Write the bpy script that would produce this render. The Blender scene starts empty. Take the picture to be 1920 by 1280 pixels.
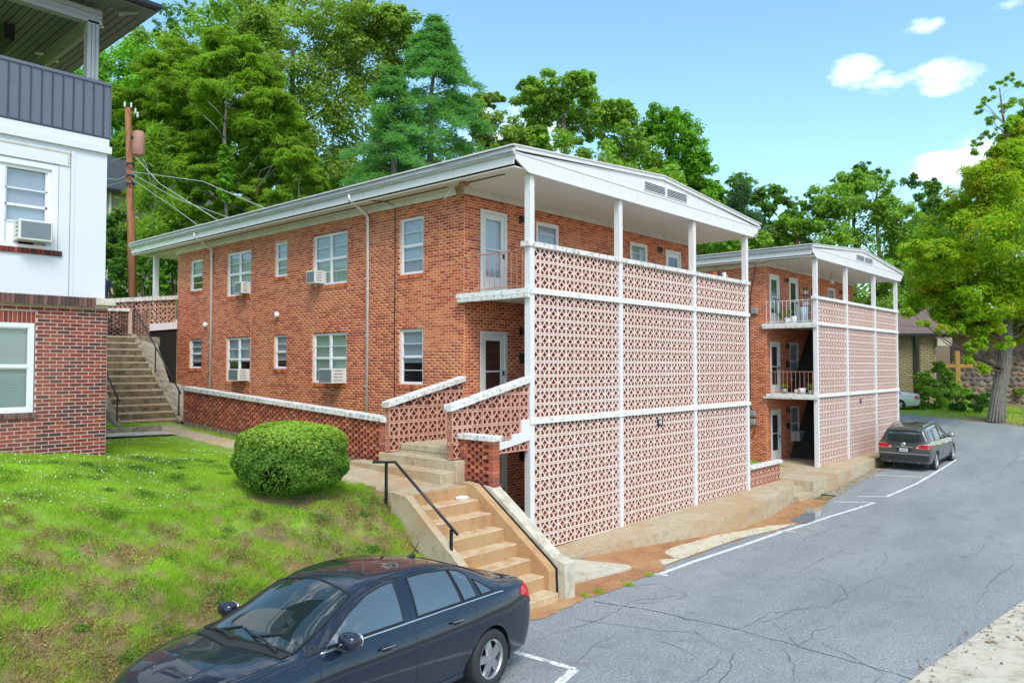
import bpy, bmesh, math, random
import numpy as np
from mathutils import Vector, Matrix, Quaternion
from mathutils.bvhtree import BVHTree
from mathutils.geometry import delaunay_2d_cdt
R = math.radians
S = bpy.context.scene
COL = S.collection
rng = np.random.default_rng(7)
random.seed(7)

# ------------------------------------------------------------ camera
CAM = np.array([-12.4201, -10.6411, 1.1375]); YAW = 0.8403; PIT = 0.0315; F = 1435.9
cd = bpy.data.cameras.new('camera'); cam = bpy.data.objects.new('camera', cd); COL.objects.link(cam)
cam.location = CAM.tolist(); cam.rotation_euler = (math.pi/2+PIT, 0, -YAW)
cd.sensor_width = 36; cd.lens = F/1920*36; cd.clip_end = 3000; cd.clip_start = .05
S.camera = cam
S.render.resolution_x = 1024; S.render.resolution_y = 682
_s, _c = math.sin(YAW), math.cos(YAW)
CF = np.array([_s*math.cos(PIT), _c*math.cos(PIT), math.sin(PIT)]); CR = np.array([_c, -_s, 0]); CU = np.cross(CR, CF)
def dirn(u, v): return CF+(u-960)/F*CR+(640-v)/F*CU
def W(u, v, d): return CAM+dirn(u, v)*d                      # photo pixel + depth -> world point
def on(u, v, ax, val): d = dirn(u, v); return CAM+d*((val-CAM[ax])/d[ax])

# ------------------------------------------------------------ light
SUN_EL, SUN_AZ = R(51), R(215)      # azimuth clockwise from +Y: behind the camera, to the right
wd = bpy.data.worlds.new('World'); S.world = wd; wd.use_nodes = True
nt = wd.node_tree; N_ = nt.nodes; N_.clear()
def nn(t, **k):
    n = N_.new(t)
    for a, b in k.items(): setattr(n, a, b)
    return n
sky = nn('ShaderNodeTexSky', sky_type='NISHITA', sun_disc=False, sun_elevation=SUN_EL, sun_rotation=SUN_AZ, air_density=1.0, dust_density=1.2, ozone_density=1.6, altitude=300)
bg = nn('ShaderNodeBackground'); bg.inputs[1].default_value = .15; out = nn('ShaderNodeOutputWorld')
geo = nn('ShaderNodeNewGeometry')
# soft cumulus: noise in the sky direction, thick only round a few centres and low over the horizon
noise = nn('ShaderNodeTexNoise'); noise.inputs['Scale'].default_value = 16; noise.inputs['Detail'].default_value = 9; noise.inputs['Roughness'].default_value = .62
mapn = nn('ShaderNodeMapping'); mapn.inputs['Scale'].default_value = (1, 1, 2.2)
tc = nn('ShaderNodeTexCoord')
L = nt.links.new
L(tc.outputs['Generated'], mapn.inputs[0]); L(mapn.outputs[0], noise.inputs[0])
def vm(op, a, b):
    n = nn('ShaderNodeVectorMath', operation=op)
    for i, q in enumerate((a, b)):
        if isinstance(q, (tuple, list)): n.inputs[i].default_value = q
        else: L(q, n.inputs[i])
    return n
def mt(op, a, b=None, c=None, clamp=False):
    n = nn('ShaderNodeMath', operation=op, use_clamp=clamp)
    for i, q in enumerate((a, b, c)):
        if q is None: continue
        if isinstance(q, (int, float)): n.inputs[i].default_value = q
        else: L(q, n.inputs[i])
    return n.outputs[0]
acc = None
for (u, v, ru, rv, amp) in [(1600, 138, 52, 34, 1.12), (1672, 150, 80, 26, .98), (1756, 146, 62, 36, 1.15), (1738, 50, 34, 17, .8), (1800, 312, 90, 34, 1.2), (1840, 300, 70, 40, 1.2), (1680, 8, 30, 14, .62), (1892, 12, 26, 12, .55), (985, 240, 110, 50, 1.0), (930, 280, 90, 50, 1.0), (1800, -250, 500, 120, .9), (400, -500, 700, 160, .9), (-900, 0, 500, 200, 1.), (2700, 250, 500, 200, 1.)]:
    d = dirn(u, v); k = np.linalg.norm(d); d = d/k
    sub = vm('SUBTRACT', tc.outputs['Generated'], tuple(d))
    dr = vm('DOT_PRODUCT', sub.outputs[0], tuple(CR)).outputs['Value']; du = vm('DOT_PRODUCT', sub.outputs[0], (0, 0, 1)).outputs['Value']
    a = mt('MULTIPLY', dr, F/k/ru*k*k/1.0); b = mt('MULTIPLY', du, F/rv*1.0)
    r2 = mt('ADD', mt('MULTIPLY', a, a), mt('MULTIPLY', b, b))
    g = mt('MULTIPLY', mt('POWER', 2.718, mt('MULTIPLY', r2, -1.)), amp)
    acc = g if acc is None else mt('MAXIMUM', acc, g)
# high thin cloud above the frame, all round the sky
sepz = nn('ShaderNodeSeparateXYZ'); L(tc.outputs['Generated'], sepz.inputs[0])
n2 = nn('ShaderNodeTexNoise'); n2.inputs['Scale'].default_value = 3.2; n2.inputs['Detail'].default_value = 6; n2.inputs['Roughness'].default_value = .6
m2_ = nn('ShaderNodeMapping'); m2_.inputs['Scale'].default_value = (1, 2.6, 2); L(tc.outputs['Generated'], m2_.inputs[0]); L(m2_.outputs[0], n2.inputs[0])
hi = mt('MULTIPLY', mt('MULTIPLY', mt('SUBTRACT', sepz.outputs[2], .5, clamp=True), 6, clamp=True), mt('MULTIPLY', mt('SUBTRACT', n2.outputs[0], .42, clamp=True), 5.2, clamp=True))
acc = mt('MAXIMUM', acc, mt('MULTIPLY', hi, 1.15))
dens = mt('MULTIPLY', mt('SUBTRACT', mt('ADD', acc, mt('MULTIPLY', noise.outputs[0], 2.1)), 1.58), 1.25, clamp=True)
dens = mt('SMOOTH_MIN', dens, 1.0, .1) if False else dens
mix = nn('ShaderNodeMix', data_type='RGBA'); L(dens, mix.inputs[0])
hs = nn('ShaderNodeHueSaturation'); hs.inputs['Hue'].default_value = .478; hs.inputs['Saturation'].default_value = 1.06; hs.inputs['Value'].default_value = 1
L(sky.outputs[0], hs.inputs['Color'])
L(hs.outputs[0], mix.inputs[6]); mix.inputs[7].default_value = (6.3, 6.5, 6.8, 1)
L(mix.outputs[2], bg.inputs[0]); L(bg.outputs[0], out.inputs[0])

sl = bpy.data.lights.new('sun', 'SUN'); sl.energy = 1.5; sl.angle = R(22); sl.color = (1, .95, .87)
so = bpy.data.objects.new('sun', sl); COL.objects.link(so)
sd = Vector((math.sin(SUN_AZ)*math.cos(SUN_EL), math.cos(SUN_AZ)*math.cos(SUN_EL), math.sin(SUN_EL)))
so.rotation_euler = sd.to_track_quat('Z', 'Y').to_euler(); so.location = (0, -20, 30)
S.view_settings.view_transform = 'Standard'; S.view_settings.look = 'None'; S.view_settings.gamma = 1
S.view_settings.use_curve_mapping = False; S.view_settings.exposure = .95
S.render.engine = 'CYCLES'

# ------------------------------------------------------------ materials
def newmat(name):
    m = bpy.data.materials.new(name); m.use_nodes = True
    return m, m.node_tree, m.node_tree.nodes['Principled BSDF']
def nod(t, ty, **k):
    n = t.nodes.new(ty)
    for a, b in k.items():
        if a in n.inputs: n.inputs[a].default_value = b
        else: setattr(n, a, b)
    return n
def noi(t, scale, detail=4, rough=.55, coord='Object', sc=None):
    tc = nod(t, 'ShaderNodeTexCoord'); n = nod(t, 'ShaderNodeTexNoise')
    n.inputs['Scale'].default_value = scale; n.inputs['Detail'].default_value = detail; n.inputs['Roughness'].default_value = rough
    if coord == 'World': src = nod(t, 'ShaderNodeNewGeometry').outputs['Position']
    else: src = tc.outputs[coord]
    if sc:
        mp = nod(t, 'ShaderNodeMapping'); mp.inputs['Scale'].default_value = sc; t.links.new(src, mp.inputs[0]); src = mp.outputs[0]
    t.links.new(src, n.inputs['Vector'])
    return n.outputs[0]
def ramp(t, fac, stops, interp='LINEAR'):
    r = nod(t, 'ShaderNodeValToRGB'); e = r.color_ramp.elements; r.color_ramp.interpolation = interp
    while len(e) < len(stops): e.new(.5)
    for i, (p, c) in enumerate(stops):
        e[i].position = p; e[i].color = (*c, 1) if len(c) == 3 else c
    t.links.new(fac, r.inputs[0]); return r.outputs[0]
def mixc(t, fac, a, b, mode='MIX'):
    n = nod(t, 'ShaderNodeMix', data_type='RGBA', blend_type=mode)
    for i, q in ((0, fac), (6, a), (7, b)):
        if isinstance(q, (int, float)): n.inputs[i].default_value = q
        elif isinstance(q, tuple): n.inputs[i].default_value = (*q, 1) if len(q) == 3 else q
        else: t.links.new(q, n.inputs[i])
    return n.outputs[2]
def mth(t, op, a, b=0, clamp=False):
    n = nod(t, 'ShaderNodeMath', operation=op); n.use_clamp = clamp
    for i, q in enumerate((a, b)):
        if isinstance(q, (int, float)): n.inputs[i].default_value = q
        else: t.links.new(q, n.inputs[i])
    return n.outputs[0]
def rnd(t):
    oi = nod(t, 'ShaderNodeObjectInfo'); g = nod(t, 'ShaderNodeNewGeometry')
    return mth(t, 'FRACT', mth(t, 'ADD', oi.outputs['Random'], g.outputs['Random Per Island']))
def bump(t, p, h, strength=.3, dist=.01):
    b = nod(t, 'ShaderNodeBump'); b.inputs['Strength'].default_value = strength; b.inputs['Distance'].default_value = dist
    t.links.new(h, b.inputs['Height']); t.links.new(b.outputs[0], p.inputs['Normal'])
MAT = {}
def simple(name, col, rough=.6, metal=0, spec=.5, var=0, vs=3, bmp=0, bs=40):
    m, t, p = newmat(name)
    p.inputs['Base Color'].default_value = (*col, 1); p.inputs['Roughness'].default_value = rough
    p.inputs['Metallic'].default_value = metal; p.inputs['Specular IOR Level'].default_value = spec
    if var:
        c = ramp(t, noi(t, vs, 5, .65), [(.3, tuple(x*(1-var) for x in col)), (.7, tuple(min(1, x*(1+var)) for x in col))])
        t.links.new(c, p.inputs['Base Color'])
    if bmp: bump(t, p, noi(t, bs, 4), bmp)
    MAT[name] = m; return m
def brickmat(name, cols, stain=None, sscale=.5):
    m, t, p = newmat(name)
    n = len(cols); c = ramp(t, rnd(t), [(i/n, k) for i, k in enumerate(cols)], 'CONSTANT')
    c = mixc(t, .55, c, ramp(t, noi(t, 26, 4, .7, 'World'), [(.3, (.45, .45, .45)), (.7, (1, 1, 1))]), 'MULTIPLY')
    if stain:
        c = mixc(t, ramp(t, noi(t, sscale, 5, .6, 'World'), [(.5, (0, 0, 0)), (.75, (.5, .5, .5))]), c, stain)
    t.links.new(c, p.inputs['Base Color']); p.inputs['Roughness'].default_value = .85
    bump(t, p, noi(t, 90, 3, .6, 'World'), .35, .006)
    MAT[name] = m; return m
brickmat('brick_orange', [(.44, .07, .024), (.68, .17, .058), (.60, .13, .044), (.70, .22, .085), (.51, .095, .033), (.65, .185, .07), (.38, .06, .024), (.69, .20, .075)], stain=(.68, .28, .13), sscale=.45)
brickmat('brick_red', [(.21, .034, .024), (.27, .048, .03), (.16, .03, .025), (.33, .07, .038), (.24, .04, .027), (.08, .036, .04), (.19, .04, .03), (.28, .055, .033), (.10, .038, .035)], stain=(.34, .13, .08))
brickmat('brick_lattice', [(.46, .12, .06), (.56, .17, .085), (.36, .1, .06), (.58, .21, .12), (.3, .1, .07)], stain=(.2, .11, .08), sscale=.8)
brickmat('brick_dark', [(.12, .06, .05), (.17, .085, .065), (.09, .05, .045), (.2, .1, .08)])
brickmat('brick_buff', [(.33, .26, .13), (.38, .3, .16), (.3, .23, .12), (.35, .28, .15)])
simple('mortar', (.74, .48, .34), .95, var=.15, vs=8, bmp=.3)
simple('mortar_pale', (.56, .43, .36), .95, var=.15, vs=8, bmp=.3)
simple('mortar_buff', (.36, .3, .19), .95, var=.1)
# pink breeze block
m, t, p = newmat('breeze_block'); MAT['breeze_block'] = m
c = ramp(t, rnd(t), [(0, (.74, .54, .46)), (.35, (.78, .60, .52)), (.7, (.80, .66, .58)), (1, (.70, .49, .41))])
c = mixc(t, ramp(t, noi(t, .55, 4, .6, 'World'), [(.42, (0, 0, 0)), (.68, (.6, .6, .6))]), c, (.80, .70, .66))
c = mixc(t, ramp(t, noi(t, 7, 5, .7, 'World'), [(.58, (0, 0, 0)), (.8, (.55, .55, .55))]), c, (.42, .29, .23))
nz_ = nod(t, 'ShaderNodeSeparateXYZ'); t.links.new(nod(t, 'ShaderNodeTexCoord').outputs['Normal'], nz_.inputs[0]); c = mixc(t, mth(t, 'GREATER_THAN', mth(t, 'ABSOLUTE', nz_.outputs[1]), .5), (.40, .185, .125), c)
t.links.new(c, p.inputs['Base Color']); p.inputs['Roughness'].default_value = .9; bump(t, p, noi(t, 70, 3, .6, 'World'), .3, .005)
m, t, p = newmat('breeze_block_old'); MAT['breeze_block_old'] = m
c = ramp(t, rnd(t), [(0, (.54, .25, .17)), (.4, (.62, .34, .25)), (.7, (.66, .40, .32)), (1, (.58, .28, .19))])
c = mixc(t, ramp(t, noi(t, 5, 5, .7, 'World'), [(.5, (0, 0, 0)), (.75, (.7, .7, .7))]), c, (.25, .16, .12))
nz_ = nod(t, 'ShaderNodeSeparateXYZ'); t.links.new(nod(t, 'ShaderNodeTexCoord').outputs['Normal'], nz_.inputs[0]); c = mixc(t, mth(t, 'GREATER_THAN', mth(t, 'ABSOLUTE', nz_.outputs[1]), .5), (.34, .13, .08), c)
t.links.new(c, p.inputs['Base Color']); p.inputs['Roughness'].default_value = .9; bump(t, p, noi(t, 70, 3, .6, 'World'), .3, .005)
def weathered(name, base, dirt, lo=.5, hi=.66, scale=7, rough=.6, vs=(1, 1, 1), bmp=.15, mx=.9, big=None):
    m, t, p = newmat(name); MAT[name] = m
    f = ramp(t, noi(t, scale, 8, .72, 'World', vs), [(lo, (0, 0, 0)), (hi, (mx, mx, mx))])
    c = mixc(t, f, tuple(base), tuple(dirt))
    if big: c = mixc(t, ramp(t, noi(t, .9, 4, .6, 'World'), [(.42, (0, 0, 0)), (.66, (.75, .75, .75))]), c, tuple(big))
    t.links.new(c, p.inputs['Base Color']); p.inputs['Roughness'].default_value = rough; bump(t, p, noi(t, scale*6, 4, .6, 'World'), bmp, .008)
weathered('white_paint', (.69, .69, .685), (.44, .40, .33), .56, .76, 4, .5, (2.2, 2.2, .35), mx=.75)
weathered('white_band', (.74, .75, .73), (.26, .27, .24), .53, .68, 9, .75, (1, 1, 1.6))
weathered('white_cap', (.72, .72, .69), (.18, .18, .16), .47, .66, 11, .8, bmp=.35)
weathered('gutter_white', (.5, .54, .58), (.16, .18, .2), .50, .68, 3, .4, (1, .3, 6))
weathered('roof_membrane', (.6, .6, .58), (.22, .2, .18), .55, .75, 6, .85)
weathered('soffit', (.72, .70, .63), (.5, .47, .4), .6, .85, 2, .6)
weathered('stucco', (.65, .68, .72), (.55, .56, .55), .62, .85, 3, .8, bmp=.3)
weathered('concrete', (.46, .39, .265), (.22, .18, .12), .5, .72, 6, .9, bmp=.5, big=(.42, .25, .12))
weathered('concrete_grey', (.34, .29, .2), (.11, .085, .055), .42, .62, 5, .9, bmp=.6)
weathered('concrete_pale', (.54, .50, .40), (.27, .23, .16), .46, .70, 4, .9, bmp=.5)
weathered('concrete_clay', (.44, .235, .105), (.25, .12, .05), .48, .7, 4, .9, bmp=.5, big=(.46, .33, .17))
weathered('riser_dark', (.22, .17, .10), (.07, .05, .03), .42, .62, 5, .95, bmp=.5)
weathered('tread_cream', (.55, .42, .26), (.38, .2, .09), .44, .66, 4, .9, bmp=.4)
weathered('slab_side', (.36, .33, .25), (.12, .1, .07), .45, .65, 5, .95, bmp=.7)
weathered('pole_wood', (.30, .12, .05), (.09, .04, .025), .45, .6, 6, .85, (1, 1, .12), bmp=.5)
weathered('rust_metal', (.42, .17, .09), (.5, .42, .38), .5, .7, 9, .7)
weathered('clay_mud', (.40, .18, .07), (.27, .12, .05), .42, .62, 2.2, .5, bmp=.5, big=(.50, .31, .15))
weathered('gutter_concrete', (.58, .52, .38), (.33, .27, .17), .5, .72, 3, .85, bmp=.4)
weathered('line_paint', (.70, .71, .71), (.22, .235, .245), .50, .62, 11, .8, bmp=.2)
simple('white_frame', (.72, .73, .75), .4, var=.06)
simple('door_white', (.66, .68, .66), .35, var=.04)
simple('frieze', (.66, .65, .6), .7, var=.15, vs=2)
simple('dark_gap', (.012, .012, .012), .9)
simple('interior_dark', (.035, .038, .042), .9)
simple('blind', (.56, .60, .63), .7, var=.06, vs=2)
simple('blind_green', (.48, .56, .50), .7, var=.06, vs=2)
simple('curtain_red', (.10, .028, .02), .8)
simple('black_metal', (.018, .022, .03), .35, .3)
simple('lamp_black', (.015, .015, .015), .5)
simple('ac_white', (.66, .66, .62), .5, var=.1)
simple('ac_grille', (.2, .24, .26), .6, .2)
simple('grey_trim', (.27, .30, .31), .6, var=.06)
simple('grey_panel', (.135, .145, .18), .4, .3, var=.04)
simple('grey_panel_dark', (.05, .055, .075), .4, .2)
simple('grey_plank', (.13, .14, .15), .6, var=.08)
simple('dark_gutter', (.02, .028, .045), .3, .2)
simple('lamp_disc', (.7, .68, .64), .4)
simple('meter_grey', (.3, .34, .36), .5, .3)
simple('rubber', (.012, .013, .015), .75)
simple('tyre', (.022, .024, .027), .8, bmp=.2)
simple('alloy', (.42, .43, .45), .35, .85)
simple('chrome', (.8, .8, .8), .12, 1)
simple('foam', (.82, .8, .76), .6)
simple('yellow_wood', (.38, .22, .035), .6, var=.1)
simple('shingle_brown', (.17, .115, .105), .9, var=.2, vs=4)
simple('shingle_dark', (.045, .055, .07), .9, var=.2, vs=6)
simple('siding', (.36, .34, .26), .7, var=.06)
simple('fieldstone', (.2, .15, .11), .9)
brickmat('stones', [(.22, .15, .10), (.12, .10, .085), (.3, .22, .15), (.33, .2, .12), (.16, .14, .13), (.27, .24, .2)])
simple('bark', (.13, .1, .075), .95, var=.45, vs=6, bmp=.8, bs=14)
simple('bark_grey', (.2, .185, .16), .95, var=.3, vs=5, bmp=.8, bs=14)
simple('skin', (.45, .25, .17), .6)
simple('shirt_navy', (.02, .025, .06), .85)
simple('trousers', (.06, .06, .07), .85)
simple('hair', (.03, .02, .015), .7)
simple('hive', (.33, .16, .05), .9, var=.4, vs=14, bmp=.5)
simple('wire_pale', (.4, .42, .44), .5)
simple('wire_black', (.015, .015, .015), .6)
simple('transformer', (.33, .16, .12), .6, var=.25, vs=5)
simple('ceramic', (.5, .5, .5), .3)
simple('lens_red', (.5, .008, .012), .12)
simple('lens_dark_red', (.45, .01, .02), .12)
simple('lens_white', (.7, .7, .7), .1)
simple('plate_white', (.6, .62, .64), .4)
simple('plate_print', (.08, .1, .2), .5)
simple('plastic_dark', (.02, .022, .026), .5)
simple('pot_blue', (.4, .5, .55), .4); simple('pot_white', (.7, .72, .7), .4); simple('pot_clay', (.4, .2, .1), .7); simple('item_dark', (.03, .035, .05), .5); simple('item_red', (.45, .1, .04), .5)
simple('plaque', (.01, .012, .03), .4); simple('plaque_print', (.75, .78, .82), .4)
simple('puddle', (.25, .27, .28), .04)
simple('crack', (.08, .083, .085), .95)
simple('sediment', (.2, .12, .06), .9)
def paint(name, col, coat=1, flake=0):
    m, t, p = newmat(name); MAT[name] = m
    p.inputs['Base Color'].default_value = (*col, 1); p.inputs['Roughness'].default_value = .3; p.inputs['Metallic'].default_value = flake
    p.inputs['Specular IOR Level'].default_value = .25; p.inputs['Coat Weight'].default_value = coat; p.inputs['Coat Roughness'].default_value = .015
    bump(t, p, noi(t, 3, 2), .02, .02)
paint('paint_black_blue', (.006, .012, .028), 1, .0)
paint('paint_grey_brown', (.075, .075, .07), 1, .3)
paint('paint_white', (.62, .66, .64), .8)
m, t, p = newmat('auto_glass'); MAT['auto_glass'] = m
p.inputs['Base Color'].default_value = (.012, .022, .024, 1); p.inputs['Roughness'].default_value = .02; p.inputs['IOR'].default_value = 1.9
m, t, p = newmat('auto_glass_side'); MAT['auto_glass_side'] = m
p.inputs['Base Color'].default_value = (.05, .07, .085, 1); p.inputs['Roughness'].default_value = .035; p.inputs['IOR'].default_value = 2.6
# house glass: thin pane, part see-through, part mirror
def glass(name, tint, f=.35):
    m, t, p = newmat(name); MAT[name] = m
    t.nodes.remove(p); o = t.nodes['Material Output']
    tr = nod(t, 'ShaderNodeBsdfTransparent'); tr.inputs[0].default_value = (*tint, 1)
    gl = nod(t, 'ShaderNodeBsdfGlossy'); gl.inputs['Roughness'].default_value = .03; gl.inputs[0].default_value = (.9, .95, 1, 1)
    fr = nod(t, 'ShaderNodeLayerWeight'); fr.inputs[0].default_value = .5
    ms = nod(t, 'ShaderNodeMixShader'); t.links.new(mth(t, 'ADD', mth(t, 'MULTIPLY', mth(t, 'POWER', fr.outputs['Facing'], 3.5), .6), f, True), ms.inputs[0])
    t.links.new(tr.outputs[0], ms.inputs[1]); t.links.new(gl.outputs[0], ms.inputs[2]); t.links.new(ms.outputs[0], o.inputs[0])
glass('pane_glass', (.78, .84, .88), .08); glass('pane_glass_dark', (.8, .85, .86), .08)
def foliage(name, cols, trans=.5, rough=.6, dead=None):
    m, t, p = newmat(name); MAT[name] = m
    g = nod(t, 'ShaderNodeNewGeometry'); n = len(cols)
    c = ramp(t, g.outputs['Random Per Island'], [(i/max(1, n-1), k) for i, k in enumerate(cols)])
    c = mixc(t, 1.0, c, ramp(t, noi(t, .55, 3, .6, 'World'), [(.3, (.72, .72, .72)), (.7, (1.25, 1.2, 1.1))]), 'MULTIPLY')
    if dead: c = mixc(t, ramp(t, noi(t, .8, 4, .65, 'World'), [(.52, (0, 0, 0)), (.66, (.85, .85, .85))]), c, dead)
    t.nodes.remove(p); o = t.nodes['Material Output']
    d = nod(t, 'ShaderNodeBsdfPrincipled'); d.inputs['Roughness'].default_value = rough; d.inputs['Specular IOR Level'].default_value = .3
    tl = nod(t, 'ShaderNodeBsdfTranslucent'); ms = nod(t, 'ShaderNodeMixShader'); ms.inputs[0].default_value = trans
    t.links.new(c, d.inputs['Base Color']); t.links.new(mixc(t, 1.0, c, (1.35, 1.5, .6), 'MULTIPLY'), tl.inputs[0])
    t.links.new(d.outputs[0], ms.inputs[1]); t.links.new(tl.outputs[0], ms.inputs[2]); t.links.new(ms.outputs[0], o.inputs[0])
foliage('leaf_mid', [(0.19, 0.36, 0.045), (0.25, 0.44, 0.06), (0.32, 0.48, 0.09), (0.14, 0.28, 0.04)])
foliage('leaf_bright', [(0.13, 0.33, 0.025), (0.18, 0.41, 0.035), (0.23, 0.46, 0.05), (0.1, 0.25, 0.02)])
foliage('leaf_olive', [(0.18, 0.3, 0.05), (0.25, 0.38, 0.07), (0.33, 0.44, 0.11), (0.13, 0.23, 0.04)])
foliage('leaf_yellow', [(0.22, 0.43, 0.02), (0.29, 0.5, 0.025), (0.38, 0.54, 0.035), (0.17, 0.35, 0.018), (0.5, 0.5, 0.03)], dead=(.46, .42, .03))
foliage('leaf_dark', [(0.080, 0.189, 0.036), (0.116, 0.246, 0.043), (0.145, 0.290, 0.058), (0.065, 0.145, 0.029)])
foliage('needle_lime', [(0.17, 0.33, 0.025), (0.23, 0.4, 0.04), (0.3, 0.46, 0.055), (0.11, 0.24, 0.025)], .5)
foliage('needle_blue', [(0.07, 0.24, 0.08), (0.11, 0.32, 0.1), (0.16, 0.37, 0.12), (0.2, 0.39, 0.08)], .5)
foliage('needle_dark', [(.06, .14, .06), (.09, .2, .08)], .3)
foliage('boxwood', [(.06, .17, .015), (.10, .25, .025), (.17, .34, .04), (.04, .12, .012), (.27, .42, .06)], .3)
foliage('boxwood_lit', [(.28, .44, .05), (.36, .52, .07), (.22, .38, .045)], .35)  # lighter boxwood green: high sun on the bush top put into the leaf colour
foliage('grass_blade', [(.23, .43, .025), (.31, .52, .035), (.38, .55, .06), (.45, .52, .11)], .48)
foliage('grass_dry', [(.42, .31, .15), (.28, .18, .08), (.52, .42, .24), (.22, .12, .05)], .2)
simple('clover', (.75, .78, .7), .8)

# ground: green turf, straw and red clay by noise; asphalt
m, t, p = newmat('turf_soil'); MAT['turf_soil'] = m
g = nod(t, 'ShaderNodeNewGeometry'); sx = nod(t, 'ShaderNodeSeparateXYZ'); t.links.new(g.outputs['Position'], sx.inputs[0])
green = ramp(t, noi(t, 5, 6, .7, 'World'), [(.3, (.12, .23, .018)), (.5, (.2, .34, .03)), (.7, (.28, .41, .05))])
dirt = ramp(t, noi(t, 3, 6, .7, 'World'), [(.3, (.10, .075, .03)), (.45, (.18, .15, .055)), (.6, (.28, .19, .09)), (.75, (.36, .14, .06))])
# how bare the bank is: more towards the street
bare = mth(t, 'ADD', mth(t, 'MULTIPLY', mth(t, 'MAXIMUM', mth(t, 'MINIMUM', sx.outputs[1], 3), -3), -.09), noi(t, 2.4, 6, .7, 'World'))
c = mixc(t, ramp(t, bare, [(.42, (0, 0, 0)), (.54, (1, 1, 1))]), green, dirt)
t.links.new(c, p.inputs['Base Color']); p.inputs['Roughness'].default_value = 1; bump(t, p, noi(t, 22, 6, .7, 'World'), .9, .04)
m, t, p = newmat('asphalt'); MAT['asphalt'] = m
c = ramp(t, noi(t, 38, 4, .8, 'World'), [(.32, (.12, .134, .142)), (.5, (.225, .245, .257)), (.66, (.42, .435, .445))])
c = mixc(t, .8, c, ramp(t, noi(t, .45, 7, .62, 'World', (.45, 1.6, 1)), [(.3, (.74, .76, .79)), (.7, (1.18, 1.16, 1.13))]), 'MULTIPLY')
c = mixc(t, ramp(t, noi(t, 1.6, 6, .7, 'World'), [(.55, (0, 0, 0)), (.72, (.55, .55, .55))]), c, (.13, .135, .14))
t.links.new(c, p.inputs['Base Color']); p.inputs['Roughness'].default_value = .85; bump(t, p, noi(t, 120, 3, .7, 'World'), .4, .005)

# ------------------------------------------------------------ mesh helpers
class MB:
    def __init__(s): s.v = []; s.f = []
    def add(s, vs, fs):
        b = len(s.v); s.v += [tuple(map(float, q)) for q in vs]; s.f += [tuple(b+i for i in f) for f in fs]; return s
    def box(s, a, b):
        (x0, y0, z0), (x1, y1, z1) = a, b
        x0, x1 = min(x0, x1), max(x0, x1); y0, y1 = min(y0, y1), max(y0, y1); z0, z1 = min(z0, z1), max(z0, z1)
        return s.add([(x0, y0, z0), (x1, y0, z0), (x1, y1, z0), (x0, y1, z0), (x0, y0, z1), (x1, y0, z1), (x1, y1, z1), (x0, y1, z1)],
                     [(0, 3, 2, 1), (4, 5, 6, 7), (0, 1, 5, 4), (1, 2, 6, 5), (2, 3, 7, 6), (3, 0, 4, 7)])
    def obox(s, O, U, N, u0, u1, n0, n1, z0, z1):        # box in a wall frame
        O = np.array(O, float); U = np.array(U, float); N = np.array(N, float)
        P = [O+U*u+N*n+np.array([0, 0, z]) for z in (z0, z1) for (u, n) in ((u0, n0), (u1, n0), (u1, n1), (u0, n1))]
        return s.add(P, [(0, 3, 2, 1), (4, 5, 6, 7), (0, 1, 5, 4), (1, 2, 6, 5), (2, 3, 7, 6), (3, 0, 4, 7)])
    def tube(s, pts, r, n=8, cap=True):
        pts = [Vector(q) for q in pts]; rs = r if isinstance(r, (list, tuple)) else [r]*len(pts)
        b = len(s.v); prev = None
        for i, q in enumerate(pts):
            d = (pts[min(i+1, len(pts)-1)]-pts[max(i-1, 0)]).normalized()
            if prev is None: a = d.orthogonal().normalized()
            else:
                a = prev-d*prev.dot(d); a = a.normalized() if a.length > 1e-6 else d.orthogonal().normalized()
            prev = a; c = d.cross(a)
            for k in range(n):
                th = 2*math.pi*k/n; s.v.append(tuple(q+(a*math.cos(th)+c*math.sin(th))*rs[i]))
        for i in range(len(pts)-1):
            for k in range(n):
                s.f.append((b+i*n+k, b+i*n+(k+1) % n, b+(i+1)*n+(k+1) % n, b+(i+1)*n+k))
        if cap:
            s.f.append(tuple(b+k for k in reversed(range(n)))); e = b+(len(pts)-1)*n; s.f.append(tuple(e+k for k in range(n)))
        return s
    def prism(s, poly, ax, a0, a1):                      # polygon (2-D in the other two axes) extruded along ax
        n = len(poly)
        def P(q, a):
            return {0: (a, q[0], q[1]), 1: (q[0], a, q[1]), 2: (q[0], q[1], a)}[ax]
        vs = [P(q, a0) for q in poly]+[P(q, a1) for q in poly]
        return s.add(vs, [tuple(range(n)), tuple(reversed(range(n, 2*n)))]+[(i, (i+n), (i+1) % n+n, (i+1) % n) for i in range(n)])
    def lathe(s, prof, axis_o, ax, n=24):                # prof: (radius, along)
        b = len(s.v); o = Vector(axis_o); d = Vector(ax).normalized(); a = d.orthogonal().normalized(); c = d.cross(a)
        for r, h in prof:
            for k in range(n):
                th = 2*math.pi*k/n; s.v.append(tuple(o+d*h+(a*math.cos(th)+c*math.sin(th))*r))
        for i in range(len(prof)-1):
            for k in range(n): s.f.append((b+i*n+k, b+i*n+(k+1) % n, b+(i+1)*n+(k+1) % n, b+(i+1)*n+k))
        return s
    def mesh(s, name):
        me = bpy.data.meshes.new(name); me.from_pydata(s.v, [], s.f); me.update(); return me
    def build(s, name, mat, parent=None, smooth=False, fix=True, bevel=0):
        me = s.mesh(name)
        if fix:
            bm = bmesh.new(); bm.from_mesh(me); bmesh.ops.recalc_face_normals(bm, faces=bm.faces)
            if bevel: bmesh.ops.bevel(bm, geom=list(bm.edges), offset=bevel, segments=1, affect='EDGES')
            bm.to_mesh(me); bm.free()
        return link(name, me, mat, parent, smooth)
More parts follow.
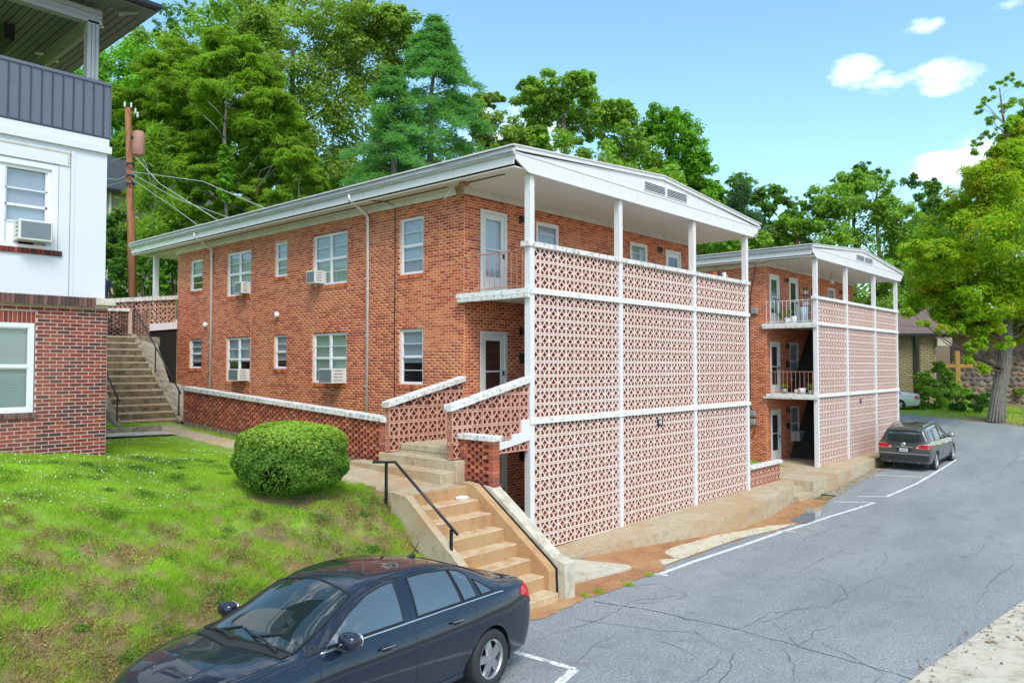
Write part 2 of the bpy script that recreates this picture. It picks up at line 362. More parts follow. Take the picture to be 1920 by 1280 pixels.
def link(name, me, mat, parent=None, smooth=False):
    me.materials.clear(); me.materials.append(MAT[mat])
    if smooth: me.polygons.foreach_set('use_smooth', [True]*len(me.polygons))
    o = bpy.data.objects.new(name, me); COL.objects.link(o)
    if parent: o.parent = parent
    return o
def inst(name, me, parent, loc=(0, 0, 0), rz=0):
    o = bpy.data.objects.new(name, me); COL.objects.link(o); o.parent = parent; o.location = loc; o.rotation_euler = (0, 0, rz); return o
def tag(o, label, cat, group=None):
    o['label'] = label; o['category'] = cat
    if group: o['group'] = group
    return o
def thing(name, label, cat, loc=(0, 0, 0), rz=0, group=None):
    o = bpy.data.objects.new(name, None); COL.objects.link(o); o.location = loc; o.rotation_euler = (0, 0, rz)
    return tag(o, label, cat, group)
def struct(o): o['kind'] = 'structure'; return o
def stuff(o): o['kind'] = 'stuff'; return o
def copy_tree(o, parent=None):
    c = o.copy(); COL.objects.link(c); c.parent = parent
    for ch in list(o.children): copy_tree(ch, c)
    return c
def npmesh(name, V, Fq, mat, parent=None, smooth=False):
    me = bpy.data.meshes.new(name); k = Fq.shape[1]
    me.vertices.add(len(V)); me.vertices.foreach_set('co', np.ascontiguousarray(V, dtype=np.float32).ravel())
    me.loops.add(Fq.size); me.loops.foreach_set('vertex_index', Fq.astype(np.int32).ravel())
    me.polygons.add(len(Fq)); me.polygons.foreach_set('loop_start', np.arange(0, Fq.size, k, dtype=np.int32))
    me.polygons.foreach_set('loop_total', np.full(len(Fq), k, dtype=np.int32)); me.update(calc_edges=True)
    return link(name, me, mat, parent, smooth)
# ------------------------------------------------------------ terrain
_zx = np.array([-60, -30, -12, -8, -6, -2, 0, 4, 8, 12, 16, 20, 24, 28, 32, 36, 40, 46, 60, 120, 300.])
_zz = np.array([-1.2, -1.7, -2.38, -2.53, -2.63, -2.82, -2.93, -3.1, -3.26, -3.28, -3.23, -3.15, -3.07, -2.92, -2.6, -2.2, -1.85, -1.75, -1.6, -.5, 2.])
def z0(x):
    x = np.asarray(x, float); return (np.interp(x-.7, _zx, _zz)+np.interp(x, _zx, _zz)*2+np.interp(x+.7, _zx, _zz))/4
def sst(a): a = np.clip(a, 0, 1); return a*a*(3-2*a)
def G(X, Y):
    X = np.asarray(X, float); Y = np.asarray(Y, float)
    s = z0(X)-.012
    # yard left of the first building: lawn on top, bank down to the street
    top = -1.105+.045*np.clip(Y, 0, 12)+.115*np.clip(-3.7-X, 0, 12)*(1-.85*sst((Y-6)/3.2))
    top = np.where(Y > 11, top+(Y-11)*.22*sst((Y-11)/2), top)
    top = np.minimum(top, 3.2+.1*(Y-20))
    k = sst((Y+2.75)/3.5); k2 = 1-(1-np.clip((Y+2.75)/6.2, 0, 1))**1.8; q_ = sst((-4.3-X)/3.2); k = k*(1-q_)+k2*q_; yard = s+(top-s)*k
    back = np.where(Y > 17, -1+(np.clip(Y, 17, 60)-17)*.17, -1.)       # hill behind the buildings
    gap = -2.75+np.clip(Y-2, 0, 15)*.16
    inner = np.where(Y > -1.0, -3.6, s)
    wl = sst((-1.9-X)/.3)
    mid = np.where((X > 10.9) & (X < 17.2) & (Y > 1.2), gap, inner)
    z = np.where(X < -1.7, wl*yard+(1-wl)*np.minimum(yard, -3.3), mid)
    z = np.where((X > -1.7) & (Y > 17.5), np.maximum(back, mid), z)
    zr = s-.02+np.clip(Y-4, 0, 60)*.02+.07*sst((X-(36.4+(Y+3.7)*.43))/.4)
    z = np.where(X > 28.6, zr, z)
    stp = (X > -3.9) & (X < -2.0) & (Y > -2.85) & (Y < -.05); z = np.where(stp, np.minimum(z, -1.55+.78*(Y+.4)-.3), z)
    z = np.where((X > -3.2) & (X < -1.8) & (Y > -.1) & (Y < 2.9), -1.6, z)
    hill = np.clip((np.hypot(X-20, Y-10)-70)/120, 0, 1)*10
    return z+np.where(Y > 0, hill, 0)
def hit(u, v, f=None):
    d = dirn(u, v); t = 2.
    fn = f or (lambda x, y: z0(x))
    lo = 1.
    for t in np.arange(2, 160, .1):
        q = CAM+d*t
        if q[2] < fn(q[0], q[1]): break
    return CAM+d*(t-.05)
def heightgrid(name, xs, ys, fn, mat, parent=None, keep=None):
    X, Y = np.meshgrid(xs, ys, indexing='ij'); Z = fn(X, Y)
    V = np.stack([X, Y, Z], -1).reshape(-1, 3); n, m_ = len(xs), len(ys)
    i, j = np.meshgrid(np.arange(n-1), np.arange(m_-1), indexing='ij'); a = (i*m_+j).ravel()
    Fq = np.stack([a, a+m_, a+m_+1, a+1], 1)
    return npmesh(name, V, Fq, mat, parent, True)
xs = np.concatenate([np.linspace(-260, -40, 12), np.linspace(-38, -16, 12), np.arange(-15, 12, .22), np.arange(12.2, 50, .6), np.linspace(52, 400, 24)])
ys = np.concatenate([np.linspace(-200, -20, 12), np.linspace(-18, -9, 8), np.arange(-8.5, 18, .22), np.arange(18.5, 50, 1.2), np.linspace(54, 400, 24)])
def Gn(X, Y):
    z = G(X, Y); r = .022*(np.sin(X*5.1+np.sin(Y*3.3)*2)+np.sin(Y*6.7+X*2.1)+np.sin(X*11+Y*9)*.6)
    m_ = (X < -2) & (Y > -2.6) & (Y < 9); return z+np.where(m_, r*np.where(Y < 1.2, 1.3, .5), 0)
ground = struct(heightgrid('ground', xs, ys, Gn, 'turf_soil'))

# street: strip along the fronts, then a widening that turns left behind the second building
def edgeY(x): return np.interp(x, [-14, -6, -4.6, -3.2, -2., -.8, 1.3, 3.2, 5.5, 9.2, 13, 17, 20, 24, 28.4], [-2.9, -2.75, -2.9, -2.85, -2.7, -2.6, -2.35, -2.2, -2.05, -2.25, -1.6, -1.15, -.95, -.8, -.7])
def kerbY(x): return np.interp(x, [-60, -1.4, 4.8, 20, 60], [-6.4, -7.88, -8.26, -9.35, -12])
def strip(name, xs, ya, yb, dz, mat, parent=None, n=2, fz=None):
    V = []; F_ = []
    for x in xs:
        a, b = ya(x), yb(x)
        for k in range(n+1):
            y = a+(b-a)*k/n; V.append((x, y, (fz(x, y) if fz else z0(x))+dz))
    m_ = n+1
    for i in range(len(xs)-1):
        for k in range(n): F_.append((i*m_+k, (i+1)*m_+k, (i+1)*m_+k+1, i*m_+k+1))
    return npmesh(name, np.array(V, float), np.array(F_), mat, parent)
P1 = hit(1684, 766); P2 = hit(1920, 799)
print('verge', P1, P2)
def vergeX(y): return P2[0]+(P1[0]-P2[0])*(y-P2[1])/(P1[1]-P2[1])
street = struct(strip('street', np.arange(-60, 28.6, .25), kerbY, edgeY, .012, 'asphalt', n=24))
V = []; ys2 = np.arange(-9.9, 60, .5); nx = 22
for y in ys2:
    xv = max(28.6, min(vergeX(y), 60))+.12*math.sin(y*1.7)
    for k in range(nx+1):
        x = 28.35+(xv-28.35)*k/nx; V.append((x, y, float(z0(x))+.012+max(0, y-4)*.02))
m_ = nx+1
Fq = np.array([(i*m_+k, i*m_+k+1, (i+1)*m_+k+1, (i+1)*m_+k) for i in range(len(ys2)-1) for k in range(nx)])
struct(npmesh('side_street', np.array(V), Fq, 'asphalt'))
# concrete kerb apron on the near side (bottom right)
ka = MB()
kx = np.arange(-40, 27, 1.5)
for i in range(len(kx)-1):
    a, b = kx[i]+.006, kx[i+1]-.006
    ya, yb = kerbY(a), kerbY(b); za, zb = float(z0(a)), float(z0(b))
    ka.add([(a, ya, za-.1), (b, yb, zb-.1), (b, yb-2.6, zb-.1), (a, ya-2.6, za-.1), (a, ya, za+.03), (b, yb, zb+.03), (b, yb-2.6, zb+.2), (a, ya-2.6, za+.2)],
           [(0, 3, 2, 1), (4, 5, 6, 7), (0, 1, 5, 4), (1, 2, 6, 5), (2, 3, 7, 6), (3, 0, 4, 7)])
apron = struct(ka.build('kerb_apron', 'concrete_pale'))
# painted lines: widths in metres, along XY polylines
def ribbon(name, pts, w, mat, dz, parent, jitter=0, fz=None):
    P = []
    for a, b in zip(pts[:-1], pts[1:]):
        n = max(1, int(math.hypot(b[0]-a[0], b[1]-a[1])/.12))
        P += [(a[0]+(b[0]-a[0])*i/n, a[1]+(b[1]-a[1])*i/n) for i in range(n)]
    P.append(pts[-1]); V = []
    ws = w if callable(w) else (lambda t: w)
    for i, q in enumerate(P):
        a = P[max(0, i-1)]; b = P[min(len(P)-1, i+1)]; d = np.array([b[0]-a[0], b[1]-a[1]]); d /= np.linalg.norm(d)+1e-9; nrm = np.array([-d[1], d[0]])
        ww = ws(i/len(P))*(1+jitter*random.uniform(-1, 1))/2
        for s in (-1, 1):
            x, y = q[0]+nrm[0]*ww*s, q[1]+nrm[1]*ww*s
            V.append((x, y, float(z0(x))+dz if fz is None else fz(x, y)+dz))
    Fq = np.array([(2*i, 2*i+1, 2*i+3, 2*i+2) for i in range(len(P)-1)])
    return npmesh(name, np.array(V), Fq, mat, parent)
h2 = lambda u, v: tuple(hit(u, v)[:2])
LN = [([h2(1232, 1080), h2(1300, 1054), h2(1400, 1020), h2(1470, 996), h2(1560, 968), h2(1640, 942)], .11),
      ([h2(1228, 1077), h2(1252, 1079)], .12), ([h2(1436, 995), h2(1492, 997)], .09), ([h2(1565, 941), h2(1636, 943)], .09),
      ([h2(1610, 931), h2(1662, 932), h2(1720, 906), h2(1792, 862)], .11), ([h2(1640, 891), h2(1732, 894)], .09),
      ([h2(960, 1222), h2(1078, 1256)], .115), ([h2(1078, 1256), (-9.5, h2(1078, 1256)[1]-1.45)], .115)]
for pts, w in LN: ribbon('painted_line', pts, w, 'line_paint', .017, street, .12)
# cracks
def crack(pts, w=.018):
    w *= .72
    P = [h2(*q) for q in pts]; Q = []
    for a, b in zip(P[:-1], P[1:]):
        n = max(2, int(math.hypot(b[0]-a[0], b[1]-a[1])/.16))
        for i in range(n):
            t = i/n; Q.append((a[0]+(b[0]-a[0])*t+random.gauss(0, .022), a[1]+(b[1]-a[1])*t+random.gauss(0, .022)))
    Q.append(P[-1]); ribbon('crack', Q, w, 'crack', .0165, street, .7)
for pts, w in [([(1110, 1128), (1200, 1142), (1270, 1155), (1350, 1172), (1430, 1193), (1510, 1216), (1620, 1246), (1740, 1282)], .035),
               ([(990, 1205), (1060, 1182), (1130, 1163), (1190, 1130), (1290, 1115)], .012), ([(1150, 1100), (1240, 1095), (1290, 1118), (1250, 1128), (1190, 1132)], .012),
               ([(1075, 1160), (1160, 1172), (1240, 1182), (1320, 1190)], .012), ([(1300, 1182), (1340, 1210), (1372, 1228), (1370, 1262), (1345, 1285)], .012),
               ([(1295, 1282), (1330, 1258), (1350, 1240)], .012), ([(1380, 1180), (1460, 1160), (1500, 1140)], .012), ([(1400, 1176), (1445, 1150), (1560, 1135), (1590, 1120), (1580, 1100), (1540, 1085)], .012),
               ([(1455, 1170), (1500, 1212), (1520, 1190), (1560, 1175)], .012), ([(1470, 1215), (1490, 1250), (1480, 1285)], .012),
               ([(1490, 1030), (1510, 1010), (1560, 992), (1590, 985)], .012), ([(1495, 1075), (1540, 1050), (1590, 1030)], .012), ([(1640, 1070), (1665, 1050), (1660, 1035)], .012),
               ([(1380, 1048), (1440, 1052), (1490, 1062)], .01), ([(1800, 1048), (1840, 1035), (1845, 1020)], .012), ([(1720, 1282), (1735, 1262), (1720, 1240)], .012),
               ([(1560, 1130), (1620, 1095), (1660, 1080)], .01), ([(1730, 800), (1745, 785), (1755, 778)], .03), ([(1780, 905), (1860, 915), (1925, 920)], .012), ([(1800, 880), (1830, 895), (1845, 905)], .014), ([(1880, 880), (1905, 860), (1910, 840)], .014),
               ([(1830, 1130), (1870, 1080), (1900, 1060)], .012), ([(1545, 1210), (1600, 1232), (1655, 1265), (1640, 1282)], .012), ([(1150, 1192), (1110, 1215), (1080, 1245)], .01), ([(1240, 1202), (1290, 1222), (1330, 1246)], .01)]:
    crack(pts, w)
# clay washed over the gutter, pale concrete gutter patch, puddles
n1 = lambda x, s, a: a*(math.sin(x*3.1+s)+.6*math.sin(x*7.3+2*s)+.4*math.sin(x*15+s*3))
clayo = strip('clay_wash', np.arange(-5.6, 13.2, .1), lambda x: edgeY(x)+(-.16 if x < 1.2 else -.05)+n1(x, 1, .03), lambda x: np.interp(x, [-6, -2.4, -1.6, 2, 5, 9, 13.2], [-2.0, -2.0, -1.5, -.55, -.8, -1., -.9]), .02, 'clay_mud', n=3); struct(clayo)
gp = strip('gutter_patch', np.arange(1.6, 8.9, .1), lambda x: edgeY(x)-.02, lambda x: edgeY(x)+np.interp(x, [1.6, 1.9, 2.3, 2.6, 3.2, 4.5, 6.5, 8, 8.9], [.05, .28, .12, .55, .66, .62, .5, .35, .0])+n1(x, 3, .02), .026, 'gutter_concrete', clayo, n=2)
strip('damp_patch', np.arange(9.0, 11.4, .1), lambda x: edgeY(x)-.25+n1(x, 5, .03), lambda x: edgeY(x)+.28+n1(x, 4, .05), .027, 'puddle', clayo, n=1)
gq = strip('broken_gutter', np.arange(14.2, 21.5, .2), lambda x: edgeY(x)-.08+n1(x, 2, .04), lambda x: edgeY(x)+.75, .022, 'concrete_grey', n=2); struct(gq)
# leaves and bits on the clay
lt = MB()
for i in range(260):
    x = random.uniform(-3, 12); y = random.uniform(edgeY(x)-.1, edgeY(x)+.9); s = random.uniform(.01, .035); a = random.uniform(0, 6)
    if x < 0 and random.random() < .5: x = random.uniform(-2.2, -.9); y = random.uniform(-2.75, -2.35)
    z = float(z0(x))+.024+random.uniform(0, .01)
    if x > 1.6: z += .008
    lt.add([(x+s*math.cos(a), y+s*math.sin(a), z), (x+s*.5*math.cos(a+2), y+s*.5*math.sin(a+2), z+.012), (x-s*math.cos(a), y-s*math.sin(a), z+.003), (x+s*.4*math.cos(a-2), y+s*.4*math.sin(a-2), z)], [(0, 1, 2, 3)])
for i in range(110):
    x = random.uniform(-2, 6); y = kerbY(x)-abs(random.gauss(0, .35))+.12*(random.random() < .4); s = random.uniform(.012, .05); a = random.uniform(0, 6); z = float(z0(x))+.04+max(0, (kerbY(x)-y))*.068
    lt.add([(x+s*math.cos(a), y+s*math.sin(a), z), (x+s*.5*math.cos(a+2), y+s*.5*math.sin(a+2), z+.02), (x-s*math.cos(a), y-s*math.sin(a), z+.003), (x+s*.4*math.cos(a-2), y+s*.4*math.sin(a-2), z)], [(0, 1, 2, 3)])
stuff(tag(lt.build('leaf_litter', 'sediment', fix=False), 'small brown leaves and crumbs scattered along the gutter and the near kerb', 'leaf litter'))

# ------------------------------------------------------------ garden path and walks
def pathz(x, y): return float(G(x, y))
PW = [(-3.75, -.55), (-3.65, 1.5), (-3.5, 4), (-3.35, 6.5), (-3.3, 9), (-3.35, 11.6)]
pts = [(y, x) for x, y in PW]
def pathsheet():
    V = []; ysx = np.concatenate([[-.445], np.arange(-.3, 11.7, .2)]); k = 5
    for y in ysx:
        a = np.interp(y, [p_[0] for p_ in pts], [p_[1] for p_ in pts]); b = np.interp(y, [-.5, .5, 2, 3, 10, 11.7], [-2.25, -2.25, -2.3, -2.55, -2.55, -2.15])
        V.append((a-.01, y, -1.3+.045*max(0, min(y, 12))))
        for i in range(k+1):
            x = a+(b-a)*i/k; V.append((x, y, -1.076+.045*max(0, min(y, 12))))
        V.append((b+.01, y, -1.3+.045*max(0, min(y, 12))))
    k += 2; m_ = k+1
    return npmesh('garden_path', np.array(V), np.array([(i*m_+j, i*m_+j+1, (i+1)*m_+j+1, (i+1)*m_+j) for i in range(len(ysx)-1) for j in range(k)]), 'concrete')
gpth = struct(pathsheet())
b2 = MB(); zz = -.63
b2.add([(-3.32, 9.3, -.645), (-3.32, 10.1, -.61), (-6.9, 10.1, -.53), (-6.9, 9.3, -.56)], [(0, 1, 2, 3)])
struct(b2.build('side_path', 'concrete_pale', fix=False))
k = MB().obox((-3.3, 10.15, 0), (-1, 0.0, 0), (0, 1, 0), 0, 3.7, 0, .14, -.9, -.47)
tag(k.build('path_kerb', 'concrete_grey'), 'low concrete kerb beside the small grass patch at the foot of the back stairs', 'kerb')

# ------------------------------------------------------------ brick and breeze-block builders
_bricks = {}
def brickmesh(l, h=.0562, d=.022):
    k = (round(l, 3), round(h, 3), round(d, 3))
    if k not in _bricks:
        c = .0015
        mb = MB(); mb.add([(0, 0, 0), (l, 0, 0), (l, 0, h), (0, 0, h), (c, d, c), (l-c, d, c), (l-c, d, h-c), (c, d, h-c)], [(4, 7, 6, 5), (0, 4, 5, 1), (1, 5, 6, 2), (2, 6, 7, 3), (3, 7, 4, 0)])
        _bricks[k] = mb.mesh('brick')
    return _bricks[k]
def brick_wall(parent, O, U, N, length, za, zb, holes, mat, mortar, nind=0, focus=None, pitch=.2128, course=.0677, joint=.0115, reveal=.1, name='wall'):
    """mortar sheet set back, bricks standing 9 mm proud; nearest nind bricks are objects of their own. returns the wall part"""
    O = np.array(O, float); U = np.array(U, float); N = np.array(N, float); Z = np.array([0, 0, 1.])
    us = sorted({0, length}|{h for q in holes for h in q[:2] if 0 < h < length}); zs = sorted({za, zb}|{h for q in holes for h in q[2:4] if za < h < zb})
    mb = MB()
    for a, b in zip(us[:-1], us[1:]):
        for c, d in zip(zs[:-1], zs[1:]):
            if any(q[0] <= (a+b)/2 <= q[1] and q[2] <= (c+d)/2 <= q[3] for q in holes): continue
            P = [O+U*x+Z*z-N*.003 for x, z in ((a, c), (b, c), (b, d), (a, d))]; mb.add(P, [(0, 1, 2, 3)])
    for q in holes:                                   # reveals
        u0, u1, c, d = q[:4]
        for (p_, r_) in (((u0, c), (u0, d)), ((u0, d), (u1, d)), ((u1, d), (u1, c)), ((u1, c), (u0, c))):
            P = [O+U*p_[0]+Z*p_[1]-N*.004, O+U*r_[0]+Z*r_[1]-N*.004, O+U*r_[0]+Z*r_[1]-N*(reveal+.02), O+U*p_[0]+Z*p_[1]-N*(reveal+.02)]; mb.add(P, [(0, 1, 2, 3)])
    wall = mb.build(name, mortar, parent, fix=False)
    items = []; nc = int(math.ceil((zb-za)/course)); eps = .004
    for r in range(nc):
        z = za+r*course; h = course-joint
        if z+h > zb: h = zb-z-.002
        if h < .02: continue
        x = -pitch/2 if r % 2 else 0.0
        while x < length:
            a, b = max(x, 0)+(joint/2), min(x+pitch, length)-(joint/2); x += pitch
            segs = [(a, b)]
            for q in holes:
                if q[2]-.001 < z+h/2 < q[3]+.001:
                    ns = []
                    for s, e in segs:
                        if e <= q[0] or s >= q[1]: ns.append((s, e)); continue
                        if s < q[0]: ns.append((s, q[0]))
                        if e > q[1]: ns.append((q[1], e))
                    segs = ns
            for s, e in segs:
                if e-s > .03: items.append((s, z, e-s, h))
    f = np.array(focus if focus is not None else O, float)
    items.sort(key=lambda q: np.sum((O+U*q[0]+Z*q[1]-f)**2))
    ang = math.atan2(U[1], U[0]); flip = np.cross(Z, U)@N < 0     # mesh normal is +y after rotation when Z x U = N
    for s, z, l, h in items[:nind]:
        me = brickmesh(round(l*200)/200, round(h*500)/500)
        if not me.materials: me.materials.append(MAT[mat])
        if me.materials[0] != MAT[mat]:
            key = (me.name, mat)
            if key not in _bricks: m2 = me.copy(); m2.materials.clear(); m2.materials.append(MAT[mat]); _bricks[key] = m2
            me = _bricks[key]
        pr = random.uniform(0, .002)
        if flip: p_ = O+U*(s+l)+Z*z-N*(.022-pr); inst('brick', me, wall, p_, ang+math.pi)
        else: inst('brick', me, wall, O+U*s+Z*z-N*(.022-pr), ang)
    rest = items[nind:]
    if rest:
        A = np.array(rest); n = len(A); c = .0015
        s, z, l, h = A.T; pr = rng.uniform(0, .0012, n)
        def P(uu, zz_, nn_): return O+uu[:, None]*U+zz_[:, None]*Z+nn_[:, None]*N
        o_ = -.02+0*s
        V = np.stack([P(s, z, o_), P(s+l, z, o_), P(s+l, z+h, o_), P(s, z+h, o_), P(s+c, z+c, pr), P(s+l-c, z+c, pr), P(s+l-c, z+h-c, pr), P(s+c, z+h-c, pr)], 1).reshape(-1, 3)
        f0 = np.array([(4, 5, 6, 7), (0, 1, 5, 4), (1, 2, 6, 5), (2, 3, 7, 6), (3, 0, 4, 7)]) if not flip else np.array([(4, 7, 6, 5), (0, 4, 5, 1), (1, 5, 6, 2), (2, 6, 7, 3), (3, 7, 4, 0)])
        Fq = (f0[None]+8*np.arange(n)[:, None, None]).reshape(-1, 4)
        stuff(npmesh('brickwork', V, Fq, mat, wall))
    return wall
PB = .3048
def block_geo(s=PB-.009, d=.14, nseg=5, back=False):
    a = s/2; b = a*.82; r1 = b*.81; r2 = b*1.03; t0 = math.acos(b/r2)
    V = []; Fs = []
    def q(*pts):
        k = len(V); V.extend(pts); Fs.append(tuple(range(k, k+len(pts))))
    y0, y1, ya = 0.0, d, .004       # front at y=0, back at y=d
    for (sx, sz, tx, tz) in ((-1, -1, 1, -1), (1, -1, 1, 1), (1, 1, -1, 1), (-1, 1, -1, -1)):
        q((sx*a, y0, sz*a), (tx*a, y0, tz*a), (tx*b, y0, tz*b), (sx*b, y0, sz*b))
        q((sx*a, y0, sz*a), (sx*a, y1, sz*a), (tx*a, y1, tz*a), (tx*a, y0, tz*a))
        q((sx*b, y0, sz*b), (tx*b, y0, tz*b), (tx*b, y1, tz*b), (sx*b, y1, sz*b))
        if back: q((sx*a, y1, sz*a), (sx*b, y1, sz*b), (tx*b, y1, tz*b), (tx*a, y1, tz*a))
    for cx, cz in ((-1, -1), (1, -1), (1, 1), (-1, 1)):
        fl = cx*cz > 0
        def qq(*pts): q(*(pts if fl else pts[::-1]))
        P_ = [((cx*b-cx*math.cos(math.pi/2*k/nseg)*r1, cz*b-cz*math.sin(math.pi/2*k/nseg)*r1), (cx*b-cx*math.cos(t0+(math.pi/2-2*t0)*k/nseg)*r2, cz*b-cz*math.sin(t0+(math.pi/2-2*t0)*k/nseg)*r2)) for k in range(nseg+1)]
        P_ = [(P_[0][0], (0, cz*b)), (P_[0][0], P_[0][1])]+P_[1:]+[(P_[-1][0], (cx*b, 0))]
        for m1, ((i0, o0), (i1, o1)) in enumerate(zip(P_[:-1], P_[1:])):
            if i0 == i1: qq((i0[0], ya, i0[1]), (o0[0], ya, o0[1]), (o1[0], ya, o1[1]))
            else: qq((i0[0], ya, i0[1]), (o0[0], ya, o0[1]), (o1[0], ya, o1[1]), (i1[0], ya, i1[1]))
            if 0 < m1 < len(P_)-2: qq((o0[0], ya, o0[1]), (o0[0], y1, o0[1]), (o1[0], y1, o1[1]), (o1[0], ya, o1[1]))
            if i0 != i1: qq((i0[0], ya, i0[1]), (i1[0], ya, i1[1]), (i1[0], y1, i1[1]), (i0[0], y1, i0[1]))
            if back: qq((i0[0], y1, i0[1]), (i1[0], y1, i1[1]), (o1[0], y1, o1[1]), (o0[0], y1, o0[1]))
    return np.array(V, float), Fs
_bv, _bf = block_geo()
_bvl, _bfl = block_geo(nseg=3)
_bvb, _bfb = block_geo(back=True)
def block_mesh(mat, back=False):
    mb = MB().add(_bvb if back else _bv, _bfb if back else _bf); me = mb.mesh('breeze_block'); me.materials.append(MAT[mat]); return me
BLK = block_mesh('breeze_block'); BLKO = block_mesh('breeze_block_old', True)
def blocks_joined(name, cents, mat, parent, low=False, rz=0.0):
    bv, bf = (_bvl, _bfl) if low else (_bv, _bf)
    C_ = np.array(cents); V = (bv[None]+C_[:, None]).reshape(-1, 3)
    tr = []
    for f in bf:
        for k in range(1, len(f)-1): tr.append((f[0], f[k], f[k+1]))
    Fq = (np.array(tr)[None]+len(bv)*np.arange(len(C_))[:, None, None]).reshape(-1, 3)
    return stuff(npmesh(name, V, Fq, mat, parent))
# ------------------------------------------------------------ windows, doors, small fittings
def pt(O, U, N, u, n, z): return np.array(O, float)+np.array(U, float)*u+np.array(N, float)*n+np.array([0, 0, z])
def sheet(O, U, N, a, b, n, c, d): return MB().add([pt(O, U, N, a, n, c), pt(O, U, N, b, n, c), pt(O, U, N, b, n, d), pt(O, U, N, a, n, d)], [(0, 1, 2, 3)])
def sill_bricks(par, O, U, N, u0, u1, z, mat, h=.1, proud=.02, w=.062):
    n = max(1, int(round((u1-u0)/(w+.008)))); p_ = (u1-u0)/n; s = MB()
    sill = None
    for i in range(n):
        mb = MB().obox(O, U, N, u0+i*p_+.004, u0+(i+1)*p_-.004, -.08, proud+random.uniform(0, .004), z-h, z)
        s.v += []; k = len(s.v); s.v += mb.v; s.f += [tuple(k+j for j in f) for f in mb.f]
    return s.build('sill', mat, par)
def window(par, O, U, N, u0, u1, za, zb, dbl=False, cover='blind', sill='brick_orange', glassm='pane_glass', lights=2, fw=.045, rec=.035, split=None, coverfrac=1., dark2=True, outer='white_frame'):
    fr = MB(); g = lambda a, b, c, d, n0, n1: fr.obox(O, U, N, a, b, n0, n1, c, d)
    n1 = -rec; n0 = -rec-.055
    g(u0, u0+fw, za, zb, n0, n1); g(u1-fw, u1, za, zb, n0, n1); g(u0+fw, u1-fw, zb-fw, zb, n0, n1); g(u0+fw, u1-fw, za, za+fw, n0, n1+.01)
    bays = [(u0+fw, u1-fw)]
    if dbl:
        mid = (u0+u1)/2; g(mid-.03, mid+.03, za+fw, zb-fw, n0, n1); bays = [(u0+fw, mid-.03), (mid+.03, u1-fw)]
    zs = split if split else (za+zb)/2
    for a, b in bays:
        g(a, b, zs-.02, zs+.02, n0+.004, n1-.008)
        for (c, d, off) in ((za+fw, zs-.02, 0.012), (zs+.02, zb-fw, 0)):
            st = .022
            g(a, a+st, c, d, n0+.004, n1-.012-off); g(b-st, b, c, d, n0+.004, n1-.012-off)
            g(a+st, b-st, c, c+st, n0+.004, n1-.012-off); g(a+st, b-st, d-st, d, n0+.004, n1-.012-off)
            for k in range(1, lights):
                zm = c+(d-c)*k/lights; g(a+st, b-st, zm-.009, zm+.009, n0+.006, n1-.014-off)
    w = fr.build('window', outer, par)
    for a, b in bays:
        for c, d in ((za+fw, zs-.02), (zs+.02, zb-fw)):
            sheet(O, U, N, a+.02, b-.02, n0+.014, c+.02, d-.02).build('pane', glassm, w, fix=False)
    # what is behind: blind then dark room
    bl = MB()
    zlow = zb-(zb-za)*coverfrac
    if cover:
        ns = int((zb-zlow)/.05); 
        if 'blind' in cover:
            for k in range(ns):
                z = zb-.03-k*.05
                P = [pt(O, U, N, u0+fw*.8, n0-.02, z), pt(O, U, N, u1-fw*.8, n0-.02, z), pt(O, U, N, u1-fw*.8, n0-.034, z-.049), pt(O, U, N, u0+fw*.8, n0-.034, z-.049)]
                bl.add(P, [(0, 1, 2, 3)])
        else:
            m_ = 14
            for k in range(m_):
                a = u0+fw+(u1-u0-2*fw)*k/m_; b = u0+fw+(u1-u0-2*fw)*(k+1)/m_; q0, q1 = (n0-.02, n0-.05)[::(1 if k % 2 else -1)]
                bl.add([pt(O, U, N, a, q0, zlow), pt(O, U, N, b, q1, zlow), pt(O, U, N, b, q1, zb), pt(O, U, N, a, q0, zb)], [(0, 1, 2, 3)])
        bl.build('blind' if 'blind' in cover else 'curtain', cover, w, fix=False)
    rm = MB().obox(O, U, N, u0-.02, u1+.02, n0-.5, n0-.06, za-.05, zb+.05)
    rm.f = [f for i, f in enumerate(rm.f) if i != 4]
    rm2 = MB(); rm2.v = rm.v; rm2.f = [f for i, f in enumerate(MB().obox(O, U, N, 0, 1, 0, 1, 0, 1).f)]
    # drop the face that looks outward
    rm2.f = [f for f in rm2.f if not all(abs(np.dot(np.array(rm2.v[i])-pt(O, U, N, u0, n0-.06, za), N)) < 1e-4 for i in f)]
    rm2.build('room', 'interior_dark', w, fix=False)
    if sill: sill_bricks(par, O, U, N, u0-.04, u1+.04, za-.004, sill)
    return w
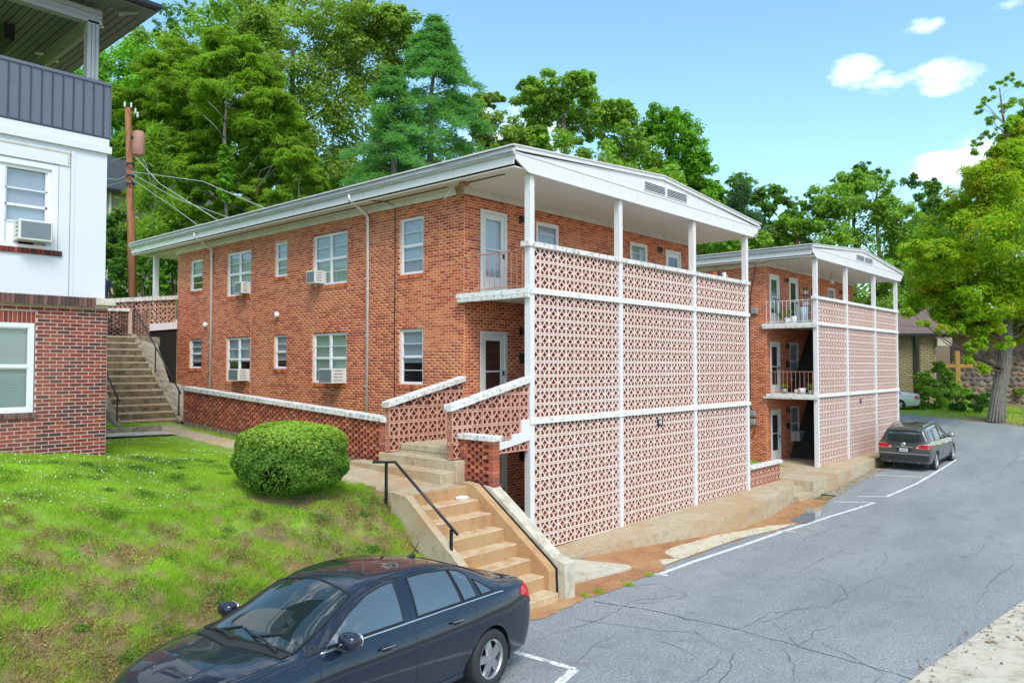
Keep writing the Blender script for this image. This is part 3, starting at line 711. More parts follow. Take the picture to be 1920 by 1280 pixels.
def door(par, O, U, N, u0, u1, za, zb, mat='door_white', gl='pane_glass', behind=None, handle=1, low=.42, ru=.11):
    fr = MB(); g = lambda a, b, c, d, n0, n1: fr.obox(O, U, N, a, b, n0, n1, c, d)
    g(u0-.05, u0+.03, za, zb+.04, -.06, .015); g(u1-.03, u1+.05, za, zb+.04, -.06, .015); g(u0+.03, u1-.03, zb-.03, zb+.045, -.06, .02)
    a, b = u0+.033, u1-.033
    g(a, a+ru, za+.01, zb-.034, -.05, -.01); g(b-ru, b, za+.01, zb-.034, -.05, -.01)
    H = zb-za; kp = za+H*low*.5
    g(a+ru, b-ru, za+.01, kp, -.048, -.014); g(a+ru, b-ru, zb-.17, zb-.034, -.05, -.01); zm = kp+(zb-.17-kp)*.48; g(a+ru, b-ru, zm-.018, zm+.018, -.048, -.012)
    d = fr.build('door', mat, par)
    for c, e in ((kp, zm-.018), (zm+.018, zb-.17)): sheet(O, U, N, a+ru, b-ru, -.034, c, e).build('pane', gl, d, fix=False)
    MB().obox(O, U, N, b-.06, b-.03, -.01, .03, za+H*.46, za+H*.52).build('handle', 'black_metal', d)
    MB().obox(O, U, N, a+.02, b-.02, -.1, -.075, za, zb-.04).build('inner_door', behind or 'interior_dark', d)
    return d
def lantern(par, O, U, N, u, z, mat='lamp_black'):
    mb = MB().obox(O, U, N, u-.035, u+.035, .0, .02, z-.1, z+.1)
    mb.tube([pt(O, U, N, u, .02, z+.05), pt(O, U, N, u, .09, z+.1), pt(O, U, N, u, .11, z+.06)], .008, 6)
    mb.lathe([(.0, .07), (.05, .05), (.06, .035), (.045, -.07), (.02, -.1), (0, -.11)], pt(O, U, N, u, .11, z), (0, 0, 1), 8)
    return mb.build('wall_lamp', mat, par)
def ac_unit(lab, O, U, N, u0, u1, z0_, z1_, out=.32, root=None, group='window air conditioners'):
    t = thing('air_conditioner', lab, 'air conditioner', (0, 0, 0), 0, group)
    if root is not None: t.location = root
    MB().obox(O, U, N, u0, u1, -.1, out, z0_, z1_).build('casing', 'ac_white', t, bevel=.008)
    g = MB(); g.obox(O, U, N, u0+.03, u1-.03, out, out+.004, z0_+.035, z1_-.03)
    g.build('grille', 'ac_grille', t)
    f = MB(); n = 9
    for i in range(n):
        z = z0_+.05+(z1_-z0_-.1)*i/(n-1); f.obox(O, U, N, u0+.035, u1-.035, out+.004, out+.010, z-.004, z+.004)
    stuff(f.build('fin', 'meter_grey', t))
    s = MB()
    for side in (u0-.003, u1+.001):
        for i in range(4):
            z = z0_+.08+(z1_-z0_-.14)*i/3; s.obox(O, U, N, side, side+.002, .08, out-.06, z-.012, z+.012)
    stuff(s.build('side_vent', 'ac_grille', t))
    return t

# ------------------------------------------------------------ the two apartment blocks (same design)
XW, D, YE = .05, 2.02, 16.72
ZS = 2.796; ZR = 3.805; WT = 5.15
def post(root, x, w=.145, z0_=-2.84, z1_=5.26, y0=-.035, y1=.12):
    return MB().box((x, y0, z0_), (x+w, y1, z1_)).build('post', 'white_paint', root)
PX = [0.0, 3.40, 7.14, 10.54]
def rake_line(x):    # top of gable
    return 5.74+(6.16-5.74)*(1-abs(x-5.42)/5.98)
def apartment(root, main=True):
    # side wall
    wins = [(4.33, 3.45, 4.84, 3.40), (4.33, 3.45, 2.05, .66), (8.16, 6.55, 4.84, 3.38), (8.16, 6.55, 2.05, .64), (10.2, 9.53, 4.86, 3.80), (10.2, 9.53, 2.07, 1.03), (13.12, 11.62, 4.82, 3.38), (13.12, 11.62, 2.05, .62), (15.72, 14.85, 4.82, 3.73), (15.72, 14.85, 2.06, 1.03)]
    U1, N1 = (0, 1, 0), (-1, 0, 0); O1 = (XW, D, 0)
    U2, N2 = (1, 0, 0), (0, -1, 0); O2 = (XW, D, 0)
    top, zlow = WT, (-.45 if main else -3.)
    holes = [(b-D, a-D, d, c) for a, b, c, d in wins] if main else []
    Ls = YE-D
    sw = brick_wall(root, O1, U1, N1, Ls, zlow, top, holes, 'brick_orange', 'mortar', 300 if main else 0, (XW, D+1, 2.6), name='side_wall')
    # body behind (closes the other sides)
    body = MB(); body.box((XW+.0, D+.12, -3.1), (10.58, YE, zlow if main else -3.05)) 
    body.add([(10.6, D, -3.1), (10.6, YE, -3.1), (10.6, YE, WT), (10.6, D, WT)], [(0, 1, 2, 3)])
    body.add([(XW, YE, -3.1), (10.6, YE, -3.1), (10.6, YE, WT), (XW, YE, WT)], [(3, 2, 1, 0)])
    body.build('rear_wall', 'mortar', root, fix=False)
    # front wall behind the screens
    if main:
        ops = [('door', .59, 1.52, .03, 1.93+.03), ('door', .59, 1.52, 2.83, 4.88), ('door', .59, 1.52, -2.82, -.85), ('win', 2.65, 3.58, 3.75, 4.86), ('win', 7.05, 8.0, 3.75, 4.86), ('door', 9.1, 10.05, 2.83, 4.86), ('win', 2.65, 3.58, .95, 2.06), ('win', 7.05, 8.0, .95, 2.06), ('door', 9.1, 10.05, .03, 2.06), ('win', 2.65, 3.58, -1.85, -.75), ('win', 7.05, 8.0, -1.85, -.75), ('door', 9.1, 10.05, -2.82, -.8)]
    else:
        ops = [('door', .42, 1.4, .03, 2.11), ('door', .42, 1.4, 2.83, 4.88), ('door', .42, 1.4, -2.82, -.68), ('win', 2.44, 3.4, .5, 2.11), ('door', 2.44, 3.4, 2.83, 4.9), ('win', 2.44, 3.4, -2.1, -.6), ('win', 7.05, 8.0, 3.75, 4.8), ('door', 9.1, 10.05, .03, 2.0)]
    fh = [(a-XW, b-XW, c, d) for _, a, b, c, d in ops]
    fw = brick_wall(root, O2, U2, N2, 10.55, -2.84, WT, fh, 'brick_orange' if main else 'brick_orange', 'mortar', 0, name='front_wall')
    for k, (ty, a, b, c, d) in enumerate(ops):
        a -= XW; b -= XW
        if ty == 'door': door(root, O2, U2, N2, a+.05, b-.05, c, d-.05, behind=('blind' if k == 1 and main else 'curtain_red' if c > -.5 and k == 0 else 'interior_dark'), low=.45 if (k == 1 or k == 2) else .3)
        else: window(root, O2, U2, N2, a, b, c, d, cover=random.choice(['blind', 'blind_green', 'blind']) if main else 'blind', sill=None, outer='white_frame', rec=.0, fw=.07)
    for z in ([4.82, 2.0, -.82] if main else [4.72, 1.95, -.75]):
        lantern(root, O2, U2, N2, 1.97 if main else 1.95, z)
        if z > 4: lantern(root, O2, U2, N2, 8.6, z-.02)
    for z in ([1.33, -1.1] if main else [1.2, -1.4]):
        MB().obox(O2, U2, N2, 1.93, 2.13, .0, .1, z-.13, z+.12).build('mailbox', 'lamp_black', root, bevel=.01)
    # windows of the side wall
    if main:
        for i, (a, b, c, d) in enumerate(wins):
            dbl = a-b > 1.2
            window(root, O1, U1, N1, b-D+.012, a-D-.012, d+.01, c-.012, dbl, cover='blind_green' if i in (2, 3) else 'blind', coverfrac=[1, .62, 1, 1, 1, .7, 1, .55, .5, .8][i])
    # slabs, bands, caps
    MB().box((-.09, -.06, ZS-.11), (10.74, D-.03, ZS)).build('balcony_slab', 'white_band', root)
    MB().box((-.09, -.055, ZS-.20), (-.02, D+.1, ZS-.115)).build('slab_edge', 'white_cap', root)
    MB().box((-.1, D-.03, ZS-.10), (XW-.004, D+.12, ZS-.004)).build('slab_return', 'white_band', root)
    MB().box((.0 if main else -.09, -.06, -.11), (10.74, D-.03, 0.0)).build('walkway_slab', 'white_band', root)
    if not main: MB().box((-.09, -.055, -.19), (-.02, D+.1, -.112)).build('slab_edge', 'white_cap', root)
    MB().box((-.1, -.065, ZR-.105), (10.78, .15, ZR)).build('rail_cap', 'white_cap' if main else 'white_band', root)
    for x in PX:
        # posts pass behind the bands; split so nothing is coplanar
        post(root, x, z1_=5.26)
    # breeze blocks
    cents = []
    for (x0, n) in ((.084, 11), (3.514, 12), (7.222, 11)):
        for c in range(n):
            for (zb, rows) in ((-2.83, 9), (0.0, 9), (ZS, 3)):
                for r in range(rows):
                    cents.append((x0+PB*(c+.5), .005, zb+PB*(r+.5)))
    if main:
        ind = [c for c in cents if c[0] < 3.5][:300]; sel = set(ind[:300]); rest = [c for c in cents if c not in sel]
        scr = MB().box((.02, .09, -2.84), (10.6, .1, -2.835)).build('block_screen', 'breeze_block', root)
        ind.sort(key=lambda c: c[0])
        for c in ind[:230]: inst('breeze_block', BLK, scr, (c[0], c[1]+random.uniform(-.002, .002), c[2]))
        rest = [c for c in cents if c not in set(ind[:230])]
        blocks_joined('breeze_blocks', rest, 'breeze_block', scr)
    else:
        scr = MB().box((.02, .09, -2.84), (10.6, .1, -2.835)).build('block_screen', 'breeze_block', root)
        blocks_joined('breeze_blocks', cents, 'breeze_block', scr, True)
    # roof: front gable board, fascia, gutter, soffit, roof planes
    xl, xr, xm = -.56, 11.36, 5.42; yf, yb = -.1, 19.3
    bm_ = MB(); bm_.prism([(-.53, 5.46), (-.14, 5.26), (10.92, 5.26), (11.3, 5.46), (11.33, 5.60), (-.56, 5.60)], 1, yf, yf+.04); bm_.build('gable_beam', 'white_paint', root)
    MB().prism([(-.12, 5.24), (10.9, 5.24), (10.9, 5.295), (-.12, 5.295)], 1, yf-.018, yf-.002).build('beam_strip', 'white_paint', root)
    MB().box((-.0, yf+.045, 5.262), (10.8, yf+.2, 5.42)).build('beam', 'white_paint', root)
    MB().prism([(-.56, 5.602), (11.33, 5.602), (xm, 6.10)], 1, yf+.012, yf+.035).build('gable_panel', 'white_paint', root)
    tr = MB()
    for (a, b) in (((xl-.02, 5.64), (xm, 6.09)), ((xm, 6.09), (xr, 5.64))):
        tr.prism([(a[0], a[1]-.0), (b[0], b[1]-.0), (b[0], b[1]+.08), (a[0], a[1]+.08)], 1, yf-.03, yf+.02)
    tr.prism([(xl-.02, 5.585), (xr, 5.585), (xr, 5.615), (xl-.02, 5.615)], 1, yf-.012, yf+.01)
    tr.build('rake_trim', 'white_paint', root)
    rf = MB()
    for (a, b) in (((xl-.1, 5.715), (xm, 6.175)), ((xm, 6.175), (xr+.1, 5.715))):
        rf.prism([(a[0], a[1]), (b[0], b[1]), (b[0], b[1]+.035), (a[0], a[1]+.035)], 1, yf-.05, yb)
    rf.build('roof', 'roof_membrane', root)
    for vx0, vx1 in ((4.44, 5.50), (5.56, 6.66)):
        v = MB().box((vx0, yf-.012, 5.665), (vx1, yf+.011, 5.90)); v.build('gable_vent', 'white_frame', root)
        h = MB()
        for i in range(5): h.box((vx0+.03, yf-.016, 5.688+i*.042), (vx1-.03, yf-.0125, 5.688+i*.042+.026))
        stuff(h.build('vent_slot', 'interior_dark', root))
    # side fascia boards + gutters (left eave, right eave)
    for sx, xx in ((-1, xl), (1, xr)):
        MB().box((xx, yf+.045, 5.36), (xx-sx*.03, yb-.02, 5.70)).build('fascia', 'white_paint', root)
        g = MB(); n = 6
        prof = [(0, 5.66), (0, 5.545), (.05, 5.545), (.07, 5.58), (.105, 5.61), (.105, 5.655), (.12, 5.655), (.12, 5.665), (.095, 5.665)]
        prof2 = [(xx+sx*(.002+a), z) for a, z in prof]
        k = len(prof2); vs = [(x, y, z) for y in (yf-.02, yb) for x, z in prof2]
        g.add(vs, [(i, i+1, i+1+k, i+k) for i in range(k-1)]); g.add([(x, yf-.02, z) for x, z in prof2], [tuple(range(k))])
        g.build('gutter', 'gutter_white', root, fix=False)
    # soffit: flat under the roof
    MB().box((xl+.031, yf+.045, 5.30), (xr-.031, yb-.02, 5.325)).build('soffit', 'soffit', root)
    MB().box((-.24, 2.3, 5.288), (-.19, YE+2, 5.2985)).build('soffit_vent', 'dark_gap', root)
    MB().box((-.24, .5, 5.288), (-.19, 1.9, 5.2985)).build('soffit_vent', 'dark_gap', root)
    fz = MB().box((XW-.05, D-.05, 5.14), (XW-.004, YE+.03, 5.298)); fz.box((XW-.0, D-.05, 5.14), (10.6, D-.004, 5.298)); fz.build('frieze_board', 'frieze', root)
    # rear balcony
    MB().box((-.09, YE+.0, ZS-.2), (10.7, YE+1.75, ZS)).build('rear_slab', 'white_band', root)
    for x in (0, 3.4, 7.1, 10.5): MB().box((x-.09, YE+1.6, -1 if main else 0), (x+.07, YE+1.76, 5.3)).build('post', 'white_paint', root)
    return root
B1 = thing('apartment_building', 'nearer orange brick apartment building with pink breeze block screen and shallow white gable', 'building')
apartment(B1)
B2 = thing('apartment_building', 'farther brick apartment building with breeze block screen, railed balconies and the grey car beside it', 'building', (17.36, .3, .02))
apartment(B2, False)

# --- first building: balcony railing on the side
def railing(root, O, U, N, L_, zb, h, nb, mat, name='balcony_railing', r=.009, pick=True):
    rt = MB().tube([pt(O, U, N, 0, 0, zb+h), pt(O, U, N, L_, 0, zb+h)], r*1.4, 6); rl = rt.build(name, mat, root)
    MB().tube([pt(O, U, N, 0, 0, zb+.06), pt(O, U, N, L_, 0, zb+.06)], r*1.2, 6).build('bottom_rail', mat, rl)
    for i in range(nb):
        u = .02+(L_-.04)*i/(nb-1); MB().tube([pt(O, U, N, u, 0, zb+(.0 if i in (0, nb-1) else .06)), pt(O, U, N, u, 0, zb+h)], r, 6, False).build('baluster', mat, rl)
    return rl
railing(B1, (-.03, .13, 0), (0, 1, 0), (-1, 0, 0), 1.85, ZS, .84, 12, 'rust_metal')
railing(B2, (-.03, .13, 0), (0, 1, 0), (-1, 0, 0), 1.85, ZS, .88, 12, 'white_paint')
railing(B2, (-.03, .13, 0), (0, 1, 0), (-1, 0, 0), 1.85, 0, .88, 12, 'rust_metal')

# downspouts
def downspout(root, y, x=XW, ztop=5.2, zbot=-.3):
    mb = MB(); q = [(-.60, y, 5.54), (-.60, y, 5.42), (-.45, y, 5.33), (-.12, y, 5.14), (x-.055, y, 5.02), (x-.055, y, zbot)]
    mb.tube(q, .042, 10); mb.build('downspout', 'white_paint', root, True)
downspout(B1, 5.58); downspout(B1, 14.1)
s_ = MB()
for z in (4.9, 3.4, 1.9, .6): s_.box((XW-.105, 5.52, z), (XW-.1, 5.64, z+.03)); s_.box((XW-.105, 14.04, z), (XW-.1, 14.16, z+.03))
s_.build('strap', 'gutter_white', B1)
# electric conduit with service wires
MB().tube([(-.5, 5.1, 5.33), (-.42, 4.75, 5.285), (-.2, 4.55, 5.27), (XW-.03, 4.5, 5.2), (XW-.02, 4.5, 4), (XW-.018, 4.52, 2), (XW-.02, 4.5, .2), (XW-.02, 4.5, -.3)], .012, 8).build('cable', 'wire_black', B1)
MB().tube([(XW-.02, D+1.1, 5.16), (XW-.02, 4.5, 5.18)], .008, 6).build('cable', 'wire_black', B1)
MB().box((XW-.012, 11.55, -.3), (XW-.008, 11.565, 3.3)).build('wall_joint', 'mortar', B1)
# vent hoods on the wall
for y, z in ((10.0, 2.66), (14.5, 2.52)):
    mb = MB(); mb.lathe([(0, .09), (.05, .085), (.075, .05), (.085, 0), (.085, -.07), (.0, -.075)], (XW-.045, y, z), (0, 0, 1), 12); mb.build('vent_hood', 'white_paint', B1, True)
# torn soffit flap / old hive under the eave
def hive():
    o = np.array([-.24, 2.02, 5.28]); mb = MB(); n, m_ = 12, 8
    V = []
    for i in range(n+1):
        t = i/n; z = -.02-.30*t; bow = .16*math.sin(t*math.pi*.9)
        for j in range(m_+1):
            s = j/m_-.5; V.append((o[0]+.05+.10*s*(1-.3*t)-.02*bow, o[1]+s*.26*(1-.45*t)+.05*t-bow*.35, o[2]+z+.015*math.sin(j*2+i)))
    for k, V_ in enumerate([V]):
        mb.add(V, [(i*(m_+1)+j, i*(m_+1)+j+1, (i+1)*(m_+1)+j+1, (i+1)*(m_+1)+j) for i in range(n) for j in range(m_)])
    ob = mb.build('soffit_flap', 'hive', B1, True)
    ob.modifiers.new('s', 'SOLIDIFY').thickness = .035
    MB().lathe([(0, .02), (.09, .01), (.12, -.02), (.1, -.07), (.0, -.09)], (o[0]-.02, o[1]-.32, o[2]+.02), (0, 0, 1), 12).build('wasp_nest', 'hive', B1, True)
    # broken edge of board
    MB().tube([(o[0]+.0, o[1]+.12, 5.29), (o[0]+.02, o[1]+.2, 5.2), (o[0]+.0, o[1]+.28, 5.08), (o[0], o[1]+.38, 5.02)], .012, 6).build('splinter', 'frieze', B1)
hive()
# house number plaque on the screen
def plaque(root, uv, digits, w=.30, h=.2, rootloc=(0, 0, 0)):
    p_ = on(*uv, 1, rootloc[1]-.03)-np.array(rootloc); x, z = p_[0], p_[2]
    pts_ = [(-w/2, -h/2), (-w*.3, -h*.36), (0, -h*.42), (w*.3, -h*.36), (w/2, -h/2), (w*.42, 0), (w/2, h/2), (w*.3, h*.36), (0, h*.42), (-w*.3, h*.36), (-w/2, h/2), (-w*.42, 0)]
    pl = MB().prism([(x+a, z+b) for a, b in pts_], 1, -.03, -.012).build('number_plaque', 'plaque', root)
    cu = bpy.data.curves.new('number', 'FONT'); cu.body = digits; cu.size = h*.78; cu.extrude = .002; cu.align_x = 'CENTER'; cu.align_y = 'CENTER'; cu.offset = .0025
    o = bpy.data.objects.new('number', cu); cu.materials.append(MAT['plaque_print']); COL.objects.link(o); o.parent = pl
    o.location = (x, -.034, z); o.rotation_euler = (math.pi/2, 0, 0)
    dg = bpy.context.evaluated_depsgraph_get(); me = bpy.data.meshes.new_from_object(o.evaluated_get(dg)); bpy.data.objects.remove(o)
    o2 = bpy.data.objects.new('number', me); COL.objects.link(o2); o2.parent = pl; o2.location = (x, -.034, z); o2.rotation_euler = (math.pi/2, 0, 0)
    return pl
plaque(B1, (1238.5, 791.5), '45'); plaque(B2, (1615, 751), '11', .26, .2, (17.36, .3, .02))
# meter boxes on the second building's side wall (local coords) and cable
for y, z in ((D+.45, 3.34), (D+.6, -.82), (D+.6, -1.16)):
    MB().box((XW-.13, y-.13, z-.12), (XW-.002, y+.13, z+.12)).build('meter_box', 'meter_grey', B2, bevel=.02)
MB().tube([(-.1, D+.35, 5.2), (-.02, D+.42, 4.9), (XW-.015, D+.62, 4.1), (XW-.015, D+.68, 3), (XW-.015, D+.68, -.5), (XW-.02, D+.45, -1.3), (XW-.02, D+.6, -1.8), (XW-.02, D+1.2, -1.9)], .015, 8).build('cable', 'wire_black', B2)
MB().box((.0, 1.0, -2.84), (10, D-.02, -2.82)).build('stair_floor', 'concrete', B2)
# dark stair flights inside the second building's porch
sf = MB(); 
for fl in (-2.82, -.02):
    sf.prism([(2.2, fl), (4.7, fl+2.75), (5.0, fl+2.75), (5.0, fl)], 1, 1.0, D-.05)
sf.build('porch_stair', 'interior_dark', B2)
sf = MB()
for fl in (-2.82, -.02): sf.prism([(5.2, fl), (7.7, fl+2.75), (8.0, fl+2.75), (8.0, fl)], 1, 1.0, D-.05)
sf.build('porch_stair', 'concrete_grey', B1)
# air conditioners
A1 = ((XW, D, 0), (0, 1, 0), (-1, 0, 0))
ac_unit('white air conditioner in the upper paired window nearest the downspout, first building', *A1, 8.06-D-.42, 8.06-D, 3.44, 3.80, .3)
ac_unit('large white air conditioner in the lower paired window nearest the downspout, first building', *A1, 6.62-D, 6.62-D+.62, .66, 1.06, .42)
ac_unit('small white air conditioner in the upper paired window near the back downspout, first building', *A1, 11.72-D, 11.72-D+.46, 3.42, 3.78, .26)
ac_unit('white air conditioner in the lower paired window near the back downspout, first building', *A1, 11.72-D, 11.72-D+.62, .66, 1.03, .34)
A2 = ((17.36+XW, .3+D, .02), (1, 0, 0), (0, -1, 0))
ac_unit('white air conditioner in the ground floor porch window of the farther building', *A2, 2.62-XW, 3.25-XW, -2.08, -1.68, .3)

# ------------------------------------------------------------ walks, ledges
st = MB()
def ledge(pts_top, wall_y, name, mat='concrete'):
    """concrete walk with a street-side edge polyline [(x,y,ztop)]"""
    mb = MB(); n = len(pts_top)
    V = []
    for x, y, z in pts_top: V += [(x, wall_y, z+.0), (x, y, z), (x, y+.0, float(z0(x))-.25)]
    mb.add(V, [f for i in range(n-1) for f in ((3*i, 3*i+1, 3*i+4, 3*i+3), (3*i+1, 3*i+2, 3*i+5, 3*i+4))])
    mb.add([V[0], V[1], V[2], (V[0][0], wall_y, V[2][2])], [(0, 1, 2, 3)]); e = V[-3:]
    mb.add([e[0], e[1], e[2], (e[0][0], wall_y, e[2][2])], [(3, 2, 1, 0)])
    return mb.build(name, mat, fix=True)
la = ledge([(-.9, -.55, -2.93), (.2, -.75, -2.87), (1.2, -.83, -2.85), (2.3, -.9, -2.83), (3.4, -1.08, -2.81), (4.7, -1.25, -2.8)], 2.0, 'front_walk'); struct(la)
lb = ledge([(4.704, -1.25, -2.8), (6.0, -1.4, -2.79), (7.3, -1.47, -2.78), (9.6, -1.25, -2.775), (12.3, -.78, -2.77)], 2.0, 'front_walk'); struct(lb)
k = MB()     # two steps up between the walks
k.box((12.304, -.55, -3.5), (13.5, -.21, -2.93)); k.box((12.304, -.2, -3.5), (13.5, 1.9, -2.768)); k.box((12.304, -.95, -3.5), (13.5, -.56, -3.1)); k.build('walk_steps', 'concrete')
struct(bpy.data.objects['walk_steps'])
lc = MB(); lc.box((13.504, -.95, -3.6), (15.9, 2.28, -2.74)); struct(lc.build('walk_block', 'concrete'))
ld = ledge([(15.904, -.85, -2.76), (19, -.72, -2.74), (23, -.42, -2.74), (28.3, -.25, -2.72)], 2.3, 'rear_walk'); struct(ld)
lf = MB().box((11.2, -.3, -3.3), (17.3, 6.5, -2.765)); struct(lf.build('court_slab', 'concrete'))
# triangular concrete wedge at the foot of the front steps
q = [hit(1053, 1045, lambda x, y: -2.78), hit(1182, 1059, lambda x, y: -2.9), hit(1184, 1064, lambda x, y: -2.92), hit(1052, 1098, lambda x, y: -2.8)]
wz = lambda x: -2.8-.02*(x+1.8)
a0 = (-1.83, -.62); 
q = [on(1053, 1045, 2, -2.83), on(1178, 1058, 2, -2.9), on(1184, 1063, 2, -2.9), on(1052, 1097, 2, -2.80)]
mb = MB(); n = 4; V = [tuple(p_) for p_ in q]+[(p_[0], p_[1], p_[2]-.35) for p_ in q]
mb.add(V, [(0, 1, 2, 3), (7, 6, 5, 4)]+[(i, (i+1) % n, (i+1) % n+n, i+n) for i in range(n)]); tag(mb.build('concrete_wedge', 'concrete_pale'), 'pale wedge shaped concrete slab at the foot of the front steps', 'slab')
print('wedge', q)
# low breeze-block wall with white cap in the gap
lw = thing('low_block_wall', 'low breeze block wall with a flaking white cap between the two buildings', 'wall')
for i in range(8):
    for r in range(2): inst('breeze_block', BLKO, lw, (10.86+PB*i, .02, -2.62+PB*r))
MB().box((10.7, -.06, -2.155), (13.2, .18, -2.05)).build('cap', 'white_cap', lw, bevel=.01)
MB().box((10.72, .0, -2.78), (13.1, .1, -2.775)).build('footing', 'concrete', lw)
# clothes and pots on the first building's rail cap
def small(lab, cat, mat, a, b, nm='box', group=None):
    return tag(MB().box(a, b).build(nm, mat, bevel=.01), lab, cat, group)
yr = -.02
for (u, c, w, h, nm, lab) in [(1342, 'item_red', .16, .1, 'folded_cloth', 'red orange cloth on the rail cap of the nearer building'), (1352, 'item_dark', .1, .17, 'storage_tub', 'dark blue tub on the rail cap beside the red cloth'), (1360, 'pot_white', .13, .15, 'plant_pot', 'white pot on the rail cap, last before the corner post'), (1365, 'pot_clay', .1, .1, 'plant_pot', 'clay pot on the rail cap beside the white pot')]:
    x = on(u, 525, 1, yr)[0]; t = MB().lathe([(0, 0), (w/2*.8, 0), (w/2, h), (w/2*.85, h), (w/2*.7, h*.5), (0, h*.5)], (x, yr+.04, ZR+.001), (0, 0, 1), 10); tag(t.build(nm, c), lab, nm.replace('_', ' '))
# ------------------------------------------------------------ front entry steps with breeze-block parapets
ES = thing('entry_steps', 'concrete entry steps between two sloped breeze block parapets of the nearer building', 'steps')
def stepobj(poly, z0_, z1_, par, mat='concrete', nm='step'):
    return MB().prism(poly, 2, z0_, z1_).build(nm, mat, par, bevel=.012)
XF = -2.28
stepobj([(-2.66, -.12), (-2.60, 2.75), (XF, 2.75), (XF, -.12)], -1.3, -.86, ES)
stepobj([(XF, -.14), (XF, 2.2), (-1.92, 2.2), (-1.92, -.14)], -1.3, -.675, ES)
stepobj([(-1.92, .13), (-1.92, 1.93), (-.34, 1.93), (-.34, .13)], -.62, -.49, ES)
stepobj([(-.34, .13), (-.34, 1.93), (-.0, 1.93), (-.0, .13)], -.5, -.22, ES)
MB().box((-1.915, .13, -1.0), (-1.80, 1.93, -.625)).build('riser', 'concrete', ES)
# parapets
def parapet(y, x0, x1, lab, fronty=None, back=False):
    n = int(math.ceil((x1-x0)/PB)); sc = (x1-x0)/(n*PB)
    def capz(x): return .26+(x-x0)*(.78-.26)/(x1-x0)
    par = MB(); ca, cb = (x0-.07, capz(x0)-.0), (x1+.03, capz(x1))
    par.prism([(ca[0], ca[1]), (cb[0], cb[1]), (cb[0], cb[1]+.12), (ca[0], ca[1]+.12)], 1, y-.06, y+.17)
    cap = par.build('parapet_cap', 'white_cap', ES, bevel=.008)
    base = -.66
    for i in range(n):
        x = x0+PB*sc*(i+.5)
        for r in range(6):
            zb = base+PB*r; 
            zc = capz(x-PB/2)
            if zb+PB <= zc+.02:
                if zb+PB < (-.68 if x < -1.92 else -.50): continue
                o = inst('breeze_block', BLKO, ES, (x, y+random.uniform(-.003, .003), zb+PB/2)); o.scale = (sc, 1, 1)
            elif zb < capz(x)-.03:
                # cut block under the sloping cap
                bm = bmesh.new(); me = MB().add(_bvb, _bfb).mesh('cut_block'); bm.from_mesh(me)
                bmesh.ops.translate(bm, verts=bm.verts, vec=(x, y, zb+PB/2))
                nrm = Vector((-(.78-.26)/(x1-x0), 0, 1)).normalized()
                bmesh.ops.bisect_plane(bm, geom=bm.verts[:]+bm.edges[:]+bm.faces[:], plane_co=(x0, 0, .262), plane_no=nrm, clear_outer=True)
                bm.to_mesh(me); bm.free(); o = link('breeze_block', me, 'breeze_block_old', ES)
    return cap
parapet(0.0, XF+.02, -.02, 'near'); parapet(1.98, XF+.1, .0, 'far')
# front faces (turned blocks closing each parapet's end)
for y in (.0475, 2.0275):
    for r in range(3):
        z = -.66+PB*(r+.5)
        o = inst('end_block', BLKO, ES, (XF+(.0 if y < 1 else .08), y+.0, z), -math.pi/2); o.scale = (.32, .4, 1)
# white stringer over the basement way
MB().prism([(-1.2, -.62), (.0, -.44), (.0, .0), (-.27, .0), (-.27, -.27), (-.57, -.29), (-.57, -.40), (-1.2, -.44)], 1, -.03, .12).build('stringer', 'white_paint', ES)
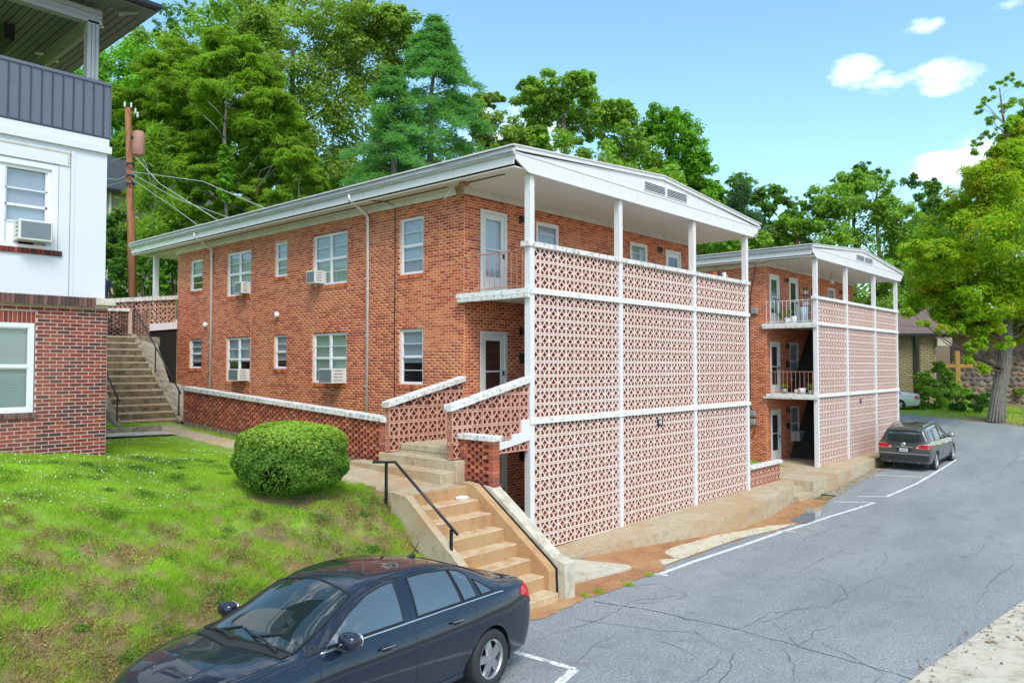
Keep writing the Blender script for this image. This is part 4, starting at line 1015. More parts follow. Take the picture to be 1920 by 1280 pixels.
# lattice brick guard wall over the retaining wall
def lattice(name, lab, O, U, N, L_, rows, nind, capz, capo, zb, course=.0677, pitch=.2128, slope=0., cat='wall', mat='brick_lattice', depth=.19, capn=(-.05, .13), endcap=None):
    t = thing(name, lab, cat)
    O = np.array(O, float); U = np.array(U, float); N = np.array(N, float); items = []
    bl = .118
    for r in range(rows):
        x = (pitch/2 if r % 2 else 0)-pitch*.2
        while x < L_:
            a, b = max(0, x), min(L_, x+bl)
            if b-a > .03: items.append((a, b, r))
            x += pitch
    # solid ends
    items = [(a, b, r) for a, b, r in items if a >= .05 and b <= L_-.05]+[(0, .1 if r % 2 else .16, r) for r in range(rows)]+[(L_-(.1 if r % 2 else .16), L_, r) for r in range(rows)]
    items.sort(key=lambda q: q[0]); stuffm = MB()
    base = MB(); base.add([O+U*u+N*n_+np.array([0, 0, zz_+slope*u]) for zz_ in (zb-.35, zb-.004) for u, n_ in ((0, -.01), (L_, -.01), (L_, -depth+.01), (0, -depth+.01))], [(0, 3, 2, 1), (4, 5, 6, 7), (0, 1, 5, 4), (1, 2, 6, 5), (2, 3, 7, 6), (3, 0, 4, 7)])
    bs = base.build('footing', 'concrete_grey', t)
    cache = {}
    ang = math.atan2(U[1], U[0])
    for i, (a, b, r) in enumerate(items):
        z = zb+r*course; h = course-.006
        if i < nind:
            key = round((b-a)*100)
            if key not in cache:
                m0 = MB().box((0, -.0, 0), (key/100., depth, h)).mesh('brick'); m0.materials.append(MAT[mat]); cache[key] = m0
            o = inst('brick', cache[key], t, O+U*a+np.array([0, 0, z+slope*a])+(-N*depth if (np.cross([0, 0, 1], U)@N) > 0 else 0*N), ang)
        else: stuffm.obox(O, U, N, a, b, -depth, 0, z+slope*a, z+h+slope*a)
    # thin mortar beds
    mo = MB()
    for r in range(rows+1):
        z = zb+r*course-.006
        P = [O+U*u+N*n+np.array([0, 0, z+zz_+slope*u]) for zz_ in (0, .006) for u, n in ((0, -.01), (L_, -.01), (L_, -depth+.01), (0, -depth+.01))]
        if r and False: mo.add(P, [(0, 3, 2, 1), (4, 5, 6, 7), (0, 1, 5, 4), (1, 2, 6, 5), (2, 3, 7, 6), (3, 0, 4, 7)])
    if stuffm.v: stuff(stuffm.build('brickwork', mat, t))
    P = [O+U*u+N*n+np.array([0, 0, capz+zz_+slope*u]) for zz_ in (0, capo) for u, n in ((-.06, .05), (L_+.06, .05), (L_+.06, -depth-.05), (-.06, -depth-.05))]
    MB().add(P, [(0, 3, 2, 1), (4, 5, 6, 7), (0, 1, 5, 4), (1, 2, 6, 5), (2, 3, 7, 6), (3, 0, 4, 7)]).build('cap', 'white_cap', t, bevel=.008)
    # short side caps give the other wall its back
    return t
lattice('lattice_pier', 'short lattice brick guard wall with pale cap between the entry steps and the lower steps', (-2.06, -.02, 0), (0, -1, 0), (-1, 0, 0), .86, 13, 200, -.27, .1, -1.15)
gw = lattice('lattice_garden_wall', 'long low lattice brick garden wall with pale cap along the side of the nearer building', (-2.2, 2.12, 0), (0, 1, 0), (-1, 0, 0), 9.2, 13, 290, -.055, .115, -.935, slope=.052)
# dark soil strip between garden wall and house
struct(MB().add([(-2.1, 2.2, -.9), (0.02, 2.2, -.9), (0.02, 16, -.3), (-2.1, 16, -.3)], [(0, 1, 2, 3)]).build('planting_bed', 'turf_soil', fix=False))

# ------------------------------------------------------------ lower front steps down to the street
LS = thing('street_steps', 'worn concrete steps going down from the garden path to the street behind the black sedan', 'steps')
ys = [-.45, -.77, -1.08, -1.39, -1.70, -2.01, -2.32]; zs = [-1.08, -1.31, -1.52, -1.75, -1.97, -2.19, -2.42]
xl_, xr_ = -3.74, -2.30
for i, (y, z) in enumerate(zip(ys, zs)):
    yb_ = .6 if i == 0 else ys[i-1]+.02
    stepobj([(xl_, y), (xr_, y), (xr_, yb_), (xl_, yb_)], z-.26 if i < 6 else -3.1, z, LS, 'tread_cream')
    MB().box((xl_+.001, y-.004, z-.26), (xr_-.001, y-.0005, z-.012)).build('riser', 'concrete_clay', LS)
stepobj([(xl_, -2.62), (xr_, -2.62), (xr_, -2.30), (xl_, -2.30)], -3.1, -2.64, LS, 'tread_cream')
# right flank: inner tan wall, black joint, outer pale wall ending in a post
pro = [(-.35, -1.4), (-.35, -1.03), (-.62, -1.06), (-2.30, -2.22), (-2.42, -2.32), (-2.45, -3.1), (-1.5, -3.1), (-.35, -3.0)]
MB().prism(pro, 0, xr_+.002, xr_+.17).build('side_wall', 'concrete_clay', LS, bevel=.01)
pro = [(-.28, -1.4), (-.28, -1.01), (-.60, -1.035), (-2.31, -2.205), (-2.44, -2.31), (-2.47, -3.1), (-1.5, -3.1)]
MB().prism(pro, 0, xr_+.172, xr_+.20).build('tar_joint', 'dark_gap', LS)
pro = [(.0, -3.1), (.0, -1.08), (-.85, -1.10), (-2.33, -2.14), (-2.60, -2.20), (-2.62, -3.15), (-1.5, -3.2)]
MB().prism(pro, 0, xr_+.202, xr_+.47).build('outer_wall', 'concrete_pale', LS, bevel=.012)
# left flank
pro = [(-.2, -1.5), (-.2, -1.03), (-.6, -1.07), (-2.75, -2.62), (-2.75, -3.1)]
MB().prism(pro, 0, xl_-.17, xl_-.002).build('side_wall', 'concrete', LS, bevel=.01)
# retaining wall down the basement way
tag(MB().box((-2.02, .0, -3.1), (-1.84, 2.6, -1.16)).build('retaining_wall', 'concrete_grey'), 'grey concrete retaining wall beside the basement way under the entry steps', 'wall')
# handrail
def wpx(u, v, x): return on(u, v, 0, x)
HX = xl_-.09
a = wpx(700, 866, HX); b = wpx(741, 866, HX); c = wpx(858, 1002, HX)
p1 = wpx(724, 934, HX); p2 = wpx(846, 1056, HX)
hr = thing('handrail', 'dark blue grey metal handrail beside the steps down to the street', 'handrail')
mb = MB()
MB().tube([tuple(a), tuple(b), tuple(c)], .024, 10).build('rail', 'black_metal', hr, True)
for p_, (u, v) in ((p1, (724, 867)), (p2, (846, 992))):
    t = wpx(u, v, HX); MB().box((p_[0]-.02, p_[1]-.02, p_[2]-.1), (p_[0]+.02, p_[1]+.02, t[2])).build('post', 'black_metal', hr)
print('handrail', a, b, c, p1, p2)
# foam food tray on the second step
fp = on(868, 936, 2, zs[1]); tr_ = thing('foam_tray', 'white foam food tray lying on the upper step of the street steps', 'tray', (float(fp[0])-.0, float(fp[1])+.02, zs[1]+.002), R(10))
def rbox(sx, sy, z0_, z1_, c, sc=.85):
    o = [(-sx+c, -sy), (sx-c, -sy), (sx, -sy+c), (sx, sy-c), (sx-c, sy), (-sx+c, sy), (-sx, sy-c), (-sx, -sy+c)]
    return [(x*sc, y*sc, z0_) for x, y in o]+[(x, y, z1_) for x, y in o]
mb = MB(); V = rbox(.13, .1, 0, .035, .04); mb.add(V, [tuple(reversed(range(8))), tuple(range(8, 16))]+[(i, (i+1) % 8, (i+1) % 8+8, i+8) for i in range(8)]); mb.build('base', 'foam', tr_)
mb = MB(); V = rbox(.11, .08, .036, .055, .035, 1.15); V = V[:8]+[(x*.75, y*.75, z) for x, y, z in V[8:]]; mb.add(V, [tuple(reversed(range(8))), tuple(range(8, 16))]+[(i, (i+1) % 8, (i+1) % 8+8, i+8) for i in range(8)]); mb.build('lid', 'foam', tr_)

# ------------------------------------------------------------ back stairs
BS = thing('back_steps', 'long concrete stair climbing past the garden wall to the rear walkway', 'steps')
yA, zA, n = 11.85, -.62, 13; run, rise = .26, .208
X0b, X1b = -3.75, -2.12
for i in range(n):
    y = yA+run*i; z = zA+rise*(i+1)
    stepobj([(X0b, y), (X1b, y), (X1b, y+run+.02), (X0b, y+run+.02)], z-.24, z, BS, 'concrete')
    MB().box((X0b+.001, y-.004, z-.21), (X1b-.001, y-.0005, z-.045)).build('riser', 'riser_dark', BS)  # thin darker brown facing over most of each riser
yT = yA+run*n; zT = zA+rise*n
stepobj([(X0b-1, yT), (-1.2, yT), (-1.2, yT+.95), (X0b-1, yT+.95)], zT-.3, zT+.0, BS, 'concrete_grey', 'landing')
for i in range(3):
    stepobj([(X0b-1, yT+.95+.28*i), (-2.05, yT+.95+.28*i), (-2.05, yT+1.3+.28*i), (X0b-1, yT+1.3+.28*i)], zT-.2, zT+.17*(i+1), BS, 'concrete_grey')
MB().prism([(yA-.12, zA-.3), (yA-.12, zA+.14), (yA+.05, zA+.24), (yT+.05, zT+.1), (yT+.3, zT+.1), (yT+.3, zT-.4)], 0, X1b+.002, X1b+.17).build('side_curb', 'concrete_grey', BS, bevel=.01)
MB().prism([(yA-.3, zA-.3), (yA-.3, zA+.12), (yA-.1, zA+.2), (yA+1.6, zA+1.52), (yA+1.6, zA-.3)], 0, X0b-.2, X0b-.002).build('side_curb', 'concrete_grey', BS, bevel=.01)
# sloping concrete apron on the right
def slopeap(y0_, y1_, z00, z11):
    mb = MB(); xa, xb = X1b+.19, X1b+.86
    V = [(xa, y0_, z00), (xb-.35, y0_, z00-.1), (xb, y1_, z11-.12), (xa, y1_, z11)]; V += [(x, y, z-.5) for x, y, z in V]
    mb.add(V, [(0, 1, 2, 3), (7, 6, 5, 4), (0, 4, 5, 1), (1, 5, 6, 2), (2, 6, 7, 3), (3, 7, 4, 0)]); mb.build('apron_slab', 'slab_side', BS, bevel=.01)
ym = (yA+yT)/2; zm = (zA+zT)/2
slopeap(yA-.05, ym-.02, zA+.05, zm-.06); slopeap(ym+.02, yT+.1, zm+.0, zT-.02)
# rails
def brail(x, ya, yb, lab):
    t = thing('handrail', lab, 'handrail'); zf = lambda y: zA+.14+(y-yA)*rise/run
    pts_ = [(x, ya, zf(ya)+.80), (x, yb, zf(yb)+.80)]
    if yb > yT-.3: pts_.append((x, yb+.35, zf(yb)+.80))
    MB().tube(pts_, .022, 8).build('rail', 'black_metal', t, True)
    for k in range(3 if yb-ya > 2 else 1):
        y = ya+.12+(yb-ya-.16)*k/2; MB().tube([(x, y, zf(y)), (x, y, zf(y)+.80)], .02, 6).build('post', 'black_metal', t)
brail(X1b+.08, yA-.02, yT+.05, 'long black handrail on the right of the back stair'); brail(X0b-.1, yA-.2, yA+1.3, 'short black handrail at the left foot of the back stair')
# lattice pier on the landing, its face turned to the stairs
lattice('lattice_pier', 'lattice brick pier with a grey cap at the top of the back stair', (-2.95, yT+.75, 0), (.985, -.17, 0), (-.17, -.985, 0), .95, 12, 140, zT+.84, .1, zT+.02, mat='brick_dark')
bp = thing('brick_pier', 'dark solid brick end of the pier at the top of the back stair', 'pier'); MB().box((-1.99, yT+.33, zT-.02), (-1.43, yT+.95, zT+.83)).build('core', 'mortar', bp); brick_wall(bp, (-2.0, yT+.3, 0), (1, 0, 0), (0, -1, 0), .58, zT-.02, zT+.83, [], 'brick_dark', 'mortar', 40, name='brick_face')
# rear walkway with breeze parapet, sloping slightly down to the left
RW = thing('rear_walkway', 'raised rear walkway with breeze block parapet and grey cap joining the nearer building', 'walkway')
for i in range(10):
    x = -.02-PB*(i+.5); dz = .21*x*.55
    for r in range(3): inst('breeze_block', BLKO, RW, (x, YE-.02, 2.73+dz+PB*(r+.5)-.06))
def sl(x): return .115*x
for nm, za, zb, y0_, y1_, mt_ in (('cap', 3.52, 3.66, YE-.09, YE+.12, 'white_cap'), ('slab_edge', 2.46, 2.70, YE-.06, YE+.1, 'white_frame'), ('floor', 2.5, 2.68, YE+.1, YE+1.8, 'concrete_grey')):
    xa, xb = (-3.2 if nm != 'slab_edge' else -1.05), .03
    MB().prism([(xa, za+sl(xa)), (xb, za), (xb, zb), (xa, zb+sl(xa))], 1, y0_, y1_).build(nm, mt_, RW)
# dark cellar opening under the walkway
tag(MB().box((-1.2, YE+.0, -.9), (.04, YE+.04, 2.45)).build('cellar_opening', 'dark_gap'), 'black cellar opening below the rear walkway', 'opening')
small('short pale concrete stub beside the cellar opening', 'ledge', 'concrete_pale', (-.28, 15.6, .15), (.04, 15.75, .32), 'concrete_ledge')
# ------------------------------------------------------------ house at the left
YL = 4.6; XC = -6.79
LB = thing('corner_house', 'white stucco and red brick house with grey balcony at the left', 'house')
U, N = (-1, 0, 0), (0, -1, 0); O = (XC, YL, 0)      # u runs left from the corner
wl = (1.19, 2.75, .32, 1.88)
lb = brick_wall(LB, O, U, N, 6.0, -1.0, 2.2, [(wl[0], wl[1], wl[2]-.11, wl[3]+.21)], 'brick_red', 'mortar_pale', 300, (XC-.4, YL, .9), reveal=.09, name='brick_wall')
brick_wall(LB, (XC, YL, 0), (0, 1, 0), (1, 0, 0), 8.0, -1.0, 2.2, [], 'brick_red', 'mortar_pale', 0, name='brick_side_wall')
def soldiers(par, u0, u1, za, zb, proud, mat='brick_red', w=.058, g=.012, skew=0, depth=.09):
    n = int((u1-u0)/(w+g)); me = None
    for i in range(n):
        a = u0+i*(w+g); b = a+w
        if me is None:
            me = MB().box((0, 0, 0), (w, depth+proud, zb-za)).mesh('brick'); me.materials.append(MAT[mat])
        q = pt(O, U, N, b, proud, za); inst('brick', me, par, q+np.array([0, 0, 0]), 0)
hd = MB().obox(O, U, N, wl[0], wl[1], -.12, -.006, wl[3], wl[3]+.2).build('lintel', 'mortar_pale', LB); soldiers(hd, wl[0]+.01, wl[1], wl[3]+.006, wl[3]+.2, .0)
sb = MB().obox(O, U, N, wl[0]-.03, wl[1], -.12, .02, wl[2]-.1, wl[2]-.012).build('sill', 'mortar_pale', LB); soldiers(sb, wl[0]-.03, wl[1], wl[2]-.1, wl[2]-.002, .035, 'brick_dark')
window(LB, O, U, N, wl[0]+.02, wl[1], wl[2], wl[3], False, cover='blind_green', sill=None, lights=1, fw=.075, rec=.0, split=1.12)
# projecting brick cap course with stone corner
cp = MB().obox(O, U, N, .0, 6, -.1, .07, 2.202, 2.34).build('cap_course', 'mortar_pale', LB)
def capbricks():
    n = 0; u = .26; w, g = .058, .014
    V = [(0, 0, .0), (w, 0, .0), (w, .2, .0), (0, .2, .0), (.012, .01, .16), (w+.012, .01, .16), (w+.03, .2, .19), (.03, .2, .19)]
    me = MB().add(V, [(0, 3, 2, 1), (4, 5, 6, 7), (0, 1, 5, 4), (1, 2, 6, 5), (2, 3, 7, 6), (3, 0, 4, 7)]).mesh('brick'); me.materials.append(MAT['brick_dark'])
    while u < 3: 
        inst('brick', me, cp, pt(O, U, N, u+w, .105, 2.215)); u += w+g
capbricks()
c_ = MB(); c_.add([(XC-.24, YL-.13, 2.25), (XC+.1, YL-.13, 2.25), (XC+.1, YL-.13, 2.36), (XC-.24, YL-.11, 2.40), (XC-.24, YL+.2, 2.25), (XC+.1, YL+1.5, 2.25), (XC+.1, YL+1.5, 2.36), (XC-.24, YL+.2, 2.44)],
    [(0, 1, 2, 3), (7, 6, 5, 4), (0, 4, 5, 1), (1, 5, 6, 2), (2, 6, 7, 3), (3, 7, 4, 0)]); c_.build('corner_stone', 'concrete_pale', LB, bevel=.01)
# stucco storey, slightly set back
OS = (XC-.04, YL+.04, 0); wu = (.92, 2.4, 3.26, 4.66)
def holed(par, nm, mat, O, length, za, zb, q, nn=0):
    mb = MB(); us = [0, q[0], q[1], length]; zs_ = [za, q[2], q[3], zb]
    for a, b in zip(us[:-1], us[1:]):
        for c, d in zip(zs_[:-1], zs_[1:]):
            if a >= q[0] and b <= q[1] and c >= q[2] and d <= q[3]: continue
            mb.add([pt(O, U, N, a, nn, c), pt(O, U, N, b, nn, c), pt(O, U, N, b, nn, d), pt(O, U, N, a, nn, d)], [(0, 1, 2, 3)])
    for (p_, r_) in (((q[0], q[2]), (q[0], q[3])), ((q[0], q[3]), (q[1], q[3])), ((q[1], q[3]), (q[1], q[2])), ((q[1], q[2]), (q[0], q[2]))):
        mb.add([pt(O, U, N, p_[0], nn, p_[1]), pt(O, U, N, r_[0], nn, r_[1]), pt(O, U, N, r_[0], nn-.16, r_[1]), pt(O, U, N, p_[0], nn-.16, p_[1])], [(0, 1, 2, 3)])
    return mb.build(nm, mat, par, fix=False)
holed(LB, 'stucco_wall', 'stucco', OS, 6, 2.36, 5.27, (wu[0]-.11, wu[1], wu[2]-.07, wu[3]+.1))
MB().box((XC-.05, YL+.045, 2.3), (XC-.04, YL+8, 5.27)).build('stucco_side_wall', 'stucco', LB)
# raised plaster band round the window, joint, cornice
b_ = MB(); b_.obox(OS, U, N, wu[0]-.28, 5, 0, .022, wu[3]+.11, wu[3]+.33); b_.build('plaster_band', 'stucco', LB)
MB().obox(OS, U, N, wu[0]-.36, wu[0]-.30, 0, .012, 2.38, 5.05).build('plaster_pilaster', 'stucco', LB)
MB().obox(OS, U, N, wu[0]-.302, wu[0]-.29, 0, .0125, 2.38, 5.05).build('joint_shadow', 'meter_grey', LB)
MB().obox(OS, U, N, wu[0]-.28, wu[0]-.24, .022, .026, wu[3]+.14, wu[3]+.32).build('peeling_patch', 'concrete_pale', LB)
MB().obox(OS, U, N, wu[0]-.3, wu[0]+1.9, .002, .03, wu[3]+.33, wu[3]+.355).build('peeling_patch', 'concrete_pale', LB)
MB().obox(OS, U, N, -.06, 6, -.05, .06, 5.13, 5.26).build('cornice', 'stucco', LB)
MB().obox(OS, U, N, -.02, 6, -.05, .035, 5.262, 5.40).build('cornice', 'stucco', LB)
# upper window: wide frame, tall sash with venetian blind, white filler round the conditioner
fr = MB()
for a, b, c, d, n1_ in ((wu[0]-.10, wu[0]+.01, wu[2]-.06, wu[3]+.09, .0), (wu[0]+.01, wu[1], wu[3]-.01, wu[3]+.09, .0), (wu[0]+.01, wu[1], wu[2]-.06, wu[2]+.0, .02), (wu[0]+.01, wu[0]+.06, wu[2], wu[3]-.01, -.04), (wu[0]+.06, wu[1], wu[3]-.07, wu[3]-.01, -.04), (1.64, 1.74, wu[2], wu[3]-.07, -.03)):
    fr.obox(OS, U, N, a, b, n1_-.07, n1_, c, d)
wf = fr.build('window', 'white_frame', LB)
s = MB(); u0, u1 = wu[0]+.06, 1.64
for z in (4.24, 3.95, 3.66): s.obox(OS, U, N, u0, u1, -.10, -.06, z-.012-(.01 if z == 3.95 else 0), z+.012+(.01 if z == 3.95 else 0))
s.obox(OS, U, N, u0, u0+.03, -.1, -.06, wu[2], wu[3]-.07); s.obox(OS, U, N, u1-.03, u1, -.1, -.06, wu[2], wu[3]-.07); s.build('sash', 'white_frame', wf)
for a, b in ((3.66, 3.95), (3.95, 4.24), (4.24, 4.58)): sheet(OS, U, N, u0+.03, u1-.03, -.083, a+.012, b-.012).build('pane', 'pane_glass', wf, fix=False)
bl = MB()
for k in range(28):
    z = 4.6-k*.034; bl.add([pt(OS, U, N, u0, -.12, z), pt(OS, U, N, u1, -.12, z), pt(OS, U, N, u1, -.13, z-.033), pt(OS, U, N, u0, -.13, z-.033)], [(0, 1, 2, 3)])
bl.build('blind', 'blind', wf, fix=False)
MB().obox(OS, U, N, u0+.04, u0+.2, -.078, -.074, wu[2]+.0, 3.648).build('filler_panel', 'white_frame', wf)
MB().obox(OS, U, N, 1.42, u1, -.078, -.074, wu[2]+.0, 3.648).build('filler_panel', 'white_frame', wf)
MB().obox(OS, U, N, u0, u0+.04, -.078, -.075, wu[2], 3.62).build('gap', 'dark_gap', wf)
MB().obox(OS, U, N, wu[0]-.1, wu[1], -.45, -.16, wu[2]-.1, wu[3]+.1).build('room', 'interior_dark', wf)
sb = MB().obox(OS, U, N, wu[0]-.17, 3, -.03, .0, wu[2]-.155, wu[2]-.062).build('sill', 'mortar', LB); O_keep = O; O = OS
soldiers(sb, wu[0]-.17, 3, wu[2]-.155, wu[2]-.062, .035, 'brick_red'); O = O_keep
ac_unit('boxy white air conditioner in the upper window of the white house', OS, U, N, .98, 1.50, 3.31, 3.66, .27)
# grey balcony: standing-seam panels, post, ceiling
MB().obox(OS, U, N, -.02, 6, -1.6, .0, 5.402, 5.44).build('balcony_floor', 'grey_panel', LB)
pn = MB().obox(OS, U, N, -.02, 6, -.05, .02, 5.44, 6.42).build('balcony_panel', 'grey_panel', LB)
# seams
sm = MB().obox((0, 0, 0), (1, 0, 0), (0, -1, 0), 0, .018, 0, .022, 5.44, 6.42).mesh('seam'); sm.materials.append(MAT['grey_panel_dark'])
for i in range(14): inst('seam', sm, pn, pt(OS, U, N, .10+.172*i, .02, 0))
MB().obox(OS, U, N, -.05, 6, -.06, .045, 6.42, 6.475).build('balcony_rail', 'grey_panel', LB)
MB().box((XC-.03, YL+.06, 5.44), (XC+.03, YL+4, 6.42)).build('balcony_side_panel', 'grey_panel', LB)
MB().obox(OS, U, N, -.05, 6, -.06, .04, 5.405, 5.44).build('trim_strip', 'grey_panel_dark', LB)
def gpost(u0, u1, y, nm='post'):
    mb = MB().box((XC-.04-u1, y, 6.46), (XC-.04-u0, y+.2, 7.6)); p_ = mb.build(nm, 'grey_trim', LB, bevel=.006)
    g = MB()
    for k in (.33, .66): g.box((XC-.04-u0-(u1-u0)*k-.004, y-.003, 6.47), (XC-.04-u0-(u1-u0)*k+.004, y-.0005, 7.59))
    g.build('groove', 'grey_panel_dark', p_)
gpost(.17, .37, YL+.06); gpost(.17, .37, YL+3.2)
# beam: three boards
bmz = [7.55, 7.64, 7.735, 7.83]
for i in range(3): MB().obox(OS, U, N, .12, 6, -.2, -.02-.004*(i % 2), bmz[i]+.003, bmz[i+1]-.003).build('beam_board', 'grey_trim', LB)
MB().box((XC-.24, YL+.2, 7.55), (XC-.16, YL+6, 7.82)).build('side_beam', 'grey_trim', LB)
# ceiling planks inside and soffit planks outside, running along y
plank = MB().box((0, 0, 0), (.118, 7.0, .012)).mesh('plank'); plank.materials.append(MAT['grey_plank'])
cl = MB().box((XC-6, YL-.62, 7.94), (XC+.66, YL+7, 7.95)).build('ceiling', 'dark_gap', LB)
for i in range(60):
    x = XC-7.5+.135*i
    if x > XC+.5: break
    o_ = inst('plank', plank, cl, (x, YL+.0, 7.92-.0)); 
MB().box((XC-1.2, YL+2.2, 7.60), (XC-1.02, YL+7, 7.918)).build('ceiling_beam', 'interior_dark', LB)
MB().box((XC-6, YL-.5, 7.90), (XC+.62, YL-.02, 7.93)).build('front_soffit', 'grey_plank', LB)
g = MB()
for i in range(4): g.box((XC-6, YL-.42+.11*i, 7.8975), (XC+.3, YL-.414+.11*i, 7.8995))
g.build('groove', 'dark_gap', LB)
MB().add([(XC+.10, YL-.02, 7.80), (XC+.36, YL-.26, 7.86), (XC+.36, YL-.26, 7.92), (XC+.10, YL-.02, 7.92)], [(0, 1, 2, 3)]).build('brace', 'grey_trim', LB)
# dark gutter and roof edge
mb = MB(); mb.box((XC-6, YL-.66, 7.93), (XC+.66, YL-.5, 8.02)); mb.box((XC+.54, YL-.5, 7.93), (XC+.66, YL+7, 8.02)); mb.build('gutter', 'dark_gutter', LB, bevel=.015)
MB().add([(XC-6, YL-.62, 8.02), (XC+.64, YL-.62, 8.02), (XC+.64, YL+7, 8.02), (XC-2.5, YL+3, 9.6), (XC-6, YL+3, 9.6), (XC-2.5, YL+7, 9.6)], [(0, 1, 3, 4), (1, 2, 5, 3)]).build('roof', 'shingle_dark', LB)
for x, y in ((XC+.12, YL+1.0), (XC+.12-.36, YL+3.4), (XC+.12, YL+3.6)):
    MB().lathe([(0, 0), (.075, 0), (.085, .008), (.085, .02)], (x, y, 7.905), (0, 0, 1), 16).build('downlight', 'lamp_disc', LB)
MB().lathe([(0, 0), (.07, .0), (.09, .03), (.09, .1)], (XC-1.9, YL+1.4, 7.85), (0, 0, 1), 12).build('ceiling_lamp', 'lamp_black', LB)

# ------------------------------------------------------------ person on the rear walkway, mostly behind the house corner
def person():
    b = W(196, 552, 26.4); base = Vector((b[0]-.02, b[1]+.1, 2.63)); t = thing('person', 'person in a navy short sleeved shirt leaning by the corner of the white house', 'person', base)
    bm = bmesh.new(); J = {}
    def v(n, x, y, z, r): J[n] = (bm.verts.new((x, y, z)), r)
    def e(a, b): bm.edges.new((J[a][0], J[b][0]))
    v('pelvis', 0, 0, .95, .15); v('waist', 0, 0, 1.12, .135); v('chest', 0, -.01, 1.32, .165); v('neck', 0, -.01, 1.5, .06); v('neck2', 0, -.02, 1.57, .055); v('head', 0, -.03, 1.66, .095); v('top', 0, -.02, 1.76, .07)
    for s, k in ((-1, 'l'), (1, 'r')):
        v('sh'+k, .2*s, 0, 1.43, .065); v('el'+k, .29*s, .02, 1.15, .047); v('wr'+k, .23*s, -.2, 1.02, .03); v('ha'+k, .2*s, -.28, 1.0, .032)
        v('hip'+k, .1*s, 0, .9, .1); v('kn'+k, .11*s, -.01, .5, .065); v('an'+k, .11*s, .02, .08, .042); v('to'+k, .12*s, -.15, .03, .035)
        for a, b_ in (('chest', 'sh'+k), ('sh'+k, 'el'+k), ('el'+k, 'wr'+k), ('wr'+k, 'ha'+k), ('pelvis', 'hip'+k), ('hip'+k, 'kn'+k), ('kn'+k, 'an'+k), ('an'+k, 'to'+k)): e(a, b_)
    for a, b_ in (('pelvis', 'waist'), ('waist', 'chest'), ('chest', 'neck'), ('neck', 'neck2'), ('neck2', 'head'), ('head', 'top')): e(a, b_)
    me = bpy.data.meshes.new('body'); rad = [J[n][1] for n in J]; bm.verts.index_update(); bm.to_mesh(me); bm.free()
    o = link('body', me, 'skin', t); md = o.modifiers.new('skin', 'SKIN')
    for i, r in enumerate(rad): me.skin_vertices[0].data[i].radius = (r, r*.85)
    me.skin_vertices[0].data[0].use_root = True
    o.modifiers.new('sub', 'SUBSURF').levels = 2; o.modifiers['sub'].render_levels = 2
    dg = bpy.context.evaluated_depsgraph_get(); m2 = bpy.data.meshes.new_from_object(o.evaluated_get(dg)); bpy.data.objects.remove(o); m2.materials.clear(); body = link('body', m2, 'skin', t, True)
    # clothing from the body surface, pushed outward
    def cloth(nm, mat, test, off):
        bm = bmesh.new(); bm.from_mesh(m2); bm.normal_update()
        bmesh.ops.delete(bm, geom=[f for f in bm.faces if not test(f.calc_center_median())], context='FACES')
        for q in bm.verts: q.co += q.normal*off
        me = bpy.data.meshes.new(nm); bm.to_mesh(me); bm.free(); return link(nm, me, mat, t, True)
    cloth('shirt', 'shirt_navy', lambda c: .93 < c.z < 1.52 and (abs(c.x) < .2 or c.z > 1.24), .02)
    cloth('trousers', 'trousers', lambda c: .1 < c.z < .98 and abs(c.x) < .21 and not (c.y < -.12), .018)
    cloth('hair', 'hair', lambda c: c.z > 1.69 and (c.y > -.09 or c.z > 1.74), .012)
    f = MB()
    for s in (-1, 1):
        f.lathe([(0, -.008), (.012, 0), (0, .008)], (s*.033, -.113, 1.665), (0, 1, 0), 8)
        for k in range(4): f.tube([(s*(.18+.014*k), -.3, 1.0), (s*(.18+.014*k), -.34, .985), (s*(.18+.014*k), -.36, .96)], .008, 6)
        f.tube([(s*.17, -.28, 1.0), (s*.155, -.31, .99)], .009, 6)
    f.lathe([(0, -.02), (.014, 0), (0, .03)], (0, -.125, 1.635), (0, .2, 1), 8)
    f.build('face_and_hands', 'skin', t)
person()
# ------------------------------------------------------------ utility pole, wires
UP = thing('utility_pole', 'leaning brown wooden utility pole with a rusty transformer behind the back stair', 'pole')
pb = np.array([-.1, 20.5, 2.0]); ptop = W(240, 203, 30.2); pbm = W(249, 553, 30.0); dirp = (ptop-pbm)/(ptop[2]-pbm[2])
bot = pbm+dirp*(1.0-pbm[2])
MB().tube([tuple(bot), tuple((bot+ptop)/2), tuple(ptop)], [.17, .145, .115], 14).build('pole', 'pole_wood', UP, True)
tq = W(260, 268, 30.0)
MB().lathe([(0, -.52), (.2, -.5), (.22, -.47), (.22, .36), (.2, .4), (.14, .46), (0, .47)], tuple(tq), (0, 0, 1), 18).build('transformer', 'transformer', UP, True)
MB().box((tq[0]-.32, tq[1]-.04, tq[2]+.1), (tq[0]-.18, tq[1]+.04, tq[2]+.2)).build('bracket', 'black_metal', UP)
for (u, v) in ((234, 196), (246, 197), (254, 208), (258, 215)):
    c = W(u, v, 30.1); MB().lathe([(0, -.12), (.03, -.12), (.05, -.06), (.03, 0), (.045, .05), (.02, .1), (0, .1)], tuple(c), (0, 0, 1), 8).build('insulator', 'ceramic', UP, True)
for v in (308, 330, 345): c = W(244.5, v, 30.05); MB().lathe([(.15, -.05), (.16, -.03), (.16, .03), (.15, .05)], tuple(c), (0, 0, 1), 12).build('band', 'black_metal', UP)
